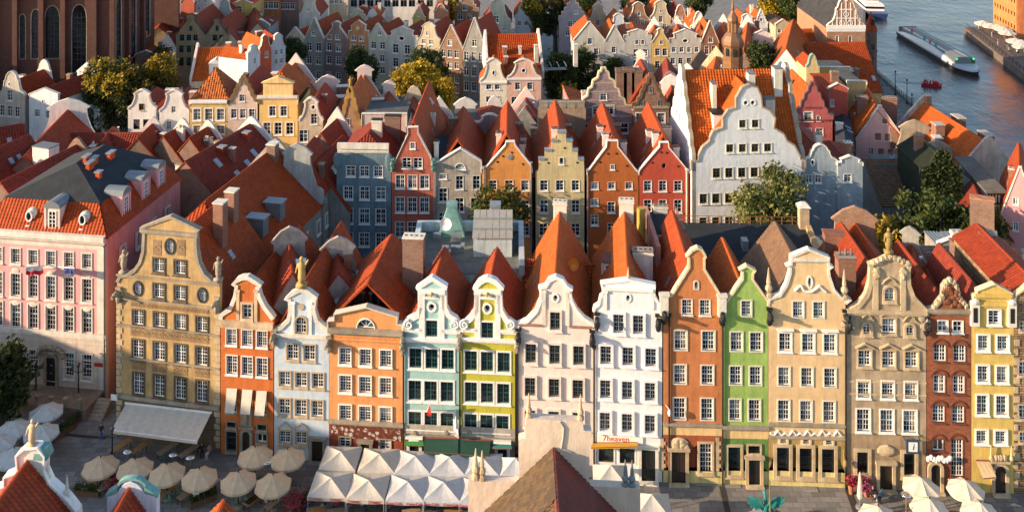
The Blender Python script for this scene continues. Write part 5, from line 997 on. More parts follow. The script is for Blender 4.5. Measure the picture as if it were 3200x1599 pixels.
h = fh('bright yellow house with heavy triangular pediment and white windows', 'c2', 225, 492, 648, 700, 640, 'flat', stucco((.72,.50,.22),.08,dirt=.2), [(745,66,44,[325,400],D(sw=.12)),(862,80,50,[288,362,440],D(nc=2,nr=3,sw=.12))], 10, TILEO, group=MCg, noroof=True)
a_, z_ = h.uz('c2', 262, 655)[0], h.uz('c2', 460, 655)[0]; zt = h.top; b = MB(); z1, z2 = h.uz('c2', 360, 555)[1], h.uz('c2', 360, 512)[1]; b.hexa([(a_,0,zt+.05),(z_,0,zt+.05),(z_,.6,zt+.05),(a_,.6,zt+.05)], [(a_,0,z1),(z_,0,z1),(z_,.6,z1),(a_,.6,z1)]); b.hexa([(a_-.3,-.3,z1),(z_+.3,-.3,z1),(z_+.3,.7,z1),(a_-.3,.7,z1)], [((a_+z_)/2-.1,-.3,z2),((a_+z_)/2+.1,-.3,z2),((a_+z_)/2+.1,.7,z2),((a_+z_)/2-.1,.7,z2)]); h.part('pediment', b, stucco((.74,.55,.28),.08))
h.ledge(zt, PALE, .3, .4); h.roof(zt-.3, zt+3.5, 10, TILEO, hip=2, hipb=3)
# ---------------------------------------------------------------- great brick church, upper left
CHB = brick((.115, .040, .028), mortar=(.09, .055, .045))
h = House('church', 'massive dark brick church with tall pointed windows in the upper left', (-70, 372), (359, 366), cat='church'); h.out = [(0, 34), (h.W, 34)]
for x, w_, z0, z1 in ((350, 2.9, 12.4, 23.3), (530, 2.9, 9.4, 23.5), (240, 1.8, 12.4, 22.6), (150, 1.1, 12.4, 21.6)): u = h.uz('c1', x, 300)[0]; h.window(u, (z0+z1)/2, w_, z1-z0, nc=3, nr=9, fm=DGREY, kind='goth', dark=True, bar=.12, sur=STONE, sw=.16, pr=.02, sill=False)
h.facade(CHB, th=1.0)
for x in (-40, 110, 285, 430, 640, 760): u = h.uz('c1', x, 300)[0]; b = MB(); b.box(u-.5, u+.5, -.9, -.002, 0, 34); h.part('buttress', b, CHB)
h2 = House('x', 'x', (359, 366), (483, 285)); h2.out = [(0, 34), (h2.W, 34)]
for x, w_, z0, z1 in ((795, 2.2, 9.3, 25), (890, 2.6, 10.5, 26.5), (985, 2.6, 13.5, 28.5)): u = h2.uz('c1', x, 300)[0]; h2.window(u, (z0+z1)/2, w_, z1-z0, nc=3, nr=9, fm=DGREY, kind='goth', dark=True, bar=.12, sur=STONE, sw=.3, pr=.02, sill=False)
h2.facade(CHB, th=1.0)
for x in (845, 945): u = h2.uz('c1', x, 300)[0]; b = MB(); b.box(u-.5, u+.5, -.9, -.002, 0, 34); h2.part('buttress', b, CHB)
h.absorb(h2.o); b = MB(); b.box(0, h.W+6, 24, 25, 0, 34); b.box(0, h.W+1, 1.1, 24, 33, 33.5); h.part('wall', b, CHB); b = MB(); slope(b, (0, 1, 34), (h.W+3, 1, 34), (h.W+3, 13, 50), (0, 13, 50), course=1.2); slope(b, (h.W+3, 25, 34), (0, 25, 34), (0, 13, 50), (h.W+3, 13, 50), course=1.2); h.part('roof', b, TILE2)

# ---------------------------------------------------------------- pink palace on the left
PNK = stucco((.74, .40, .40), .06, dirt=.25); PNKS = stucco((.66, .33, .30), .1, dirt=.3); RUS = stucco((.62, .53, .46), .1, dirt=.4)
h = House('palace', 'large pink corner building with mansard roof and five windows across', (-62, 1219), (331, 1256), cat='building'); pk = h
pd = D(nc=3, nr=5, sur=PALE, sw=.14, pr=.08)
h.outline('a1', [(-150,300),(-150,252),(705,322),(705,370)])
for c, xs, y0, y1, w_, hh in (('a1',[-15,105,222,340,460,582],415,465,62,98),('a1',[-15,105,222,340,460,582],608,662,66,150),('a1',[-15,105,222,340,460,582],806,872,70,165),('b1',[150,272,560,702],75,112,80,200)): h.row(c, xs, y0, y1, w_, hh, **pd)
zg = h.uz('a1', 350, 945)[1]; h.facade(PNK, zones=[(zg, RUS)]); h.ledge(zg+.1, PALE, .2, .4); zt = h.out[1][1]; h.ledge(zt, PALE, .6, .6); h.ledge(zt-1.0, PALE, .15, .3)
for u in (.5, h.W-.5): b = MB(); b.box(u-.5, u+.5, -.09, -.002, zg+.4, zt-1.2); h.part('corner_strip', b, PALE)
for k in range(1, 8): h.ledge(k*zg/8, RUS, .05, .1, name='rustication')
for x in (105, 222, 340, 460, 582):
    for y in (525, 742): u, z = h.uz('a1', x, y + (x-105)*.09); b = MB(); b.blob((u, -.03, z), (.5, .06, .3), 0, 12, 5); h.part('medallion', b, PALE)
portal(h, 'b1', 415, 60, 240, 82, STONE, BLACK); u, z = h.uz('b1', 415, 0); b = MB(); [b.blob((u+math.cos(a)*1.5, -.3, z+math.sin(a)*.9-.2), (.35, .25, .3), 0, 7, 5, .3) for a in [math.pi*k/8 for k in range(9)]]; h.part('door_ornament', b, STONE)
b = MB(); u, z = h.uz('b1', 795, 100); b.box(u-.5, u+.5, -.06, -.002, z-.2, z+.2); h.part('plaque', b, plain((.4, .02, .02), .5))
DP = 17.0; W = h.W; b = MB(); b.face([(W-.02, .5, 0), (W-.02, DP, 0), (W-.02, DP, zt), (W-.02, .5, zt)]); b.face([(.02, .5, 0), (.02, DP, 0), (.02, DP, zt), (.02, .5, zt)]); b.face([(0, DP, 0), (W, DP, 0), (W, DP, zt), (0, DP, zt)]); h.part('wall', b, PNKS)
for y in (3.2, 6.6, 10, 13.4):
    for z in (6.9, 10.8, 14.9):
        me = win_mesh('rect', 1.0, 1.7, 2, 4, WHITE); q = put('window', me[0], h.o, (W+.2, y, z), math.pi/2); put('pane', me[1], q); put('surround', sur_mesh('rect', 1.0, 1.7, .14, .08, True, PALE), q)
ins = 1.9; zb = pt(h, 'd7', 1360, 1010, ins)[2]; b = MB()
c0, c1, c2, c3 = (ins, ins, zb), (W-ins, ins, zb), (W-ins, DP-ins, zb), (ins, DP-ins, zb); e0, e1, e2, e3 = (-.2, -.1, zt), (W+.2, -.1, zt), (W+.2, DP, zt), (-.2, DP, zt)
slope(b, e0, e1, c1, c0); slope(b, e1, e2, c2, c1); slope(b, e3, e0, c0, c3); slope(b, e2, e3, c3, c2); ro = h.part('mansard_roof', b, TILE); h.ro = ro
za = zb + 2.6; um = W/2; b = MB(); FELT2 = stucco((.12, .115, .10), .2); p_, q_ = (um, 6.4, za), (um, 12.4, za); g = .12
o0, o1, o2, o3 = (ins-.25, ins-.25, zb+g), (W-ins+.25, ins-.25, zb+g), (W-ins+.25, DP-ins+.25, zb+g), (ins-.25, DP-ins+.25, zb+g)
b.face([o0, o1, p_]); b.face([o1, o2, q_, p_]); b.face([o2, o3, q_]); b.face([o3, o0, p_, q_]); b.face([o0, o3, o2, o1]); h.part('hipped_top', b, FELT)
for (u, y, w_, d_) in ((um+.7, 7.4, .4, 1.0), (um+1.4, 7.8, .4, 1.0), (um+1.6, 6.6, .45, 1.1), (um+2.0, 10.4, .45, 1.1), (um+3.2, 5.8, .5, .6)): b = MB(); zz = za - (u-um)/(W/2-ins)*2.6; b.box(u-w_/2, u+w_/2, y-d_/2, y+d_/2, zz-.3, zz+.75); b.box(u-w_/2-.12, u+w_/2+.12, y-d_/2-.12, y+d_/2+.12, zz+.75, zz+.9, 1); h.part('chimney', b, [stucco((.5,.09,.04),.2), ZINC], ro)
u = h.uz('a1', 343, 225)[0]; h.dormer(u, .25, zt+.2, 1.7, 2.7, 2.2, stucco((.74,.58,.52),.06), LEAD, .9, 1.9, 2, 4, 'arch')
for x in (178, 537):
    u = h.uz('a1', x, 200)[0]; b = MB(); b.box(-.75, .75, 0, 1.6, 0, 1.4); b.blob((0, .7, 1.4), (.95, .9, 1.0), 0, 14, 8); b.lathe([(.75, 0), (.55, .12)], 14, (0, 0, 0), 0); o = b.build('dormer', [PALE], h.o); o.location = (u, .6, zt+.7); o.scale = (.72, .8, .72); b = MB(); P = shape_pts('oval', .8, 1.3); b.face([(x_, -.22, z_) for x_, z_ in P]); put('pane', b.mesh('pane', DGLASS), o, (0, 0, 1.35))
    b = MB(); [b.tube((.5*math.cos(2*math.pi*k/14), -.2, .75*math.sin(2*math.pi*k/14)), (.5*math.cos(2*math.pi*(k+1)/14), -.2, .75*math.sin(2*math.pi*(k+1)/14)), .13) for k in range(14)]; put('surround', b.mesh('surround', WHITE), o, (0, 0, 1.35))
for y in (4.6, 9.0, 12.6): h.dormer(W-.3, y, zt+.25, 1.7, 2.9, 2.2, stucco((.70,.42,.42),.06), LEAD, .9, 2.0, 2, 4, 'arch', rz=math.pi/2)
h.pipe(W-.1, 0, zt-1, LEAD)
fl = thing('flag', 'red and white flag hanging off the pink palace front', 'flag', h.o.location, h.rz); p, q = pt(h, 'a1', 330, 490, -.1), pt(h, 'a1', 170, 505, -2.0); b = MB(); b.tube(p, q, .05); b.build('pole', WHITE, fl)
def cloth(o, p, q, drop, mat, n=6, name='cloth'):
    b = MB(); rows_ = []
    for k in range(n+1):
        t = k/n; a = p.lerp(q, t); w_ = Vector((.18*math.sin(k*2.1), .18*math.cos(k*2.3), 0)); rows_.append([a, a - Vector((0, 0, drop*.5)) + w_, a - Vector((0, 0, drop)) + w_*1.5])
    for k in range(n):
        for j in range(2): b.face([rows_[k][j], rows_[k+1][j], rows_[k+1][j+1], rows_[k][j+1]], 1 if (j and len(mat) > 1) else 0)
    return b.build(name, mat, o)
cloth(fl, p.lerp(q, .3), q, .9, [plain((.8,.78,.76),.8), plain((.6,.03,.05),.8)])
fl = thing('flag', 'dark blue flag hanging off the pink palace front', 'flag', h.o.location, h.rz); p, q = pt(h, 'a1', 390, 500, -.1), pt(h, 'a1', 500, 510, -1.6); b = MB(); b.tube(p, q, .05); b.build('pole', WHITE, fl); cloth(fl, p.lerp(q, .3), q, .7, [plain((.03,.04,.2),.8)])

# ---------------------------------------------------------------- roofs left of centre
ALG = 'red roofs between the pink palace and the grey house'
x = ridge('big red hipped roof house with grey side wall behind the tan house', (455, 556), (694, 370), 20, 7, 13, DGR, TILE, hip0=5, par=(1,), gmat=stucco((.42,.42,.40),.2), rows=[('r', 10.8, 6, 1.0, 1.7), ('r', 7.0, 6, 1.0, 1.7), ('r', 3.2, 6, 1.0, 1.7)], group=ALG)
for y, u in ((9, 4.4), (13.5, 4.4)):
    b = MB(); z = x.z(u); b.box(u-.8, u+1.2, y-.7, y+.7, z-.6, z+1.5); b.box(u-1.1, u+1.4, y-.85, y+.85, z+1.5, z+1.65, 1); b.build('dormer', [LEAD, ZINC], x.o)
x.chimney(.6, 21, 1.2, 1.2, 1.8, BRICK2); x.chimney(4.4, .6, 1.15, 1.15, 6.6, BRICK, PALE); x.chimney(3.6, 4.6, 1.15, 1.15, 5.4, BRICK, PALE)
x = ridge('dark red roofed house with six skylights beside the pink palace', (465, 409), (633, 312), 19, 7, 12, BRICK2, TILE3, par=(1,), gmat=WS, hw2=8, group=ALG)
for k, (u, y) in enumerate(((4.6, 3), (4.0, 6), (3.6, 9), (3.0, 11.5), (3.8, 13.5), (1.8, 4.5))): x.skylight(u, y, .9, 1.4)
x.chimney(1.2, 6.5, .9, .9, 1.0, TILE3, ZINC); x.chimney(1.2, 12.5, .9, .9, 1.0, TILE3, ZINC)
x = ridge('house with grey curved gable and small roof at the end of the lane', (748, 398), (792, 345), 19.3, 3.6, 14.5, DGR, TILE2, par=(0,), gable='bell', gmat=stucco((.40,.41,.40),.2), rows=[('r', 10.8, 3, 1.0, 1.6), ('r', 7.2, 3, 1.0, 1.6), ('r', 3.6, 3, 1.0, 1.6)], group=ALG)
x = ridge('red roofed house with satellite dish left of the grey house', (790, 415), (865, 340), 17.5, 5, 11.5, DGR, TILE2, group=ALG); b = MB(); b.lathe([(.05, 0), (.5, .12), (.65, .3), (.6, .3), (.4, .15), (.02, .05)], 14); o = b.build('satellite_dish', WHITE, x.ro); o.location = (2.0, 3, x.z(2.0)+.9); o.rotation_euler = (math.radians(80), 0, 0)
x = ridge('dark red long roof left of the pink palace with chimney pots', (0, 461), (195, 366), 17, 6, 10, BRICK2, TILE3, par=(1,), gmat=BRICK2, hw2=7, group=ALG)
for y in (3, 3.7, 4.4, 8, 8.7, 9.4): x.chimney(3.6, y, .18, .18, 1.8, ZINC, WHITE)
x.chimney(4.6, 1.0, .9, 1.3, 3.6, PALE)
x = ridge('low red roof with cluster of steel flues at the left edge', (-60, 395), (75, 340), 15.5, 6, 9, BRICK2, TILE3, par=(0,), gmat=BRICK2, group=ALG); x.chimney(6.6, 6, 3.0, 2.0, 7.5, WS, LEAD)
x = ridge('long crosswise dark red roof behind the grey flat-topped palace roof', (145, 338), (415, 335), 12.5, 5, 8, BRICK2, TILE3, hw2=7, group=ALG); x.skylight(3, 6); x.skylight(3.5, 24); x.chimney(4.5, 9.5, 1.2, 1.2, 2.0, ZINC, ZINC)
for i, (lb, p0, p1, rz, hw) in enumerate((('small red roof with white gable edge, left of three', (345, 350), (385, 312), 13.5, 3.5), ('small red roof with white gable edge, middle of three', (410, 345), (460, 316), 13.5, 3.5), ('small red roof with white gable edge, right of three', (475, 350), (525, 320), 13.5, 3.5))):
    ridge(lb, p0, p1, rz, hw, 9.5, BRICK2, TILE2, par=(1,), gmat=WS, group=ALG)
ridge('low dark red roof left of the small gables', (258, 355), (285, 320), 12.5, 3.5, 9, BRICK2, TILE3, group=ALG)
ridge('dark red roof with white scrolled parapet under the blue-white house', (60, 395), (172, 277), 14.5, 6, 8.5, BRICK2, TILE2, par=(1,), gable='bell', gmat=WS, group=ALG)
ridge('dark red roof at the far left edge below the bell gable house', (-40, 330), (62, 312), 13.5, 5, 8, BRICK2, TILE3, group=ALG, hw2=7)
# left-hand lit gables by the church
LG = 'houses below the church'
fh('grey-beige house with round-topped gable and arched window below the church', 'c1', -15, 166, 478, 640, 438, 'round', stucco((.48,.44,.38),.15,dirt=.5), [(640,70,40,[65],D(nc=2,nr=3)),(745,70,38,[15,65,115])], 9, TILE2, group=LG, gy2=446, oval=(62,565,18,26), rz=11.4).rear('round', 8, 13.6, 9, WS)
fh('blue-white house with shallow pediment and two windows below the church', 'c1', 195, 388, 592, 640, 448, 'low', BW, [(765,50,40,[250,325])], 11, TILE3, group=LG, gy2=462, oval=(288,683,18,28), rz=10.8).rear('ped', 7, 13.2, 11, BW)
fh('low white wing at the tree edge below the church', 'c1', 545, 668, 702, 740, 432, 'low', BW, [(810,60,28,[565,620])], 6, TILE3, group=LG, gy2=440)
ridge('red roof joining the white gables below the church', (330, 262), (215, 205), 12.5, 4.5, 8.5, BW, TILE2, group=LG, par=(0,), gmat=BW) if False else None
# upper left, right of the church
UG = 'houses right of the church'
fh('low white house with red roof and skylight at the church corner', 'c1', 905, 1045, 340, 375, 330, 'low', BRICK2, [], 8, TILE, group=UG, noroof=False)
fh('white crenellated fragment of wall near the church corner', 'c1', 1050, 1180, 235, 330, 300, 'tri', WS, [(340,24,14,[1135])], 8, TILE2, group=UG)
for i, (x0, x1, yt) in enumerate(((1180, 1378, 95), (1380, 1530, 125))):
    fh(['brown stone granary with pointed gable and square windows, left one', 'brown stone granary with pointed gable and square windows, right one'][i], 'c1', x0, x1, yt, 235, 300, 'neck', stucco((.30,.24,.16),.2,dirt=.6), [(192,36,22,[(x0+x1)/2]),(255,42,32,[x0+40,x0+85,x0+130] if i == 0 else [x0+60,x0+105]),(330,46,32,[x0+35,x0+85,x0+135] if i == 0 else [x0+50]),(415,55,32,[x0+35,x0+85] )], 16, TILE2, group=UG, fm=TEALF, dark=True, coping=DGREY, sur=None)
ridge('long yellow house with dark red roof running up beside the church', (398, 70), (432, 20), 14, 6, 9, stucco((.56,.44,.24),.1), TILE2, hw2=6, rows=[('r', 7, 8, .9, 1.2), ('r', 4, 8, .9, 1.2)], group=UG)
fh('coral house wall with red roof at the top edge', 'c1', 1212, 1300, -30, 20, 205, 'low', stucco((.60,.18,.12),.1), [], 12, TILE, group=UG)
fh('pale blue-grey house with small windows at the top edge', 'c1', 1300, 1440, -60, -20, 200, 'low', BW, [(10,22,16,[1330,1378]),(58,24,18,[1330,1378])], 12, TILE, group=UG)
fh('green-white house with rounded gable top between red roofs', 'c1', 1450, 1560, 0, 90, 230, 'bell', stucco((.48,.55,.52),.1), [(120,24,18,[1500])], 12, TILE2, group=UG)
fh('ochre house with dark arch at the top edge', 'c1', 1560, 1690, 0, 30, 215, 'low', YS, [(70,60,40,[1600],D(kind='arch',dark=True)),(120,30,26,[1648])], 12, TILE2, group=UG)
fh('grey-green box house with a single small window', 'c2', 190, 305, 128, 180, 255, 'low', stucco((.36,.40,.40),.15), [(192,26,20,[243])], 9, TILE3, group=UG)
ridge('brown roof with dark hip left of the round tree', (118, 330/2.145*.805), (105, 60), 13, 5, 8, BG, TILE3, group=UG) if False else None
for lb, p0, p1 in (('dark red roof with white skylights right of the granaries', (572, 78), (598, 30)), ('dark red roof between the granaries', (528, 62), (545, 28)), ('dark brown roof beside the coral house', (648, 60), (640, 20))):
    x = ridge(lb, p0, p1, 14.5, 5, 9, BG, TILE2, group=UG); x.skylight(2, 6); x.skylight(3.2, 9)
# lit orange mansion with two dormers
OGp = 'houses around the orange mansard'
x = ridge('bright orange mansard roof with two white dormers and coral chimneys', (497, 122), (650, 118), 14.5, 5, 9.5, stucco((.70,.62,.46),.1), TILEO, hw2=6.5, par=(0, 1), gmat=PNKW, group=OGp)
for y in (4.6, 9.0):
    b = MB(); b.box(-1.2, 1.2, 0, 2.5, 0, 2.4); b.hexa([(-1.4,-.15,2.4),(1.4,-.15,2.4),(1.4,2.5,2.4),(-1.4,2.5,2.4)], [(-.05,-.15,3.3),(.05,-.15,3.3),(.05,2.5,3.3),(-.05,2.5,3.3)], 0); o = b.build('dormer', [WS, LEAD], x.o); o.location = (5.4, y, 10.2); o.rotation_euler = (0, 0, math.pi/2); put('window', win_mesh('rect', .9, 1.4, 2, 3, WHITE)[3], o, (0, -.2, 1.1))
for y, u in ((6.5, 1.2), (10.6, 1.6), (8.5, -1.5), (13, -1)): x.chimney(u, y, 1.0, 1.0, 2.2, stucco((.60,.20,.12),.1), PNKW)
fh('coral red narrow house with curved gable beside the orange mansard', 'c2', 240, 315, 235, 330, 400, 'bell', stucco((.60,.14,.07),.1), [(365,40,22,[285])], 9, TILEO, group=OGp, gy2=392)
fh('grey-white narrow house left of the round dark tree', 'c2', 318, 412, 225, 320, 380, 'bell', BW, [(350,36,20,[350,385]),(410,36,20,[350,385])], 9, TILE2, group=OGp, gy2=372)
fh('white house with grey windows at the right end of the orange mansard', 'c2', 160, 242, 300, 360, 440, 'bell', BW, [(410,40,24,[205])], 7, TILEO, group=OGp, gy2=420)
# centre cluster behind the second row
CG = 'roofs and gables behind the second row'
h = fh('slim grey-cream house with bell gable and round window beside the yellow house', 'c2', 502, 662, 655, 810, 690, 'bell', stucco((.55,.47,.36),.15), [(797,70,42,[603]),(912,80,58,[533])], 12, TILE2, group=CG, oval=(598,720,26,30), cw=.15)
h.chimney(4.3, 1.5, 1.6, 1.2, 9.5, BRICKO, PALE, z0=3); h.chimney(h.W+.9, 1.5, 1.2, 1.2, 9.3, BRICKO, PALE, z0=0)
h = fh('small brick house with flamboyant carved golden gable', 'c2', 770, 920, 590, 840, 690, 'orn', BRICKO, [(820,45,32,[828])], 11, TILEO, group=CG, coping=stucco((.42,.26,.09),.3), cw=.35, ct=.3); h.statue(h.W/2, h.top, 1.8, stucco((.45,.28,.1),.2))
fh('cream side gable next to the flamboyant brick gable', 'c2', 698, 815, 725, 830, 690, 'low', stucco((.68,.56,.38),.1), [], 12, TILE2, group=CG)
h = fh('long pale parapet wall behind the grey flat-topped house', 'c2', 925, 1222, 765, 850, 720, 'flat', stucco((.60,.54,.48),.1,dirt=.3), [], 8, TILE3, group=CG, noroof=True); b = MB(); b.box(0, h.W, .5, 8, h.top-1.2, h.top-1.0); h.part('flat_roof', b, DGREY)
def rg(lb, c, p0, p1, rz, hw, ez, rm=TILE, par=(1,), gable=None, gm=None, wall=BRICK2, ch=(), **kw):
    x = ridge(lb, p0, p1, rz, hw, ez, wall, rm, c, par=par, gable=gable, gmat=gm or PNKW, group=CG, **kw)
    for a in ch: x.chimney(*a)
    return x
rg('orange steep roof with white necked rear gable in the centre', 'c2', (925, 640), (942, 508), 16.5, 4.6, 10, TILEO, gable='neck', ch=[(2.6,3,2.0,1.2,2.0,BRICKD)])
rg('small red roof with white rear gable right of the steep orange one', 'c2', (1095, 705), (1105, 615), 15, 3.4, 10.5, TILE2, gable='neck')
rg('tiny red roof under a cream curved gable by the yellow tree', 'c2', (1250, 725), (1272, 650), 14.5, 3.4, 10.5, TILE2, gable='round', gm=stucco((.6,.52,.4),.1))
rg('small red roof with lilac-white bell rear gable left of the steep orange roof', 'c2', (680, 650), (696, 575), 15, 3.8, 10, TILE2, gable='bell', ch=[(2.5,2,2.2,1.6,2.6,BRICK2),(2.6,6,2,1.4,3.4,BRICK2)])
rg('orange roof slope with pale gable behind the yellow house', 'c2', (395, 505), (482, 425), 17, 5, 10.5, TILEO, gable='low', ch=[(-2,2,1.4,1.2,2.4,BRICKO)])
rg('brown-purple small roof left of the yellow pediment', 'c2', (190, 570), (205, 530), 15, 3, 11, TILE3, par=())
rg('red roof slope between the slim bell gable and the grey house', 'c2', (650, 900), (760, 800), 17, 4, 11, TILE2, gable='low')
rg('red steep roof with white block at its tip behind the rose house', 'c3', (88, 900), (85, 880), 20.5, 3, 13, TILEO, par=(1,), gable='neck', gm=WS)
rg('small red gable roof beside a white pediment, left of the white bell', 'c3', (188, 930), (188, 870), 15.5, 3.4, 11.5, TILE2, gable='low', gm=WS)
rg('small red roof under a white bell-shaped rear gable', 'c3', (397, 950), (397, 880), 15.5, 3.4, 11.5, TILE2, gable='bell', gm=WS)
h = fh('long white blank rear wall in the centre', 'c3', 285, 556, 965, 1020, 760, 'low', stucco((.76,.76,.76),.05), [], 7, TILE2, group=CG, noroof=True)
fh('plum house back with curved coping and small oval', 'c3', 492, 695, 925, 1000, 770, 'bell', stucco((.28,.21,.21),.15), [], 8, TILE2, group=CG, oval=(613,1062,24,36), ct=.22)
rg('tiny orange roof under a white rounded parapet', 'c3', (630, 900), (630, 865), 14.5, 3, 11.5, TILEO, gable='round', gm=WS)
rg('red roof under a broad low pink-white gable by the street', 'c3', (885, 880), (885, 790), 16, 4.2, 11, TILE2, gable='low', gm=PNKW)
rg('grey weathered gable house behind the apricot house', 'c3', (870, 960), (868, 900), 15, 4.2, 10, TILEO, par=(0, 1), gable='low', gm=stucco((.34,.34,.33),.3,dirt=.8))
h = fh('beige rendered wall with battlements behind the stepped gable', 'c3', 985, 1366, 870, 960, 750, 'flat', stucco((.40,.31,.24),.25,dirt=.8), [], 6, TILE2, group=CG, noroof=True, coping=None)
for k in range(5): u = .2 + k*(h.W-1.6)/4; b = MB(); b.box(u, u+1.2, -.05, .55, h.top, h.top+.8); b.box(u-.06, u+1.26, -.12, .62, h.top+.8, h.top+.95); h.part('merlon', b, STONE)
b = MB(); b.box(0, h.W, .5, 6, h.top-1, h.top-.8); h.part('flat_roof', b, DGREY)
PUR = brick((.24,.16,.18), (.34,.22,.26), (.4,.34,.32), .7)
h = fh('purple brick house with pale banded scroll gable and white windows', 'c3', 1278, 1742, 548, 890, 700, 'orn', PUR, [(780,55,54,[1508]),(888,72,68,[1457,1557],D(sw=.14)),(1036,80,96,[1395,1500,1660],D(nc=3))], 15, TILEO, group=CG, gy2=694, coping=CREAMT, cw=.12, ct=.15, rz=15.5, ur=None)
for y in (668, 738, 805, 860, 940, 990): h.ledge(h.uz('c3', 1508, y)[1], PSTONE, .05, .12, max(.1, (y < 890)*(h.W/2)*(890-y)/342), h.W - max(.1, (y < 890)*(h.W/2)*(890-y)/342), name='string_course')
h.chimney(1.6, 6, 1.6, 1.2, 16.8, BRICKO, PALE, z0=9)
h = fh('dark red brick house with jagged carved gable left of the white hall', 'c4', 203, 490, 600, 870, 700, 'orn', brick((.22,.08,.045)), [(950,78,60,[255,428],D(sw=.14)),(722,50,26,[345],D(kind='arch',dark=True,sur=STONE)),(828,46,26,[275,412],D(kind='arch',dark=True,sur=STONE)),(1060,60,56,[255,428],D(sw=.14))], 13, TILE2, group=CG, coping=stucco((.16,.10,.06),.3), cw=.25, ct=.25)
h.ledge(h.uz('c4', 345, 862)[1], STONE, .25, .3)
for k, (x_, y_) in enumerate(((105, 560), (165, 555), (230, 560))): q_ = pt(h, 'c4', x_, y_, 5); h.chimney(q_.x, 5, 1.7, 1.6, q_.z, BRICKD, BRICKD, z0=max(1, q_.z-6))
rg('dark plum roof with lit ridge behind the carved brick gable', 'c4', (500, 660), (472, 470), 15, 4, 9.5, TILE3, par=(0,), gable='round', gm=stucco((.3,.2,.2),.2))
rg('dark red roof with white curled coping left of the white hall', 'c4', (515, 760), (510, 690), 16, 3.6, 10, TILE2, gable='bell', gm=WS)
rg('long orange-brown roof slope with white verge behind the hall', 'c4', (640, 560), (752, 405), 15, 5, 9, TILEB, par=(0,), gm=WS)
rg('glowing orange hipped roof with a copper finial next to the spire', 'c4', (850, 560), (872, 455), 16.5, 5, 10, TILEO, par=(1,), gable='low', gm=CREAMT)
rg('orange lit small roof among brick chimneys', 'c4', (255, 600), (262, 480), 15, 3, 10, TILEO, gable='neck', gm=PNKW)
for lb, p0, p1 in (('orange roof right of the spire, nearer one', (1090, 420), (1125, 185)), ('red roof left of the spire', (912, 232), (928, 180)), ('orange roof between white gables', (738, 230), (745, 180)), ('orange roof beside the mustard house', (372, 232), (372, 205)), ('red-orange roof above the off-white house', (558, 228), (555, 195))):
    rg(lb, 'c4', p0, p1, 15.5, 4, 9.5, TILEO, gable='low', gm=WS)
h = fh('modern white building with glass bands at the top edge', 'c2', 835, 1425, -60, -50, 150, 'flat', WS, [(25,46,44,[870,925,980,1035,1095,1150,1205,1260,1320,1380],D(nc=2,nr=1,dark=True,sur=None,fm=ZINC))], 9, TILE2, group=BR_, noroof=True, coping=None)
fh('cream house with white windows at the top edge', 'c2', 705, 830, -70, -40, 160, 'low', stucco((.72,.58,.42),.08), [(12,28,22,[720,752,785])], 9, TILE2, group=BR_)
fh('dark street houses wall behind the trees at the top', 'c4', 1330, 1600, -80, -40, 150, 'flat', stucco((.62,.28,.09),.12), [(15,26,24,[1380,1430,1480]),(68,30,24,[1380,1430,1480])], 12, TILE2, group=BR_)
# ---------------------------------------------------------------- wooden spire
c = G(*S('c4', 1003, 0), 0); Y = 151.0; sx_ = (S('c4', 1003, 0)[0] - CX) / F * Y
def zy(y): return HC - (S('c4', 0, y)[1] - YH) / F * Y
k = Y / F / 2.574; sp = thing('spire', 'copper-brown octagonal wooden spire rising behind the white hall', 'spire', (sx_, Y, 0)); WD = brick((.24,.11,.045), (.30,.15,.06), (.14,.07,.03), .8)
b = MB(); b.lathe([(80*k, 14), (80*k, zy(345))], 8); b.build('shaft', WD, sp); b = MB(); b.lathe([(84*k, zy(372)), (90*k, zy(352)), (88*k, zy(325)), (66*k, zy(285)), (48*k, zy(262)), (40*k, zy(255))], 8); b.build('lower_cap', plain((.20,.10,.05),.5,.2), sp)
b = MB(); [b.tube((34*k*math.cos(a), 34*k*math.sin(a), zy(258)), (34*k*math.cos(a), 34*k*math.sin(a), zy(180)), .13) for a in [math.pi*(j+.5)/4 for j in range(8)]]; b.lathe([(16*k, zy(258)), (16*k, zy(180))], 8); b.build('lantern', plain((.30,.16,.07),.6), sp)
b = MB(); b.lathe([(42*k, zy(182)), (46*k, zy(165)), (42*k, zy(140)), (20*k, zy(105)), (10*k, zy(85)), (12*k, zy(70)), (3*k, zy(-10)), (1*k, zy(-40))], 8); b.build('needle', plain((.20,.10,.05),.5,.2), sp)
for j in range(8):
    a = math.pi*j/4 + math.pi/8*0; b = MB(); b.box(-.28, .28, -.06, .06, 0, 1.2); o = b.build('window', [DGLASS], sp); rr = 80*k*math.cos(math.pi/8)+.02; o.location = (rr*math.cos(a), rr*math.sin(a), zy(440)); o.rotation_euler = (0, 0, a+math.pi/2)
# ---------------------------------------------------------------- right of the white hall
RGp = 'houses between the white hall and the river'
h = fh('raspberry house with stepped curved gable and dark coping', 'c5', 165, 432, 555, 800, 640, 'orn', stucco((.46,.13,.13),.1), [(780,56,56,[270],D(sw=.14)),(792,36,24,[203,338],D(kind='arch')),(882,44,50,[195,268,345])], 12, TILEO, group=RGp, coping=stucco((.2,.12,.1),.2), ct=.2)
for y in (720, 805): h.ledge(h.uz('c5', 270, y)[1], stucco((.25,.08,.07),.2), .12, .2, .5 if y > 800 else 2, h.W-(.5 if y > 800 else 2))
fh('brick red narrow house wall with white windows and downpipe', 'c5', 405, 535, 560, 600, 600, 'low', stucco((.50,.12,.09),.1), [(690,44,22,[430]),(775,44,22,[430])], 10, TILE, group=RGp, pipe=True)
h = fh('yellow house block under a long red roof near the quay', 'c5', 305, 552, 452, 480, 470, 'flat', stucco((.62,.46,.20),.1), [(515,40,34,[487])], 7, TILE, group=RGp, noroof=True)
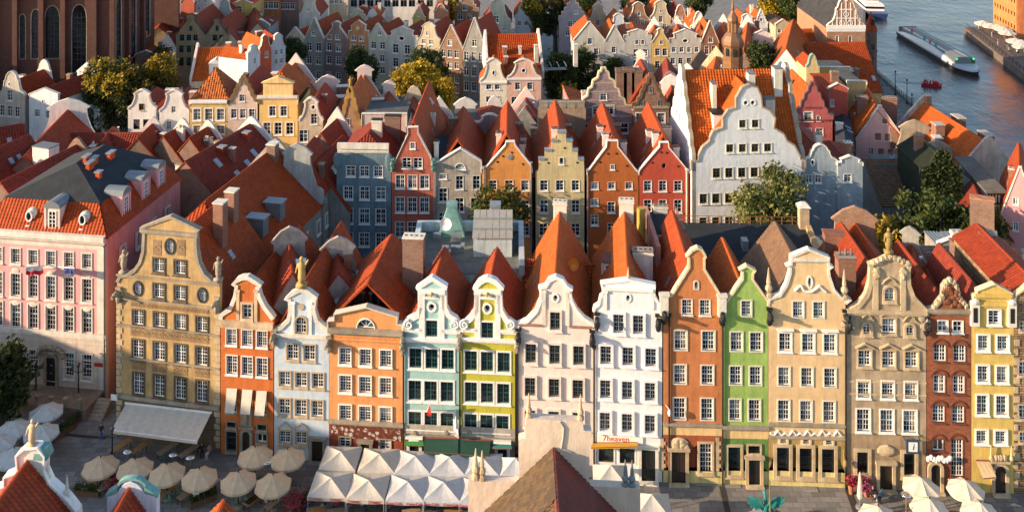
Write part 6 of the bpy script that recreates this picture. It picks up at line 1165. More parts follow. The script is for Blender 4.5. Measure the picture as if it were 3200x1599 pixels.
x = ridge('long red roof with orange lower band beside the round tower', (250, 292), (648, 288), 14.5, 5, 9, YS, TILE, 'c5', hw2=9, ez2=6.5, group=RGp); x.skylight(5, 8); x.skylight(6.5, 12)
fh('cream gable with green copper coping beside the long red roof', 'c5', 255, 345, 365, 450, 500, 'round', stucco((.66,.54,.30),.1), [], 6, TILE, group=RGp, coping=COPPER)
x = ridge('ochre brick wall house with white verge left of the long red roof', (195, 420), (215, 255), 14, 3, 12, brick((.34,.16,.07)), TILE, 'c5', group=RGp, par=(0,), gmat=WS)
x = ridge('white house with narrow orange roof strip behind the long red roof', (165, 205), (385, 192), 14, 4, 12.6, WS, TILEO, 'c5', hw2=3, ez2=12.2, group=RGp)
x = ridge('steep dark red roof with white gable wall and orange top', (120, 330), (170, 132), 17, 6, 9, WS, TILEO, 'c5', group=RGp, rows=[('r', 7, 5, .8, 1.2)])
h = fh('blush pink house with plain pointed gable and capped peak', 'c5', 590, 914, 712, 935, 640, 'tri', stucco((.70,.44,.42),.06,dirt=.2), [(812,36,30,[783]),(918,50,40,[738,803]),(1017,46,38,[690,757,823])], 15, TILE, group=RGp, gy2=650, rz=14.6, sur=PALE)
h.chimney(2.0, 6, 1.8, 1.4, 16, BRICK2, BRICKD, z0=9); h.chimney(6.8, 8, 2.4, 1.2, 15.5, BRICK, BRICKD, z0=8)
x = ridge('cream side-lit house with small windows left of the blush gable', (520, 1000), (495, 740), 13.0, 1.3, 12.4, stucco((.66,.54,.40),.1), DGREY, 'c5', group=RGp, rows=[('l', 9, 5, .8, 1.2), ('l', 5.8, 5, .8, 1.2)])
rg('orange roof with white chimney cap left of the blush house', 'c5', (735, 745), (650, 575), 15.5, 4.5, 10, TILEO, par=())
h = fh('tan house block with flat roof and small chimneys near the quay', 'c5', 535, 660, 545, 570, 560, 'flat', stucco((.62,.44,.22),.1), [], 10, TILE, group=RGp, noroof=True)
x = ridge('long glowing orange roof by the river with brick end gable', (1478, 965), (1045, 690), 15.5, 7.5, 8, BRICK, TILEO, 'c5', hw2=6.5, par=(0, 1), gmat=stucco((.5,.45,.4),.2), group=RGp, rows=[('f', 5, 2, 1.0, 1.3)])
for u, y, w_, d_, up in ((2.5, 5, 1.2, 2.6, 2.6), (2.5, 13, 1.2, 2.4, 2.6), (-3.0, 9, 1.4, 1.6, 3.0), (.3, x.L-.8, .8, .8, 1.8)): x.chimney(u, y, w_, d_, up, BRICK, stucco((.5,.45,.4),.2))
x = ridge('weathered brown roof with curved brick gable end above the ivy', (1130, 1030), (985, 885), 13, 4.5, 8.5, BRICK2, TILEB, 'c5', par=(1, 0), gable='bell', gmat=stucco((.42,.36,.28),.25), group=RGp); x.chimney(1.5, 4, 1.2, 1.6, 2.6, BRICK2)
h = fh('grey-blue house with rounded top and oval niche right of the hall', 'c5', 238, 466, 970, 1080, 930, 'round', stucco((.30,.36,.41),.12,dirt=.5), [(1200,54,44,[275,337])], 12, TILE2, group=RGp, oval=(300,1090,22,36))
h = fh('small grey-blue house with pediment and single window', 'c5', 468, 634, 1048, 1110, 935, 'ped', stucco((.34,.40,.45),.12,dirt=.5), [(1195,54,52,[535])], 9, TILE2, group=RGp)
h = fh('lower grey-blue wing with windows under the willow tree', 'f', 2025, 2105, 430, 450, 935, 'flat', stucco((.22,.27,.31),.15,dirt=.5), [(497,28,22,[2065]),(550,32,26,[2063])], 4, TILE2, group=RGp, noroof=True) if False else None
x = ridge('low brown tiled roof sloping to the camera beside the ivy', (2170, 405), (2292, 403), 13.5, 4, 10, DGR, TILEB, hw2=6.5, ez2=9.5, group=RGp)
h = fh('pinkish roof pavilion with dark overhanging roof and satellite dish', 'c5', 748, 985, 1085, 1110, 792, 'flat', stucco((.50,.36,.31),.1), [(1140,60,56,[865,932],D(dark=True))], 2.4, TILE2, group=RGp, noroof=True, coping=None); b = MB(); b.hexa([(-.8,-1.0,h.top-.4),(h.W+.5,-1.0,h.top-.4),(h.W+.5,2.6,h.top),(-.8,2.6,h.top)], [(-.8,-1.0,h.top-.2),(h.W+.5,-1.0,h.top-.2),(h.W+.5,2.6,h.top+.2),(-.8,2.6,h.top+.2)]); h.part('roof', b, stucco((.13,.14,.13),.2)); b = MB(); b.lathe([(.05, 0), (.4, .12), (.5, .25), (.3, .12), (.02, .05)], 12); o = h.part('satellite_dish', b, ZINC); o.location = (1.6, 0, h.top+1); o.rotation_euler = (math.radians(75), 0, .3)
ivy = fh('gabled building wholly covered in dark ivy', 'c5', 1045, 1288, 1005, 1130, 905, 'round', stucco((.014,.022,.008),.3), [], 9, stucco((.014,.022,.008),.3), group=RGp, coping=None)
# half-timbered house and pink house on the right edge
TIM = plain((.02,.018,.016), .7)
h = fh('black and white half-timbered narrow house at the right edge', 'd6', 1015, 1195, 190, 215, 925, 'flat', WS, [], 9, TILE3, group=RGp, noroof=True, coping=None); b = MB()
for k in range(5): u = k*(h.W-.16)/4; b.box(u, u+.16, -.06, -.002, 0, h.top)
for k in range(12): z = k*h.top/11.5; b.box(0, h.W, -.055, -.002, z, z+.16)
h.part('timber_frame', b, TIM); b = MB(); b.hexa([(-.5,-.6,h.top-.2),(h.W+.5,-.6,h.top-.2),(h.W+.5,9,h.top+1),(-.5,9,h.top+1)], [(-.5,-.6,h.top+.05),(h.W+.5,-.6,h.top+.05),(h.W+.5,9,h.top+1.2),(-.5,9,h.top+1.2)]); h.part('roof', b, stucco((.16,.15,.13),.2))
h = fh('rose pink tall gable house at the right edge', 'd6', 1198, 1700, -110, 520, 960, 'tri', stucco((.62,.32,.33),.08,dirt=.2), [(690,105,60,[1390,1550]),(350,90,60,[1390,1550])], 14, TILE, group=RGp, gy2=985, coping=PALE)
rg('brown dark roof with gutter left of the half-timbered house', 'd6', (900, 330), (800, 60), 14, 4, 9, TILE3, par=(), wall=BRICKO)
# roofs directly behind the right part of the front row
BH = 'back roofs of the front row'
x = ridge('dark red lean roof with brick chimney behind the ornate tan house', (2205, 650), (2150, 562), 18.5, 4.5, 13, BRICK, TILE, par=(1,), gable='bell', gmat=brick((.36,.17,.09)), group=BH); x.chimney(-3, 5, 2.4, 1.2, 4.0, BRICK, BRICK)
h = fh('white pavilion gable with low roof in front of the dark trees', 'd6', 362, 768, 828, 920, 1130, 'low', stucco((.34,.31,.29),.15), [], 4, ZINC, group=BH, coping=WHITE)
x = ridge('brick parapet building with stone cap behind the brick house', (2335, 648), (2450, 650), 15.2, 3, 15, BRICKD, BRICKD, group=BH, hw2=2, ez2=15); x.chimney(1, 3, 2, 1.4, 2.2, BRICK2, BRICK, pots=2); x.chimney(1.6, 7, 1.4, 1.4, 2.6, BRICK2, BRICK)
x = ridge('orange hipped tile roof glowing at the right edge', (2535, 665), (2528, 612), 17.5, 7, 13, BG, TILEX, hip0=4, group=BH, hw2=7); x.chimney(-1.8, 2.6, 1.7, 1.4, 3.0, WS, BRICKD); x.chimney(-2, 14, 2.6, 1.2, 2.6, BRICK2, BRICKO)
x = ridge('dark red roof with white verge behind the yellow house', (2585, 740), (2560, 680), 16.5, 4.5, 12, BG, TILE2, par=(1,), gmat=WS, group=BH)
x = ridge('dark red roof with blue flashing behind the brick house', (2350, 740), (2325, 672), 16, 4.2, 11.5, BRICK, TILE2, group=BH); x.chimney(3.2, 3, 1.0, 1.4, 3.2, BRICK, PALE)
x = ridge('narrow red roof with weathered stone rear gable before the trees', (2300, 690), (2290, 615), 17, 3, 12.5, BRICK, TILE2, par=(1,), gable='neck', gmat=stucco((.4,.38,.34),.25), group=BH)
# black felt roof block behind brown, green and cream houses
A0, A1 = G(2160, 1010, 0), G(2560, 1010, 0)
h = House('house', 'broad black felt roof block with rusty railing behind the green house', (2075, 1290), (2640, 1298), group=BH); b = MB(); z0, z1 = 10.8, 14.2; W = h.W
b.hexa([(2.2, 2, 0), (W-.4, 2, 0), (W-.4, 14, 0), (2.2, 14, 0)], [(2.2, 2, z0), (W-.4, 2, z0), (W-.4, 14, z1), (2.2, 14, z1)]); h.part('wall', b, stucco((.45,.36,.26),.2))
b = MB(); b.hexa([(2.0, 1.8, z0), (W-.2, 1.8, z0), (W-.2, 14.2, z1), (2.0, 14.2, z1)], [(2.0, 1.8, z0+.2), (W-.2, 1.8, z0+.2), (W-.2, 14.2, z1+.2), (2.0, 14.2, z1+.2)]); ro = h.part('roof', b, FELT)
b = MB(); RUST = plain((.22,.09,.04),.7)
for k in range(14): u = 2.2 + k*(W-2.8)/13; b.tube((u, 14, z1), (u, 14, z1+1.1), .05)
for zz in (.55, 1.1): b.tube((2.2, 14, z1+zz), (W-.6, 14, z1+zz), .04)
h.part('railing', b, RUST); b = MB(); b.box(W-.5, W+.1, 1.5, 14.4, 8, z0+.4); b.hexa([(W-.5, 1.5, z0), (W+.1, 1.5, z0), (W+.1, 14.5, z1), (W-.5, 14.5, z1)], [(W-.5, 1.5, z0+.9), (W+.1, 1.5, z0+.9), (W+.1, 14.5, z1+.9), (W-.5, 14.5, z1+.9)]); h.part('party_wall', b, stucco((.55,.38,.22),.2))
b = MB(); b.box(W-1.2, W-.1, 13.0, 14.2, z1, z1+2.6); b.hexa([(W-1.4, 12.8, z1+2.6), (W+.1, 12.8, z1+2.6), (W+.1, 14.4, z1+2.6), (W-1.4, 14.4, z1+2.6)], [(W-.9, 13.4, z1+3.1), (W-.4, 13.4, z1+3.1), (W-.4, 13.8, z1+3.1), (W-.9, 13.8, z1+3.1)], 1); h.part('chimney', b, [PSTONE, PALE], ro)
b = MB(); b.box(10.5, 11.2, 9.5, 10.7, 13.0, 14.3); h.part('vent', b, ZINC, ro); h.dormer(9.4, 2.6, 11.2, 1.9, 2.0, 2.5, BLACK, ZINC, 1.3, 1.4, 2, 2, 'flat')
h = House('house', 'narrow beige stair tower with black roof beside the white house', (2060, 1300), (2160, 1300), group=BH); b = MB(); W = h.W; b.box(0, W, 4, 10, 0, 17.6); b.box(0, W, 0, 4, 0, 13.6); h.part('wall', b, stucco((.62,.48,.36),.2)); b = MB(); b.box(.2, W-.2, .2, 3.99, 13.6, 13.75); h.part('lower_roof', b, FELT); b = MB(); b.box(.2, W-.2, 4.2, 9.8, 17.6, 17.75); ro = h.part('roof', b, FELT); h.ro = ro
b = MB(); b.box(-.3, .15, -.2, 10.2, 12, 18.3); b.box(W-.15, W+.1, 4, 10.2, 15, 18.3); h.part('parapet', b, stucco((.5,.26,.2),.2)); h.window(W*.6, 15.6, .9, .8, 2, 2, sur=PALE, hole=False, y=3.8); b = MB(); b.lathe([(.5, 8), (.5, 19.4), (.3, 19.4)], 12, (-1.0, 7, 0)); h.part('flue', b, stucco((.55,.42,.12),.2)); b = MB(); b.box(-3.2, -1.7, 6.5, 8, 8, 15.8); h.part('chimney', b, WS, ro); h.chimney(1.6, 9.6, 1.6, .6, 18.6, PALE, z0=17)
# flat service roof behind the twin houses
h = House('house', 'flat service roof with parapets and copper flues behind the twin houses', (1268, 1300), (1640, 1300), group=BH); b = MB(); W = h.W; z = 14.2; BWL = stucco((.52,.60,.62),.1)
b.box(.2, W-.2, 2, 13, 0, z); h.part('wall', b, BWL); b = MB()
for q in ((.0, W, 12.6, 13.2), (0, .6, 1.8, 12.6), (W-.6, W, 1.8, 12.6)): b.box(*q, z, z+1.1)
h.part('parapet', b, BWL); b = MB(); b.box(.6, W-.6, 2, 12.6, z, z+.05); ro = h.part('roof_deck', b, stucco((.15,.15,.14),.3)); h.ro = ro
for u, t in ((4.2, 0), (9.4, 1)): b = MB(); b.hexa([(u-1.6, 11, z), (u+1.6, 11, z), (u+1.6, 13.4, z), (u-1.6, 13.4, z)], [(u-.5, 11.8, z+3.2), (u+.5, 11.8, z+3.2), (u+.5, 12.8, z+3.2), (u-.5, 12.8, z+3.2)]); b.box(u-.65, u+.65, 11.7, 12.9, z+3.2, z+3.6); h.part('copper_flue', b, COPPER if t == 0 else ZINC, ro)
for u in (3.6, 9.6): b = MB(); b.lathe([(.05, 0), (.55, .14), (.72, .3), (.5, .16), (.02, .05)], 16); o = h.part('satellite_dish', b, WHITE, ro); o.location = (u, 10.4, z+1.9); o.rotation_euler = (math.radians(78), 0, -.1)
b = MB(); b.box(7.0, 11.4, 6, 11, z, z+2.2); h.part('plant_room', b, BWL)
for k in range(6): b = MB(); u = 6.9 + k*.77; b.hexa([(u, 5.8, z+2.2), (u+.72, 5.8, z+2.2), (u+.72, 11, z+3.2), (u, 11, z+3.2)], [(u, 5.8, z+2.32), (u+.72, 5.8, z+2.32), (u+.72, 11, z+3.32), (u, 11, z+3.32)]); h.part('roof_panel', b, plain((.36,.34,.29),.5))
for k in range(2): b = MB(); b.box(6.9, 11.5, 7.2+k*1.9, 7.35+k*1.9, z+2.62+k*.37, z+2.75+k*.37); h.part('roof_batten', b, ZINC)
for k in range(5): b = MB(); u, y = R.uniform(1.5, 6), R.uniform(5, 11); b.box(u, u+R.uniform(.4, 1.2), y, y+R.uniform(.4, 1), z+.05, z+R.uniform(.5, 1.1)); h.part('air_unit', b, ZINC, ro)
b = MB()
for k in range(10): a0, a1 = math.pi*k/10, math.pi*(k+1)/10; um = 5.6; b.hexa([(um+1.9*math.cos(a0), -1.0, 11+1.9*math.sin(a0)), (um+1.9*math.cos(a1), -1.0, 11+1.9*math.sin(a1)), (um+1.9*math.cos(a1), 3.5, 12+1.9*math.sin(a1)), (um+1.9*math.cos(a0), 3.5, 12+1.9*math.sin(a0))], [(um+2.0*math.cos(a0), -1.0, 11+2.0*math.sin(a0)), (um+2.0*math.cos(a1), -1.0, 11+2.0*math.sin(a1)), (um+2.0*math.cos(a1), 3.5, 12+2.0*math.sin(a1)), (um+2.0*math.cos(a0), 3.5, 12+2.0*math.sin(a0))])
h.part('barrel_roof', b, stucco((.10,.075,.06),.2))
# small roofs behind blue and orange houses
x = ridge('low crosswise red roof behind the wide orange house', (818, 706), (940, 712), 15, 3, 13, BRICK2, TILE, group=BH, hw2=2.6, ez2=12.5); 
for y in (4.5, 5.3, 6.1): x.chimney(1.4, y, .25, .25, 1.0, ZINC, WHITE)
ridge('low crosswise red roof between the blush and white houses', (1425, 672), (1530, 672), 14.6, 3, 12.5, PALE, TILE, group=BH, hw2=3, ez2=12.2)
ridge('short crosswise red roof left of the blush house roof', (1312, 655), (1378, 655), 15, 3, 13, PALE, TILE, group=BH, hw2=3, ez2=12.4)
ridge('low dark red roof at the foot of the rose house', (985, 607), (1075, 607), 7.5, 3, 5.5, PALE, TILE2, group=BH, hw2=5, ez2=3.5)
for lb, p0, p1, rz in (('red back roof with speckled grey bell gable behind the blue house', (852, 690), (850, 640), 16.5), ('red back roof with grey round gable behind the narrow orange house', (735, 690), (728, 615), 17.5)):
    ridge(lb, p0, p1, rz, 3.4, 12, stucco((.36,.33,.31),.2), TILE2, par=(1,), gable='bell', gmat=stucco((.42,.38,.35),.3,dirt=.9), group=BH)
ridge('grey low gable with white coping behind the wide orange house chimney', (985, 700), (985, 668), 15, 4, 12.6, stucco((.3,.24,.2),.2), TILE2, par=(1,), gable='low', gmat=PALE, group=BH)
# ---------------------------------------------------------------- water gate, round tower, far quay
def outl(*a): pass
h = fh('brick water gate with white net-patterned stepped gable', 'c5', 395, 652, -20, 180, 330, 'round', BRICKO, [(160,44,22,[480,555],D(dark=True,sur=WHITE)),(265,46,22,[463,552],D(dark=True,sur=WHITE))], 22, stucco((.045,.045,.05),.3), group=RGp, coping=PALE); b = MB(); zt = h.uz('c5', 525, 185)[1]
for k in range(7): u = 1.2 + k*(h.W-2.4)/6; t = 1 - abs(u/h.W*2-1); b.box(u-.1, u+.1, -.08, -.002, zt, zt + (h.top-zt)*min(1, t*1.25)*.85)
for k in range(4): z = zt + k*1.9; e = .8 + k*1.0; b.box(e, h.W-e, -.075, -.002, z, z+.2)
for k in range(4):
    for j in range(6-k):
     u = h.W/2 + (j - (5-k)/2)*1.75; z = zt + .95 + k*1.9
     if h.inside((u-.6, z+.4)) and h.inside((u+.6, z+.4)): [b.tube((u+.55*math.cos(a*math.pi/4), -.06, z+.55*math.sin(a*math.pi/4)), (u+.55*math.cos((a+1)*math.pi/4), -.06, z+.55*math.sin((a+1)*math.pi/4)), .07, n=4) for a in range(8)]
h.part('tracery', b, WHITE); h.ledge(zt, WHITE, .2, .9)
x = ridge('terracotta flank wall and grey roof running back from the water gate', (385, 60), (300, -60), 14, 4, 9, BRICKO, stucco((.045,.045,.05),.3), 'c5', group=RGp)
p = G(*S('c5', 690, 492)); tw = thing('round_tower', 'slim dark brick round tower with red cone roof at the quay', 'tower', p); kk = p.y/F/2.145; zz = lambda y: HC - (S('c5', 0, y)[1] - YH)/F*p.y
b = MB(); b.lathe([(38*kk, 0), (38*kk, zz(345)), (42*kk, zz(342)), (42*kk, zz(335)), (38*kk, zz(332)), (38*kk, zz(200))], 14); b.build('shaft', BRICKD, tw); b = MB(); b.lathe([(44*kk, zz(203)), (40*kk, zz(195)), (3*kk, zz(82))], 14); b.build('cone_roof', TILE2, tw)
for z in (6, 12): b = MB(); b.box(-.35, .35, -38*kk-.05, -38*kk+.4, z, z+1.4); b.build('window', DGLASS, tw)
# ---------------------------------------------------------------- trees
def leaf_mat(name, cols):
    m, n, b = new_mat(name); g = N(n, 'ShaderNodeNewGeometry'); cr = n.nodes.new('ShaderNodeValToRGB'); e = cr.color_ramp.elements
    while len(e) < len(cols): e.new(.5)
    for i, (p_, c) in enumerate(cols): e[i].position = p_; e[i].color = (*c, 1)
    n.links.new(g.outputs['Random Per Island'], cr.inputs[0]); n.links.new(cr.outputs[0], b.inputs['Base Color']); b.inputs['Roughness'].default_value = .6
    b.inputs['Specular IOR Level'].default_value = .3
    tr = N(n, 'ShaderNodeBsdfTranslucent'); n.links.new(cr.outputs[0], tr.inputs[0]); ms = N(n, 'ShaderNodeMixShader'); ms.inputs[0].default_value = .3
    n.links.new(b.outputs[0], ms.inputs[1]); n.links.new(tr.outputs[0], ms.inputs[2]); n.links.new(ms.outputs[0], n.nodes['Material Output'].inputs[0]); return m
LDK = leaf_mat('dark_leaves', [(0, (.022,.036,.010)), (.6, (.042,.062,.015)), (1, (.09,.10,.022))]); LGR = leaf_mat('green_leaves', [(0, (.03,.055,.012)), (.6, (.06,.09,.02)), (1, (.13,.14,.03))])
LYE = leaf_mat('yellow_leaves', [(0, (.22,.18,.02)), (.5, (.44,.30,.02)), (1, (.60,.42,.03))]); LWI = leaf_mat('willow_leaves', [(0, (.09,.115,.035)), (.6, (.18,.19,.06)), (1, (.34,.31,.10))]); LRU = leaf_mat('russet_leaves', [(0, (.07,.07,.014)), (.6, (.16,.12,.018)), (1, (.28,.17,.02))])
BARK = stucco((.07, .055, .04), .3)
def tree(label, gx, gy, top, rad, mats, dens=1.0, ws=None, leaf=.3, cat='tree', squash=1.0, cx=None, base=None):
    """gx,gy: foot of the trunk; top: pixel row of the crown top; rad: crown radius in pixels; base: pixel row of the crown bottom"""
    g = G(gx, gy); k = F / g.y; zt = (gy - top) / k; r = rad / k; zb = (gy - base) / k if base else max(1.5, zt - 2.2 * r); zb = min(zb, zt - r); rr = random.Random(hash((round(gx), round(gy))) % 9999)
    o = thing('tree', label, cat, (g.x, g.y, 0)); hz = (zt - zb) / 2; zc = (zt + zb) / 2; dx = ((cx or gx) - gx) / k
    b = MB(); b.tube((0, 0, 0), (dx*.4, 0, zb + hz*.4), .035*zt+.06, .02*zt+.05, 8); b.tube((dx*.4, 0, zb + hz*.4), (dx, 0, zc + hz*.5), .02*zt+.05, .05, 7)
    for j in range(9):
        a = rr.uniform(0, 6.28); t = rr.uniform(.2, .9); z0 = zb + hz*t*.9; b.tube((dx*t, 0, z0), (dx + r*.75*math.cos(a), r*.75*math.sin(a), z0 + hz*rr.uniform(.3, .8)), .012*zt+.03, .03, 5)
    b.build('trunk', BARK, o); b = MB(); nc = int(dens * 26 * (r**2 + r*hz) / 2 ** .5 / 2); nc = max(90, min(int(nc*1.5), 520)); tot = 0; lumps = []
    for j in range(11): a, t = rr.uniform(0, 6.28), rr.uniform(-.8, .9); q = (1 - t*t) ** .5; s_ = rr.uniform(.45, .8); lumps.append((math.cos(a)*q*s_*r*.95, math.sin(a)*q*s_*r*.95, t*hz*.72, rr.uniform(.36, .56)*r))
    for j in range(nc):
        L = lumps[rr.randrange(11)]; a, t = rr.uniform(0, 6.28), rr.uniform(-1, 1); q = (1 - t*t) ** .5; s_ = rr.uniform(.7, 1.05)
        c = Vector((dx + L[0] + math.cos(a)*q*L[3]*s_, L[1] + math.sin(a)*q*L[3]*s_, zc + L[2] + t*L[3]*s_*min(1.3, hz/r)*squash)); mi = 0 if rr.random() > (ws or 0) else 1
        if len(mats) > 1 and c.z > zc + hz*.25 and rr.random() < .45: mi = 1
        for i in range(16):
            p = c + Vector((rr.gauss(0, .28), rr.gauss(0, .28), rr.gauss(0, .26))) * (1 + leaf); u = Vector((rr.gauss(0, 1), rr.gauss(0, 1), rr.gauss(0, 1))).normalized(); v = u.orthogonal().normalized(); u2 = u.cross(v); l = leaf * rr.uniform(.6, 1.3)
            b.face([p - v*l, p + u2*l*.55, p + v*l, p - u2*l*.55], mi)
    b.build('crown', mats, o); return o
tree('dark leafy tree cut by the left edge in front of the pink palace', 5, 1345, 1052, 78, [LDK], 1.4, base=1330)
tree('broad dark tree below the church with golden upper leaves', 350, 430, 192, 92, [LDK, LYE], 1.5, base=420)  # church trees: sunlit crown tops painted in as a second, golden leaf colour
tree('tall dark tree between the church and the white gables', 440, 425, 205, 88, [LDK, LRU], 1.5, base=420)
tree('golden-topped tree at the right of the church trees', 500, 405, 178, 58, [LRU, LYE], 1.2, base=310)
tree('dark bushy tree at the left of the church trees', 300, 405, 185, 50, [LDK, LYE], 1.1, base=385)
tree('small dark tree beside the white wall by the church corner', 505, 330, 150, 30, [LDK], 1.0)
tree('small yellow tree at the foot of the church', 92, 312, 178, 30, [LYE], 1.0)
tree('round dark green tree in front of the dark row', 922, 290, 120, 34, [LDK], 1.5, base=225)
tree('willowy green tree in front of the dark row', 1125, 318, 150, 48, [LDK, LGR], 1.2, base=310)
tree('dark chestnut tree in front of the sandy house', 1325, 335, 136, 68, [LDK], 1.5, base=300)
tree('bright yellow autumn tree in the middle of the town', 1302, 420, 200, 82, [LYE], 1.3, base=335)
tree('smaller yellow tree right of the bright autumn tree', 1372, 430, 240, 42, [LYE], .9, base=350)
tree('green street tree left of the purple brick gable', 1752, 355, 155, 50, [LGR, LDK], 1.2, base=330)
tree('dense green street tree beside the lane', 1822, 340, 150, 52, [LGR], 1.2, base=320)
tree('small bush-like green tree behind the purple gable', 1925, 330, 185, 40, [LGR], 1.0)
tree('low yellow-green tree at the lane mouth', 1775, 425, 265, 26, [LYE, LGR], .9)
tree('dark street tree at the far end of the lane', 1672, 205, -30, 40, [LDK, LYE], 1.2, base=130)
tree('second dark street tree at the far end of the lane', 1735, 200, -40, 45, [LDK, LRU], 1.2, base=140)
tree('round dark green tree right of the wooden spire', 2382, 400, 138, 56, [LDK], 1.5, base=255)
for i, (x_, y_) in enumerate(((1410, 165), (1830, 160), (1985, 150), (2060, 150), (2190, 155), (2410, 150), (2470, 160))): tree(['yellow tree at the top edge above the terracotta house', 'green tree at the top edge right of the lane', 'tree at the top edge above the russet house', 'tree at the top edge behind the bell gables', 'tree at the top edge left of the needle', 'yellow-green tree at the top edge right of the needle', 'green tree at the top edge near the orange wall'][i], x_, y_, -25, 42, [LYE, LGR] if i in (0, 5) else [LGR, LDK], .9, base=60)
tree('pale green willow in front of the great white hall', 2398, 985, 528, 122, [LWI, LGR], 1.5, base=740, ws=.1)
tree('airy green tree in front of the apricot house', 1565, 985, 585, 82, [LGR, LRU], .8, base=740, leaf=.26)
tree('large dark green tree in the courtyard on the right', 2940, 1030, 622, 132, [LGR, LDK], 1.5, base=840)
tree('dark tree with russet tips beside the half-timbered house', 3045, 1000, 640, 85, [LDK, LRU], 1.3, base=830)
tree('golden yellow bush tree at the courtyard edge', 2785, 1010, 690, 55, [LYE, LRU], 1.0, base=775)
b = MB(); rr = random.Random(5)                       # ivy over the gabled building
P_ = [(0., 0.), (ivy.W, 0.)] + list(reversed(ivy.out))
for j in range(5200):
    u, z = rr.uniform(-.3, ivy.W+.3), rr.uniform(0, ivy.top+.4)
    if not pip(P_, min(max(u, .05), ivy.W-.05), z - .2): continue
    p = Vector((u, -rr.uniform(.02, .3), z)); v = Vector((rr.gauss(0, 1), rr.gauss(0, .6), rr.gauss(0, 1))).normalized(); q = v.orthogonal().normalized(); l = rr.uniform(.14, .3); b.face([p - v*l, p + q*l*.7, p + v*l, p - q*l*.7])
o = b.build('ivy', LDK, ivy.o); o['kind'] = 'stuff'

# ---------------------------------------------------------------- foreground roofs along the bottom edge
FGp = 'house tops along the bottom edge'
FGW = stucco((.70, .58, .48), .08, dirt=.35)
def fgh(label, Y, c, outl, apex, dl, dr, hw, roofl, roofr, wall, coping=None, L=13, skew=0.):
    gy = YH + F*HC/Y; xs = [S(c, *p)[0] for p in outl]
    h = House('house', label, (min(xs), gy), (max(xs), gy), group=FGp); h.outline(c, outl); h.facade(wall, th=.6, coping=coping, ct=.12)
    u, z = h.uz(c, *apex); pl = dl; pr = dr
    for nm, sg, k, m_ in (('roof', -1, pl, roofl), ('roof', 1, pr, roofr)):
        b = MB(); e = (u + sg*hw, z - hw*k); sk = skew*L
        if sg < 0: slope(b, (e[0], -.05, e[1]), (e[0]+sk, -L, e[1]), (u+sk, -L, z), (u, -.05, z), course=.33)
        else: slope(b, (e[0]+sk, -L, e[1]), (e[0], -.05, e[1]), (u, -.05, z), (u+sk, -L, z), course=.33)
        o = h.part(nm, b, m_)
        if sg < 0: h.ro = o
    b = MB()
    for j in range(int(L/.4)): y = -.05 - j*.4; s0, s1 = skew*-y, skew*(-y+.4); b.hexa([(u-.16+s0, y, z+.05), (u+.16+s0, y, z+.05), (u+.16+s1, y-.41, z+.05), (u-.16+s1, y-.41, z+.05)], [(u-.07+s0, y, z+.24), (u+.07+s0, y, z+.24), (u+.07+s1, y-.41, z+.2), (u-.07+s1, y-.41, z+.2)])
    h.part('ridge_tiles', b, roofr); b = MB(); b.hexa([(u-hw*.97, -.3, 0), (u+hw*.97, -.3, 0), (u+hw*.97, -L, 0), (u-hw*.97, -L, 0)], [(u-hw*.97, -.3, z-hw*max(pl, pr)-.3), (u+hw*.97, -.3, z-hw*max(pl, pr)-.3), (u+hw*.97, -L, z-hw*max(pl, pr)-.3), (u-hw*.97, -L, z-hw*max(pl, pr)-.3)]); h.part('wall', b, wall); h.ap = (u, z); return h
h = fgh('tall cream gable back with obelisks above a brown tiled roof, bottom centre', 60, 'b3', [(420,1100),(420,1040),(828,1050),(828,715),(832,700),(880,690),(880,590),(888,535),(1345,560),(1352,630),(1415,640),(1412,750),(1398,758),(1396,1075),(1808,1098),(1808,1180)], (1110, 790), .93, 1.02, 7, tiles((.12,.075,.04)), stucco((.17,.045,.035),.15), FGW, coping=None)
for x, y, hh in ((910,530,3.3),(1328,545,3.4),(480,1020,4.0),(532,1030,3.9),(1690,1085,3.6),(1745,1090,3.6)): u, z = h.uz('b3', x, y); h.finial(u, z-.1, hh*.46, PSTONE if x < 1500 else LEAD)
b = MB(); P = [h.uz('b3', *p) for p in ((1160,555),(1190,600),(1185,680),(1170,770),(1250,800))]
for p, q in zip(P, P[1:]): b.tube((p[0], -.05, p[1]), (q[0], -.05, q[1]), .05)
h.part('lightning_cable', b, plain((.45,.42,.4),.6))
u0, z0 = h.ap; tm = MB(); tm.hexa([(-.15,0,0),(.15,0,0),(.15,.36,0),(-.15,.36,0)], [(-.15,0,.05),(0,-.06,.05),(.15,0,.05),(.15,.36,.02)]) if False else None
tm = MB(); pts_ = [(-.15, .36), (-.15, .06), (0, -.04), (.15, .06), (.15, .36)]; tm.hexa([(x, y, 0) for x, y in pts_], [(x, y, .05 if y < .3 else .02) for x, y in pts_]); TM = [tm.mesh('tile', plain(c_, .8)) for c_ in ((.10,.062,.03), (.085,.052,.027), (.12,.072,.034), (.075,.048,.027))]
sl_ = Vector((-1, 0, -.93)).normalized(); nn = Vector((-.93, 0, 1)).normalized(); rr = random.Random(3); k = 0
for r_ in range(22):
    for c_ in range(14):
        d = .25 + r_*.27; y = -.25 - c_*.31 - (r_ % 2)*.155; p = Vector((u0, y, z0)) + sl_*d + nn*.2
        o = put('tile', TM[rr.randrange(4)], h.ro, p); xax = Vector((0, -1, 0)); up = -sl_; o.rotation_euler = Matrix((( xax.x, up.x, nn.x), (xax.y, up.y, nn.y), (xax.z, up.z, nn.z))).to_euler()
h = fgh('white gable back with statue and copper cap above a red roof, bottom left', 62, 'b1', [(-60,1120),(40,1080),(40,1010),(110,985),(150,955),(138,835),(200,782),(300,775),(352,840),(345,960),(392,1065),(450,1115),(540,1200),(610,1290),(620,1400)], (225, 890), 1.25, 1.22, 6, TILE, TILE2, WS, coping=WHITE)
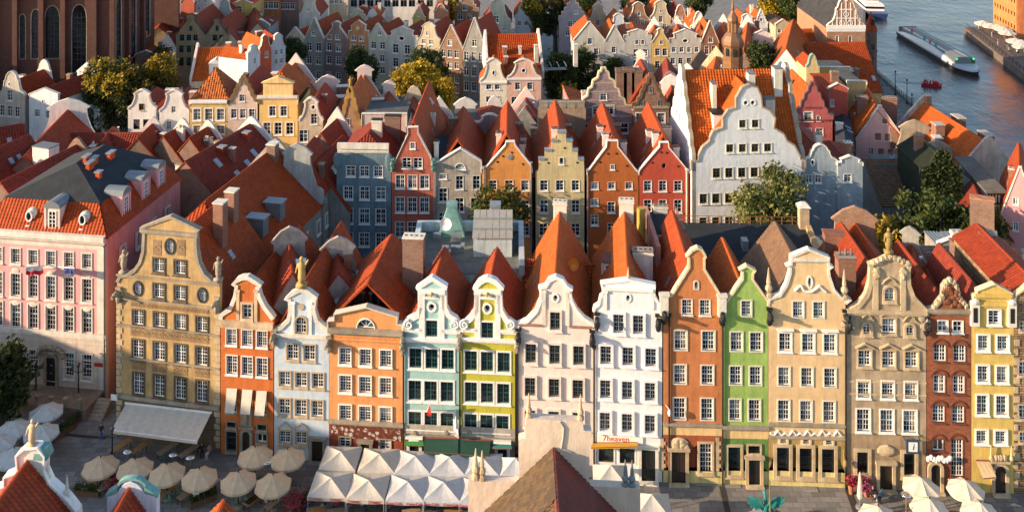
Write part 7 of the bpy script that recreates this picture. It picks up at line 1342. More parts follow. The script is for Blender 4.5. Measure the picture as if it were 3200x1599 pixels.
u, z = h.uz('b1', 245, 785); h.statue(u, z, 1.9, PSTONE); b = MB(); u, z = h.uz('b1', 320, 835); b.hexa([(u-.4,-.1,z-.2),(u+.5,-.1,z-.25),(u+.5,.9,z-.25),(u-.4,.9,z-.2)], [(u-.3,.1,z+.5),(u+.4,.1,z+.45),(u+.4,.7,z+.45),(u-.3,.7,z+.5)]); h.part('copper_cap', b, COPPER)
for x, y in ((375,1080),(525,1200)): u, z = h.uz('b1', x, y); h.finial(u, z, 1.5, PALE)
h = fgh('small white arched gable back with green copper hood, bottom edge', 62, 'b1', [(860,1400),(862,1165),(935,1140),(965,1100),(1000,1060),(1055,1042),(1100,1060),(1140,1100),(1165,1140),(1262,1165),(1262,1400)], (1040, 1110), 1.5, 1.45, 4, TILE, TILE2, stucco((.66,.70,.78),.06), coping=None)
b = MB(); u, z = h.uz('b1', 1055, 1095)
for kk_ in range(10): a0, a1 = math.pi*kk_/10, math.pi*(kk_+1)/10; b.hexa([(u+.8*math.cos(a0), .05, z+.45*math.sin(a0)), (u+.8*math.cos(a1), .05, z+.45*math.sin(a1)), (u+.8*math.cos(a1), .45, z+.45*math.sin(a1)), (u+.8*math.cos(a0), .45, z+.45*math.sin(a0))], [(u+.95*math.cos(a0), .05, z+.6*math.sin(a0)), (u+.95*math.cos(a1), .05, z+.6*math.sin(a1)), (u+.95*math.cos(a1), .45, z+.6*math.sin(a1)), (u+.95*math.cos(a0), .45, z+.6*math.sin(a0))])
for sg in (-1, 1): b.hexa([(u+sg*.85, .0, z-.25), (u+sg*1.7, .0, z-.62), (u+sg*1.7, .6, z-.62), (u+sg*.85, .6, z-.25)], [(u+sg*.85, .0, z+.08), (u+sg*1.65, .0, z-.45), (u+sg*1.65, .6, z-.45), (u+sg*.85, .6, z+.08)])
h.part('copper_hood', b, COPPER)
h = fgh('orange roof tip at the bottom edge right of the copper hood', 62, 'b1', [(1760,1330),(1760,1300),(1840,1300),(1840,1330)], (1800, 1205), 1.0, 1.0, 4, TILEO, TILE, PALE)

# ---------------------------------------------------------------- paving slabs and bands
sm = [MB() for _ in range(4)]; PV = []
for i, q in enumerate(((.20,.185,.17), (.17,.16,.15), (.23,.21,.19), (.19,.17,.155))): sm[i].box(-.53, .53, -.38, .38, 0, .02); PV.append(sm[i].mesh('paving_slab', stucco(q, .2)))
g_o = gnd.build('ground', PAVE, kind='structure'); rr = random.Random(11); n_ = 0
for i in range(22):
    for j in range(13):
        x, y = 14.5 + i*1.08 + (j % 2)*.54, 79.0 + j*.78
        if n_ < 290 and (x > 16) and not (27.6 < x < 28.6): put('paving_slab', PV[rr.randrange(4)], g_o, (x, y, .004)); n_ += 1
def strip(name, pts, w_, mat, z=.03):
    b = MB()
    for (x0, y0), (x1, y1) in zip(pts, pts[1:]): d = Vector((y1-y0, x0-x1, 0)).normalized()*w_/2; b.face([(x0-d.x, y0-d.y, z), (x0+d.x, y0+d.y, z), (x1+d.x, y1+d.y, z), (x1-d.x, y1-d.y, z)])
    return b.build(name, mat, kind='structure')
DKP = stucco((.055,.045,.04), .25)
p0, p1 = G(2255, 1518), G(2285, 1640); strip('drain_band', [(p0.x, p0.y), (p1.x, p1.y)], .5, DKP); p0, p1 = G(2650, 1528), G(2690, 1640); strip('drain_band', [(p0.x, p0.y), (p1.x, p1.y)], .6, DKP)
p0, p1 = G(195, 1357), G(330, 1368); strip('drain_band', [(p0.x, p0.y), (p1.x, p1.y)], .4, DKP)
for px, py, w_, d_ in ((2530, 1528, 1.5, .8), (2290, 1519, 1.5, .5), (2195, 1512, 1.2, .4)): g = G(px, py); b = MB(); b.box(-w_/2, w_/2, -d_/2, d_/2, .03, .05); b.build('floor_grating', stucco((.34,.30,.27),.3), loc=g, label={2530: 'pale stone floor plate in front of the cream house', 2290: 'pale stone floor plate in front of the green house', 2195: 'dark floor grating in front of the brown house'}[px], cat='floor plate')

# ---------------------------------------------------------------- parasols and tents
def parasol_meshes(cmat, r=1.75, hgt=2.35, rise=.85, n=8, val=.22):
    pn = MB(); a0, a1 = -math.pi/n, math.pi/n; A, B = Vector((r*math.cos(a0), r*math.sin(a0), 0)), Vector((r*math.cos(a1), r*math.sin(a1), 0)); T = Vector((0, 0, rise)); K = 5
    def P(t, s): q = A.lerp(B, s)*t; q.z = rise*(1-t) - .10*math.sin(math.pi*s)*t*r/1.75 - .10*math.sin(math.pi*t)*0; return q
    for i in range(K):
        for j in range(4):
            q = [P((i+1)/K, j/4), P((i+1)/K, (j+1)/4), P(i/K, (j+1)/4), P(i/K, j/4)]
            pn.face(q if i else q[:3])
    for j in range(4): p, q = P(1, j/4), P(1, (j+1)/4); v = Vector((0, 0, val)); pn.face([p, q, q-v, p-v])
    po = MB(); po.tube((0, 0, 0), (0, 0, hgt+rise+.12), .05, n=8); [po.tube((0, 0, hgt+.1), (r*.95*math.cos(2*math.pi*(k+.5)/n), r*.95*math.sin(2*math.pi*(k+.5)/n), hgt-.02), .025, n=4) for k in range(n)]; po.blob((0, 0, hgt+rise+.12), (.07, .07, .09))
    ba = MB(); ba.lathe([(.45, 0), (.45, .12), (.12, .2)], 10)
    return pn.mesh('canopy_panel', cmat), po.mesh('pole', DKW), ba.mesh('base', STONE), n, hgt
PSETS = {}
def parasol(label, px, py, D_, cmat, group, tilt=0., hgt=2.35, rise=.85):
    """px,py: pixel of the canopy's middle at the rim height"""
    key = (cmat.name, round(D_, 1)); PSETS.setdefault(key, parasol_meshes(cmat, D_/2, hgt, rise)); pn, po, ba, n, hg = PSETS[key]; g = G(px, py, hg)
    o = thing('parasol', label, 'parasol', (g.x, g.y, 0), R.uniform(0, .6), group); put('pole', po, o); put('base', ba, o)
    for k in range(n): put('canopy_panel', pn, o, (0, 0, hg), 2*math.pi*k/n)
    return o
SAND = plain((.60, .45, .29), .85, name='canvas'); SANDL = plain((.66, .58, .46), .85, name='canvas'); GREYC = plain((.52, .54, .52), .85, name='canvas'); WCAN = plain((.50, .48, .43), .85, name='canvas'); WCAN2 = plain((.49, .50, .52), .85, name='canvas')
names = ['sand parasol, first from the left in the long row', 'sand parasol, second from the left in the long row', 'sand parasol, third from the left in the long row', 'sand parasol, fourth from the left in the long row', 'sand parasol at the lower left of the group of four', 'sand parasol at the lower right of the group of four', 'sand parasol at the upper left of the group of four', 'sand parasol at the upper right of the group of four']
for lb, (x, y) in zip(names, ((253,1172),(340,1177),(420,1190),(502,1201),(600,1210),(687,1217),(642,1146),(724,1152))): parasol(lb, x*1.2422, y*1.2422, 3.45, SAND, 'sand parasols on the square')
names = ['grey-white parasol nearest the palace steps', 'grey-white parasol at the left edge under the dark tree', 'grey-white parasol behind the rooftop statue', 'grey-white parasol cut by the left edge', 'grey-white parasol at the lower left beside the statue']
for lb, (x, y) in zip(names, ((116,1035),(33,1078),(104,1088),(-6,1115),(36,1148))): parasol(lb, x*1.2422, y*1.2422, 3.5, GREYC, 'grey-white parasols by the palace')
names = ['sunlit cream parasol left of the brick house door', 'sunlit cream parasol in front of the yellow house', 'sunlit cream parasol, lower left of the right-hand four', 'sunlit cream parasol, lower right of the right-hand four', 'sunlit cream parasol peeking in at the bottom edge']
for lb, (x, y) in zip(names, ((1195,510),(1790,545),(1310,800),(1990,850),(620,900))): p = S('d4', x, y); parasol(lb, *p, 3.4, SANDL, 'cream parasols before the yellow house')
def folded(label, px, py, h_, mat, group=None):
    g = G(px, py); o = thing('folded_parasol', label, 'parasol', g, 0, group); b = MB(); b.lathe([(.2, .9), (.28, 1.1), (.2, 2.0), (.13, 2.9), (.03, h_)], 8); b.build('canopy', mat, o); b = MB(); b.tube((0,0,0),(0,0,1.2),.05); b.lathe([(.4,0),(.4,.2),(.1,.3)], 10); b.build('pole', ZINC, o)
folded('folded cream parasol beside the flower pots', *S('d4', 375, 800), 3.4, SANDL)
def tent(label, px, py, w_, d_, rise, hgt, mat, rz, group, text=None, tm=None):
    g = G(px, py, hgt); o = thing('tent', label, 'tent', (g.x, g.y, 0), rz, group); a, b_ = w_/2, d_/2; C = [(-a,-b_),(a,-b_),(a,b_),(-a,b_)]
    for k in range(4):
        p, q = C[k], C[(k+1) % 4]; b = MB(); K = 5; Mx = lambda s, t: (Vector((p[0]*(1-s)+q[0]*s, p[1]*(1-s)+q[1]*s, 0))*t + Vector((0, 0, hgt + rise*(1-t) - .12*math.sin(math.pi*t)*math.sin(math.pi*s) - .06*math.sin(math.pi*s)*t)))
        for i in range(K):
            for j in range(4): f = [Mx(j/4, (i+1)/K), Mx((j+1)/4, (i+1)/K), Mx((j+1)/4, i/K), Mx(j/4, i/K)]; b.face(f if i else f[:3])
        pn = b.build('canopy_panel', mat, o); b = MB()
        for j in range(4): f0, f1 = Mx(j/4, 1), Mx((j+1)/4, 1); v = Vector((0, 0, .32)); b.face([f0, f1, f1-v, f0-v])
        vl = b.build('valance', mat, o)
        if k == 0 and text: [lettering(text, .34, tm, vl, (x_, -b_-.02, hgt-.22)) for x_ in (-a*.55, a*.5)]
    b = MB(); [b.tube((x_*.97, y_*.97, 0), (x_*.97, y_*.97, hgt), .04) for x_, y_ in C]; b.build('legs', ZINC, o) if False else None
    for x_, y_ in C: b = MB(); b.tube((x_*.97, y_*.97, 0), (x_*.97, y_*.97, hgt), .04); b.build('leg', ZINC, o)
    return o
REDT = plain((.55, .03, .03), .6); TG = 'white tents on the square'; rzt = -.045
order = ['first', 'second', 'third', 'fourth', 'fifth']
tx = [(860,1062),(1165,1082),(1480,1092),(1770,1098),(2060,1112)]; tb = [(940,850),(1250,868),(1540,886),(1815,893),(2090,905)]
for i, (x, y) in enumerate(tx): tent('white peaked tent with red lettering, %s from the left in the near row' % order[i], *S('b2', x, y), 3.55, 3.4, 0.62, 2.45, WCAN if i < 2 else WCAN2, rzt, TG, 'ŻYWIEC' if i < 2 else 'Coca-Cola', REDT)
for i, (x, y) in enumerate(tb): tent('white peaked tent, %s from the left in the far row' % order[i], *S('b2', x, y), 3.55, 3.4, 0.62, 2.45, WCAN if i < 2 else WCAN2, rzt, TG)
tent('white peaked tent against the tall cream gable', *S('b3', 800, 940), 3.4, 3.2, 1.1, 2.3, WCAN2, rzt, TG); tent('white peaked tent in front of the white house shop', *S('b3', 1570, 1000), 3.3, 3.2, 1.1, 2.3, WCAN, rzt, TG); tent('white peaked tent at the bottom edge right of the brown roof', *S('b3', 1900, 1240), 3.4, 3.4, 1.1, 2.3, WCAN, rzt, TG)

# ---------------------------------------------------------------- café tables, chairs, lamps
WOOD = plain((.40, .21, .07), .6); WOODL = plain((.42, .30, .19), .7); TCH = plain((.10, .26, .22), .6)
def table(label, px, py, L=1.7, w_=.75, rz=.5, mat=None, group='wooden café tables'):
    g = G(px, py, .75); o = thing('cafe_table', label, 'table', (g.x, g.y, 0), rz, group); b = MB(); n = 3
    for k in range(n): b = MB(); b.box(-L/2, L/2, -w_/2 + k*w_/n + .01, -w_/2 + (k+1)*w_/n - .01, .71, .75); b.build('plank', mat or WOOD, o)
    for sx, sy in ((-1,-1),(1,-1),(1,1),(-1,1)): b = MB(); b.tube((sx*L*.42, sy*w_*.4, 0), (sx*L*.42, sy*w_*.4, .71), .035); b.build('leg', BLACK, o)
CHM = None
def chair(label, px, py, rz, mat=TCH, group='teal café chairs'):
    g = G(px, py, .45); o = thing('cafe_chair', label, 'chair', (g.x, g.y, 0), rz, group); b = MB(); b.box(-.21,.21,-.21,.21,.43,.47); b.build('seat', mat, o); b = MB(); b.box(-.21,.21,.19,.22,.6,.9); b.tube((-.2,.2,.45),(-.2,.21,.9),.02); b.tube((.2,.2,.45),(.2,.21,.9),.02); b.build('backrest', mat, o)
    for sx, sy in ((-1,-1),(1,-1),(1,1),(-1,1)): b = MB(); b.tube((sx*.2, sy*.2, 0), (sx*.18, sy*.18, .43), .02); b.build('leg', mat, o)
tl = ['under the left end of the cream awning', 'under the middle of the cream awning', 'under the right part of the cream awning', 'behind the first sand parasol', 'below the first sand parasol', 'below the second sand parasol', 'below the third sand parasol', 'below the fourth sand parasol', 'right of the menu board', 'left of the seated guest below the four parasols', 'in front of the seated guest below the four parasols', 'at the far right of the left café', 'under the first white tent', 'under the second white tent', 'under the third white tent', 'under the fourth white tent']
for i, (c, x, y) in enumerate((('b1',975,745),('b1',1350,770),('b1',1520,790),('b1',1115,770),('b1',715,1052),('b1',850,1065),('b1',1350,1110),('b1',1500,1135),('b1',1670,1085),('b2',240,1175),('b2',395,1210),('b1',2030,1180),('b2',740,1265),('b2',900,1275),('b2',1510,1280),('b2',1850,1280))): table('oblong wooden café table ' + tl[i], *S(c, x, y), L=2.2 if i < 3 else 1.7, rz=1.0 if i < 12 else .2, mat=WOOD if i % 3 == 0 else WOODL)
cl = ['left of the first table below the parasols', 'right of the first table below the parasols', 'at the table below the second parasol', 'by the table below the third parasol', 'left of the table below the fourth parasol', 'right of the table below the fourth parasol', 'under the cream awning', 'beside the four parasols', 'at the bottom of the four parasols', 'next to the menu board']
for i, (c, x, y) in enumerate((('b1',805,1110),('b1',900,1080),('b1',1380,1180),('b1',1360,1165),('b1',1460,1115),('b1',1540,1160),('b1',1310,840),('b2',190,1190),('b2',80,1210),('b1',1660,1170))): chair('teal café chair ' + cl[i], *S(c, x, y), R.uniform(0, 6))
b = MB(); g = G(*S('b1', 1578, 1225)); o = thing('menu_board', 'white folding menu board with red print between the café tables', 'menu board', g, .1); b.hexa([(-.3,-.25,0),(.3,-.25,0),(.3,-.2,0),(-.3,-.2,0)], [(-.3,0,1.15),(.3,0,1.15),(.3,.04,1.15),(-.3,.04,1.15)]); b.build('panel', WHITE, o); b = MB(); b.hexa([(-.2,-.205,.35),(.2,-.205,.35),(.2,-.2,.35),(-.2,-.2,.35)], [(-.2,-.1,.8),(.2,-.1,.8),(.2,-.09,.8),(-.2,-.09,.8)]); b.build('print', REDT, o)
def heater(label, c, x, y):
    g = G(*S(c, x, y), 2.2); o = thing('patio_heater', label, 'heater', (g.x, g.y, 0), 0, 'patio heaters'); b = MB(); b.lathe([(.5, 2.2), (.42, 2.3), (.1, 2.38)], 14); smooth(b.build('hood', plain((.7,.7,.72), .2, .9), o)); b = MB(); b.tube((0,0,.5),(0,0,2.2),.05); b.lathe([(.25,0),(.25,.5),(.1,.55)], 10); b.build('stand', plain((.5,.3,.12), .4, .5), o)
for lb, c, x, y in (('steel patio heater under the left of the cream awning', 'b1', 1030, 800), ('steel patio heater under the middle of the cream awning', 'b1', 1398, 822), ('steel patio heater under the right of the cream awning', 'b1', 1535, 845), ('steel patio heater amid the four sand parasols', 'b2', 348, 885), ('steel patio heater beside the sunlit parasols', 'd4', 995, 620)): heater(lb, c, x, y)
def lamp(label, px, py, h_=4.2, arms=3):
    g = G(px, py); o = thing('street_lamp', label, 'street lamp', g, 0, 'old iron street lamps'); b = MB(); b.lathe([(.25, 0), (.25, .4), (.1, .6), (.06, h_)], 8); [b.tube((0,0,h_-.5),(.7*math.cos(a),.2*math.sin(a),h_-.3),.04) for a in (0, math.pi)]; b.build('post', BLACK, o)
    for x_ in ((-.7, 0, .7) if arms == 3 else (0,)): b = MB(); b.lathe([(.1, 0), (.2, .35), (.24, .4), (.05, .6)], 6, (x_, 0, h_-.3 if x_ else h_)); b.build('lantern', plain((.06,.06,.06), .3), o)
lamp('iron lamp with three lanterns on the palace terrace, right one', *S('b1', 632, 420), 4.0); lamp('iron lamp with lanterns on the palace terrace, left one', *S('b1', 290, 400), 4.0); lamp('iron lamp by the alley corner of the palace', *S('b1', 865, 340), 4.0, 1); lamp('curled iron lamp between the first two parasols', *S('b1', 905, 1010), 4.4, 1)
# palace terrace and steps
h = pk; b = MB(); b.box(-2, h.W-.2, -3.4, -.01, 0, 1.3); te_ = put('terrace', b.mesh('terrace', stucco((.26,.20,.15),.25,dirt=.8)), None, h.o.location, h.rz, 'stone terrace with parapet along the pink palace front', 'terrace')
for k in range(9): b = MB(); u = 1 + k*(h.W-2)/8; b.box(u-.16, u+.16, -3.5, -3.2, 1.3, 2.2); b.box(u-.22, u+.22, -3.56, -3.14, 2.2, 2.32); b.build('post', STONE, te_)
for k in range(6): b = MB(); b.box(h.W-.19, h.W+1.4, -3.2+k*.35, -2.85+k*.35, 0, .2+k*.2); b.build('step', STONE, te_)
# flowers
FLR = leaf_mat('red_flowers', [(0, (.35,.01,.03)), (.5, (.5,.02,.06)), (1, (.45,.05,.2))]); FLP = leaf_mat('pink_flowers', [(0, (.4,.03,.15)), (.5, (.5,.1,.25)), (1, (.3,.02,.1))])
def flowers(label, px, py, r, mat, z=1.0, pot=True):
    g = G(px, py, z); o = thing('flower_pot', label, 'flowers', (g.x, g.y, 0)); rr = random.Random(int(px)); b = MB()
    for j in range(420):
        p = Vector((rr.gauss(0, .42), rr.gauss(0, .42), rr.gauss(0, .32)))*r + Vector((0, 0, z)); u = Vector((rr.gauss(0,1), rr.gauss(0,1), rr.gauss(0,1))).normalized(); v = u.orthogonal().normalized(); w_ = u.cross(v); l = .09; b.face([p-v*l, p+w_*l, p+v*l, p-w_*l], 0 if rr.random() > .25 else 1)
    b.build('blossom', [mat, LGR], o); b = MB(); b.lathe([(.16*r+.1, 0), (.3*r+.12, max(.5, z-.35)), (.32*r+.12, max(.55, z-.3))], 10); b.build('pot', stucco((.42,.2,.11),.2), o)
flowers('big red flower ball behind the copper hood', *S('b1', 935, 1055), 1.2, FLR, 1.2); flowers('red flower bush beside the white tents', *S('b2', 570, 1180), 1.4, FLR, 1.3); flowers('red flowers in a terracotta pot by the cream house', *S('d4', 255, 440), .55, FLR, 1.2); flowers('magenta flowers left of the ornate tan house door', *S('d4', 410, 450), .7, FLP, 1.1); flowers('pink flowers in front of the ornate tan house', *S('d4', 460, 520), .7, FLP, .8)
def planter(label, px, py, L, rz):
    g = G(px, py); o = thing('planter', label, 'planter', g, rz, 'planter boxes around the café'); b = MB(); b.box(-L/2, L/2, -.25, .25, 0, .55); b.build('box', stucco((.16,.09,.05),.2), o); b = MB(); rr = random.Random(int(px))
    for j in range(int(160*L)): p = Vector((rr.uniform(-L/2, L/2), rr.gauss(0, .15), .6+abs(rr.gauss(0, .2)))); u = Vector((rr.gauss(0,1), rr.gauss(0,1), rr.gauss(0,1))).normalized(); v = u.orthogonal().normalized(); l = .12; b.face([p-v*l, p+u*l*.6, p+v*l, p-u*l*.6])
    b.build('leaves', LGR, o)
for lb, c, x, y, L, rz in (('planter box along the alley by the palace', 'b1', 600, 580, 4, 1.15), ('planter box left of the café paving', 'b1', 470, 690, 4, 1.1), ('planter box below the first café table', 'b1', 700, 1150, 2.5, -.1), ('planter box at the right of the café paving', 'b1', 1640, 1215, 2.5, .6), ('planter box at the left of the white tents', 'b2', 640, 1240, 3, 1.1), ('planter box at the very left edge', 'b1', 60, 980, 3, 0)): planter(lb, *S(c, x, y), L, rz)

# ---------------------------------------------------------------- people
def body(pose):
    J = dict(walk=dict(p=(0,0,.95,.14,.11), c=(0,.02,1.3,.17,.11), n=(0,.02,1.47,.06,.06), h=(0,-.01,1.62,.10,.11), t=(0,0,1.74,.06,.07), ls=(-.2,.02,1.4,.06,.06), le=(-.26,.12,1.14,.045,.045), lh=(-.25,.02,.9,.03,.035), rs=(.2,.02,1.4,.06,.06), re=(.26,-.08,1.14,.045,.045), rh=(.24,-.22,.95,.03,.035), lk=(-.1,-.16,.52,.065,.065), la=(-.1,-.12,.09,.05,.05), lt=(-.1,-.28,.04,.045,.03), rk=(.1,.06,.52,.065,.065), ra=(.1,.26,.12,.05,.05), rt=(.1,.14,.04,.045,.03)),
     stand=dict(p=(0,0,.95,.14,.11), c=(0,.0,1.3,.17,.11), n=(0,0,1.47,.06,.06), h=(0,-.02,1.62,.10,.11), t=(0,0,1.74,.06,.07), ls=(-.2,0,1.4,.06,.06), le=(-.27,.03,1.13,.045,.045), lh=(-.25,-.1,.9,.03,.035), rs=(.2,0,1.4,.06,.06), re=(.27,.03,1.13,.045,.045), rh=(.2,-.2,1.08,.03,.035), lk=(-.1,-.01,.5,.065,.065), la=(-.11,.02,.08,.05,.05), lt=(-.12,-.14,.04,.045,.03), rk=(.1,-.01,.5,.065,.065), ra=(.11,.02,.08,.05,.05), rt=(.12,-.14,.04,.045,.03)),
     sit=dict(p=(0,0,.55,.15,.13), c=(0,-.02,.92,.17,.12), n=(0,-.03,1.08,.06,.06), h=(0,-.07,1.23,.10,.11), t=(0,-.06,1.35,.06,.07), ls=(-.2,-.02,1.0,.06,.06), le=(-.26,-.1,.76,.045,.045), lh=(-.15,-.38,.8,.03,.035), rs=(.2,-.02,1.0,.06,.06), re=(.26,-.1,.76,.045,.045), rh=(.15,-.38,.8,.03,.035), lk=(-.11,-.45,.52,.07,.07), la=(-.11,-.42,.09,.05,.05), lt=(-.11,-.58,.04,.045,.03), rk=(.11,-.45,.52,.07,.07), ra=(.11,-.42,.09,.05,.05), rt=(.11,-.58,.04,.045,.03)))[pose]
    K = list(J); E = [('p','c'),('c','n'),('n','h'),('h','t'),('c','ls'),('ls','le'),('le','lh'),('c','rs'),('rs','re'),('re','rh'),('p','lk'),('lk','la'),('la','lt'),('p','rk'),('rk','ra'),('ra','rt')]
    me = bpy.data.meshes.new('p'); me.from_pydata([J[k][:3] for k in K], [(K.index(a), K.index(c)) for a, c in E], []); o = bpy.data.objects.new('tmp', me); col.objects.link(o)
    o.modifiers.new('s', 'SKIN'); o.modifiers.new('d', 'SUBSURF').levels = 1
    for i, k in enumerate(K): me.skin_vertices[0].data[i].radius = J[k][3:]
    me.skin_vertices[0].data[0].use_root = True
    r_ = bpy.data.meshes.new_from_object(o.evaluated_get(bpy.context.evaluated_depsgraph_get())); bpy.data.objects.remove(o); r_.name = 'person'
    r_.materials.clear()
    for _ in range(4): r_.materials.append(None)
    hz = J['n'][2]; pz = J['p'][2]
    for f in r_.polygons:
        f.use_smooth = True; c = f.center; hd = c.z > hz and abs(c.x) < .14
        hand = min((c - Vector(J['lh'][:3])).length, (c - Vector(J['rh'][:3])).length) < .13
        f.material_index = 3 if hd and (c.z > J['h'][2]+.04 or c.y > J['h'][1]+.03) else (2 if hd or hand else (0 if (c.z > pz+.02 or abs(c.x) > .19) and not (pose == 'sit' and c.y < -.2 and c.z < .7) else 1))
    return r_
BODY = {k: body(k) for k in ('walk', 'stand', 'sit')}
SKIN = plain((.48,.28,.19), .6); HAIR = [plain(c, .7) for c in ((.02,.012,.008), (.08,.045,.02), (.25,.16,.07))]; CLN = ['black', 'light grey', 'navy', 'red', 'olive', 'white', 'rust brown', 'blue', 'dark grey']; USED = set()
CLO = [plain(c, .85, name='cloth') for c in ((.02,.02,.025), (.45,.45,.47), (.03,.05,.15), (.4,.03,.04), (.1,.12,.1), (.6,.58,.55), (.25,.1,.06), (.05,.18,.3), (.12,.11,.1))]
def someone(fmt, loc, poses, rz, group):
    while True:
        i, j, ps, hr = R.randrange(9), R.choice((0, 1, 2, 8, 4)), R.choice(poses), R.randrange(3); lb = fmt.format(['dark-haired', 'brown-haired', 'fair-haired'][hr] + ' person in %s top and %s trousers ' % (CLN[i], CLN[j]) + {'walk': 'walking', 'stand': 'standing', 'sit': 'seated'}[ps])
        if lb not in USED: USED.add(lb); return person(lb, loc, ps, rz, CLO[i], CLO[j], HAIR[hr], group)
def person(label, loc, pose, rz, shirt=None, trs=None, hair=None, group=None, sc=1.0):
    o = put('person', BODY[pose], None, loc, rz, label, 'person', group, scale=sc)
    for i, m_ in enumerate((shirt or R.choice(CLO), trs or R.choice(CLO[:3] + CLO[8:]), SKIN, hair or R.choice(HAIR))): o.material_slots[i].link = 'OBJECT'; o.material_slots[i].material = m_
    return o
person('person in dark jacket and blue jeans walking up the alley', G(*S('b1', 815, 705)), 'walk', .3, CLO[0], plain((.06,.14,.3),.8), HAIR[0])
person('person in pale blue shirt sitting at a table below the four parasols', G(*S('b2', 445, 1250)), 'sit', -1.4, plain((.30,.42,.48),.8), CLO[0])
person('person in white sitting left at the table below the four parasols', G(*S('b2', 335, 1255)), 'sit', 1.5, CLO[5], CLO[0])
person('person sitting under the right end of the cream awning in dark clothes', G(*S('b1', 1625, 830)), 'sit', .4, CLO[0], CLO[0]); person('person in pink top sitting under the right end of the cream awning', G(*S('b1', 1690, 840)), 'sit', -.5, plain((.5,.2,.25),.8), CLO[5])
person('person in dark top sitting beside the flower pots', G(*S('d4', 540, 690)), 'sit', 1.0, CLO[0], CLO[1]); person('person in blue top sitting beside the flower pots', G(*S('d4', 680, 720)), 'sit', -1.2, CLO[7], CLO[0]); person('person in white sitting nearest the folded parasol', G(*S('d4', 500, 640)), 'sit', .2, CLO[5], CLO[6])
for i in range(12): someone('{} under the white tents', G(*S('b2', 700 + i*105 + R.uniform(-20, 20), 1270 + R.uniform(-15, 18))), ['sit'], R.uniform(-3, 3), 'guests under the white tents')
for i in range(7): someone('{} among the sand parasols', G(*S('b1', (1050, 1210, 1290, 1600, 1760, 1900, 1980)[i], (1120, 1175, 1075, 1060, 1105, 1190, 1120)[i])), ['sit'], R.uniform(-3, 3), 'guests between the parasols')
for i in range(4): someone('{} by the grey-white parasols', G(*S('b1', (420, 500, 480, 110)[i], (660, 640, 520, 955)[i])), ['sit'], R.uniform(-3, 3), 'guests by the grey parasols')
# ---------------------------------------------------------------- fountain with winged creature, bottom right
g = G(*S('b4', 1010, 1500)); fo = thing('fountain', 'pale stone fountain rim with green winged dragon on top', 'fountain', (g.x, g.y, 0)); b = MB(); FS = stucco((.24,.26,.28),.3,dirt=.8)
b.lathe([(2.2, 0), (2.2, 1.0), (1.9, 1.3), (1.2, 1.9), (.6, 2.3), (.3, 2.5)], 16); b.build('basin', FS, fo); b = MB()
for k in range(26): a = R.uniform(0, 6.28); r_ = R.uniform(.6, 1.9); b.blob((r_*math.cos(a), r_*math.sin(a), 2.4-r_*.6), (.3, .3, .35), 0, 7, 5, .5)
b.build('rockwork', FS, fo); CU = stucco((.05,.28,.26),.3); b = MB(); b.tube((0,0,2.3),(.1,.1,3.1),.3,.18,8); b.tube((.1,.1,3.1),(-.05,.0,4.2),.18,.08,8); b.blob((-.1,-.1,4.25),(.16,.28,.14)); b.tube((0,0,2.5),(-.5,-.3,2.2),.15,.05); smooth(b.build('dragon_body', CU, fo))
for sg in (-1, 1):
    b = MB(); P = [(.1, 2.8), (.5, 3.6), (1.2, 3.9), (1.75, 3.75), (1.5, 3.5), (1.65, 3.25), (1.3, 3.2), (1.35, 2.9), (.95, 3.0), (.85, 2.7), (.5, 2.85), (.3, 2.6)]
    for i in range(len(P)-2): q = [(P[0][0]*sg, 0, P[0][1]), (P[i+1][0]*sg, -.15, P[i+1][1]), (P[i+2][0]*sg, -.15, P[i+2][1])]; b.hexa([Vector(v)-Vector((0,.03,0)) for v in q], [Vector(v)+Vector((0,.03,0)) for v in q])
    b.tube((.1*sg,0,2.8),(.5*sg,-.15,3.6),.08); b.tube((.5*sg,-.15,3.6),(1.75*sg,-.15,3.78),.07,.03); b.build('wing', CU, fo)
b = MB(); b.tube((.35,-.3,2.4),(.25,-.5,5.6),.06); b.build('trident', plain((.5,.42,.15),.4,.6), fo)
# ---------------------------------------------------------------- river: boats, quay life, far warehouse
def hull(L, w_, h_, bow=.22, n=10):
    P = [(-L/2, -w_/2*.85), (L/2*(1-bow), -w_/2), (L/2*(1-bow*.4), -w_/2*.7), (L/2, -w_*.12), (L/2, w_*.12), (L/2*(1-bow*.4), w_/2*.7), (L/2*(1-bow), w_/2), (-L/2, w_/2*.85)]; return P
pa, pb = G(*S('d3', 130, 290), WL), G(*S('d3', 1180, 900), WL); d = pb - pa; Lb = d.length; o = thing('river_boat', 'long low silver and glass sightseeing boat on the river', 'boat', ((pa+pb)/2), math.atan2(d.y, d.x)); wb_ = 6.2; P = hull(Lb, wb_, 1.6); b = MB()
b.hexa([(x*.97, y*.85, -.4) for x, y in P], [(x, y, 1.0) for x, y in P]); b.build('hull', plain((.05,.04,.045),.4), o); b = MB(); b.hexa([(x*.995, y*.97, 1.0) for x, y in P], [(x*.98, y*.93, 1.5) for x, y in P]); b.build('deck', plain((.42,.45,.50),.4), o)
b = MB(); x0, x1 = -Lb*.46, Lb*.36; b.hexa([(x0, -2.1, 1.5), (x1, -2.1, 1.5), (x1, 2.1, 1.5), (x0, 2.1, 1.5)], [(x0+.6, -1.8, 2.9), (x1-.6, -1.8, 2.9), (x1-.6, 1.8, 2.9), (x0+.6, 1.8, 2.9)]); b.build('cabin', plain((.12,.13,.13),.25), o); b = MB(); b.box(x0+1, x1-1, -.6, 1.3, 2.9, 2.96); b.build('roof_walk', plain((.26,.22,.20),.7), o); b = MB(); b.box(x0+2, x1-1.5, 1.35, 1.55, 2.9, 3.0); b.build('light_strip', plain((.25,.6,.58),.4), o)
b = MB(); nn_ = 24
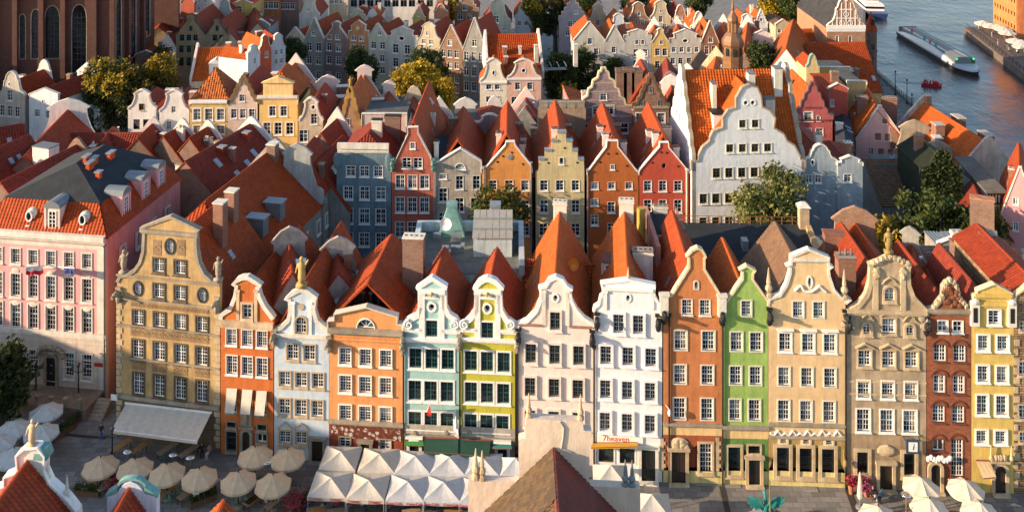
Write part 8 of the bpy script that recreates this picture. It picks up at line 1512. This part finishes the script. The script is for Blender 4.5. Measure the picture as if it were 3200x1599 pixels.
for k in range(nn_):
    t0, t1 = k/nn_, (k+1)/nn_; f = lambda t: 1.5 + 1.25*max(0, math.sin(math.pi*min(1, t*1.02)))**.7; X = lambda t: x0 + (x1-x0)*t
    b.hexa([(X(t0), -2.9, 1.45), (X(t1), -2.9, 1.45), (X(t1), -2.05, 1.5), (X(t0), -2.05, 1.5)], [(X(t0), -2.5, f(t0)), (X(t1), -2.5, f(t1)), (X(t1), -1.95, f(t1)), (X(t0), -1.95, f(t0))])
b.build('side_shell', plain((.62,.64,.66),.3), o); b = MB(); b.box(x0, x1, 2.2, 2.9, 1.4, 2.6); b.build('rail_screen', plain((.12,.09,.08),.5), o); b = MB(); b.box(x0-.1, x0+.5, -2.4, 2.4, 1.4, 3.0); b.build('stern_rail', plain((.14,.14,.14),.5), o)
for y in (-2.0, 2.3): b = MB(); b.blob((x1+.4, y, 2.8), (.22, .22, .22)); b.build('signal_light', glow((.02, 1, .1), 2.0), o)
for k, (t, c_) in enumerate(((.18, (.6,.05,.05)), (.42, (.05,.3,.25)), (.52, (.6,.15,.15)), (.62, (.05,.35,.35)))): b = MB(); b.box(x0 + (x1-x0)*t - .25, x0 + (x1-x0)*t + .25, -1.5, -1.1, 2.9, 3.7); b.build('life_post', plain(c_, .5), o)
g = G(*S('d3', 515, 1035), WL); o = thing('pedal_boat', 'small red pedal boat trailing a wake', 'boat', g, -.45); RB_ = plain((.45,.015,.02),.3)
for y in (-.75, .75): b = MB(); b.hexa([(-2.0,y-.4,-.1),(1.7,y-.4,-.1),(2.3,y,-.05),(1.7,y+.4,-.1),(-2.0,y+.4,-.1)], [(-2.0,y-.45,.55),(1.8,y-.45,.55),(2.5,y,.6),(1.8,y+.45,.55),(-2.0,y+.45,.55)]); b.build('float', RB_, o)
b = MB(); b.box(-1.6,1.2,-1,1,.45,.65); b.box(-1.5,-1.2,-1,1,.65,1.4); b.box(-.2,.1,-1,1,.65,1.4); b.blob((1.2,0,.8),(.7,.9,.5)); b.build('seats', RB_, o)
for i, (x, y) in enumerate(((-1.0, -.45), (-1.0, .45), (.3, -.45))): person(['rear left rider in the red pedal boat', 'rear right rider in the red pedal boat', 'front rider in the red pedal boat'][i], g + Vector((x, y, .15)), 'sit', 1.2, CLO[3], group='riders in the red pedal boat')
g = G(*S('c5', 660, 60), WL); o = thing('moored_ship', 'blue and white ship moored beyond the round tower', 'boat', g, 1.45); P = hull(30, 7, 2); b = MB(); b.hexa([(x*.97, y*.85, -.4) for x, y in P], [(x, y, 1.6) for x, y in P]); b.build('hull', plain((.03,.06,.18),.4), o); b = MB(); b.box(-11, 8, -2.8, 2.8, 1.6, 3.6); b.box(-7, 5, -2.2, 2.2, 3.6, 5.2); b.build('cabin', WHITE, o); b = MB(); b.box(-11.02, 8.02, -2.85, 2.85, 2.3, 3.0); b.box(-7.02, 5.02, -2.25, 2.25, 4.1, 4.7); b.build('window_band', DGLASS, o)
for i in range(30):
    t = R.random(); x = 87 - R.uniform(1, 7); y = 165 + t*75; someone('{} on the near quay', (x, y, .01), ['walk', 'stand'], R.uniform(0, 6.3), 'people on the near quay')
for i in range(46):
    y = R.uniform(225, 279); x = 124 + (y-235)*.163 + R.uniform(2.5, 11) + (6 if y < 240 else 0); someone('{} on the far quay', (x, y, .21), ['walk', 'stand', 'stand'], R.uniform(0, 6.3), 'crowd on the far quay')
def rail(name, label, pts, z, n, mat=BLACK):
    o = thing(name, label, 'railing', (pts[0][0], pts[0][1], z)); x0, y0 = pts[0]
    for (a, c), (d, e) in zip(pts, pts[1:]):
        for hh in (.55, 1.05): b = MB(); b.tube((a-x0, c-y0, hh), (d-x0, e-y0, hh), .05); b.build('bar', mat, o)
        for k in range(n): t = k/n; b = MB(); b.tube((a+(d-a)*t-x0, c+(e-c)*t-y0, 0), (a+(d-a)*t-x0, c+(e-c)*t-y0, 1.1), .06); b.build('post', mat, o)
rail('railing', 'dark railing along the near river quay', [(86.6, 150), (86.8, 209), (88.2, 235)], .12, 22); rail('railing', 'thin railing along the far quay edge', [(119.5, 205), (124.5, 235), (132, 280.5)], .2, 18)
for i, (x, y) in enumerate(((783, 525), (915, 640), (1000, 700), (965, 810))): g = G(*S('c5', x, y)); g.x = min(g.x, 86); lamp(['quay street lamp nearest the round tower', 'quay street lamp in the middle of the promenade', 'quay street lamp with pale head near the orange roof', 'quay street lamp nearest the pink gable'][i], CX + g.x/g.y*F, y/2.145, 5.0, 1)
for i, (x, y) in enumerate(((1300, 110), (1420, 150), (1520, 165), (1600, 200), (1660, 250), (1780, 375), (1870, 400), (1880, 455))): parasol(['at the tip of the far quay', 'second from the tip of the far quay', 'third from the tip of the far quay', 'fourth from the tip of the far quay', 'in the middle of the far quay', 'near the right edge on the far quay, upper', 'near the right edge on the far quay, farther back', 'near the right edge on the far quay, lower'][i].join(['cream café parasol ', '']), *S('d3', x, y), 5.0, WCAN, 'café parasols on the far quay')
h = House('warehouse', 'orange brick warehouse with rows of small windows on the far bank', S('c5', 1510, 175), S('c5', 1665, 262), cat='building'); h.out = [(0, 17), (h.W*.25, 18.5), (h.W*.5, 21), (h.W*.75, 18.5), (h.W, 17)]
for z in (3, 6.6, 10.2, 13.8):
    for j in range(8): h.window((j+.7)*h.W/8.4, z, .9, 1.2, 2, 2, dark=True, fm=DKW, sill=False)
h.facade(stucco((.60,.24,.10),.15), coping=CREAMT); b = MB(); b.face([(h.W,.5,0),(h.W,40,0),(h.W,40,17),(h.W,.5,17)]); b.face([(0,.5,0),(0,40,0),(0,40,17),(0,.5,17)]); b.face([(0,.5,17),(h.W,.5,17),(h.W,40,17),(0,40,17)]); h.part('wall', b, stucco((.55,.2,.09),.15)); h.roof(16.8, 20.5, 40, TILE2)
# ---------------------------------------------------------------- hall added out of view, left of the square, to shade the left houses
o = thing('town_hall', 'long brick hall with steep roof left of the square', 'building', (-98, 50, 0)); b = MB(); b.box(-13, 13, -6, 36, 0, 16); [b.face([(-13, y_, 16), (13, y_, 16), (0, y_, 26.4)]) for y_ in (-6, 36)]; b.build('wall', BRICK2, o); b = MB(); slope(b, (-13.5, 37, 16), (-13.5, -7, 16), (0, -7, 26.5), (0, 37, 26.5), course=1); slope(b, (13.5, -7, 16), (13.5, 37, 16), (0, 37, 26.5), (0, -7, 26.5), course=1); b.build('roof', TILE2, o); b = MB(); b.box(-9, 9, 36.1, 56, 0, 14); [b.face([(-9, y_, 14), (9, y_, 14), (0, y_, 20.4)]) for y_ in (36.1, 56)]; b.build('wing_wall', BRICK2, o); b = MB(); slope(b, (-9.4, 57, 14), (-9.4, 36.5, 14), (0, 36.5, 20.5), (0, 57, 20.5), course=1); slope(b, (9.4, 36.5, 14), (9.4, 57, 14), (0, 57, 20.5), (0, 36.5, 20.5), course=1); b.build('wing_roof', TILE2, o)
for k in range(8):
    for z in (4, 10): q = put('window', win_mesh('rect', 1.4, 2.4, 4, 5, WHITE)[0], o, (13.2, -3+k*5, z), math.pi/2); put('pane', win_mesh('rect', 1.4, 2.4, 4, 5, WHITE)[1], q)

fl = thing('flag', 'small red flag on a pole on the teal house', 'flag', te.o.location, te.rz); p, q = pt(te, 'b2', 1640, 470, -.1), pt(te, 'b2', 1660, 415, -1.6); b = MB(); b.tube(p, q, .04); b.build('pole', WHITE, fl); cloth(fl, p.lerp(q, .4), q, .8, [plain((.55,.02,.02),.8)])
fl = thing('flag', 'white drooping flag on a pole between teal and lime houses', 'flag', te.o.location, te.rz); p, q = pt(te, 'b2', 1880, 590, -.1), pt(te, 'b2', 1865, 470, -1.8); b = MB(); b.tube(p, q, .05); b.build('pole', plain((.4,.25,.1),.6), fl); cloth(fl, p.lerp(q, .2), p.lerp(q, .85), 1.6, [plain((.74,.72,.7),.8)])

for i, (x_, y_, L_, rz_) in enumerate(((-118, 168, 30, 17), (-86, 112, 18, 17), (-84, 134, 16, 18), (-104, 150, 16, 17))):     # houses added past the left edge, out of view, to shade the left roofs
    o = thing('house', ['gabled house past the left edge beside the church trees', 'gabled house past the left edge beside the palace', 'gabled house past the left edge behind the palace', 'gabled house past the left edge under the church'][i], 'house', (x_, y_, 0), .18, 'houses past the left edge'); b = MB(); slope(b, (-6, L_, 11), (-6, 0, 11), (0, 0, rz_), (0, L_, rz_), course=.8); slope(b, (6, 0, 11), (6, L_, 11), (0, L_, rz_), (0, 0, rz_), course=.8); b.build('roof', TILE2, o); b = MB()
    for xx in (-5.8, 5.8): b.face([(xx, .1, 0), (xx, L_-.1, 0), (xx, L_-.1, 11), (xx, .1, 11)])
    for yy in (.1, L_-.1): b.face([(-5.8, yy, 0), (5.8, yy, 0), (5.8, yy, 11), (0, yy, rz_), (-5.8, yy, 11)])
    b.build('wall', [BG, GS, BRICK2, WS][i], o)
    for k in range(3):
        for z_ in (3, 6.5, 9.5): me = win_mesh('rect', 1.0, 1.6, 2, 3, WHITE); q = put('window', me[0], o, (-3.6+k*3.6, -.12, z_)); put('pane', me[1], q)
b = MB(); p_ = pt(tan, 'b1', 920, 362, -.5); b.box(p_.x-.35, p_.x+.35, -.55, -.5, p_.z-.3, p_.z+.3); b.tube((p_.x+.3, -.52, p_.z+.2), (.2, 0, p_.z+.2), .03); b.build('sign_board', WHITE, tan.o)
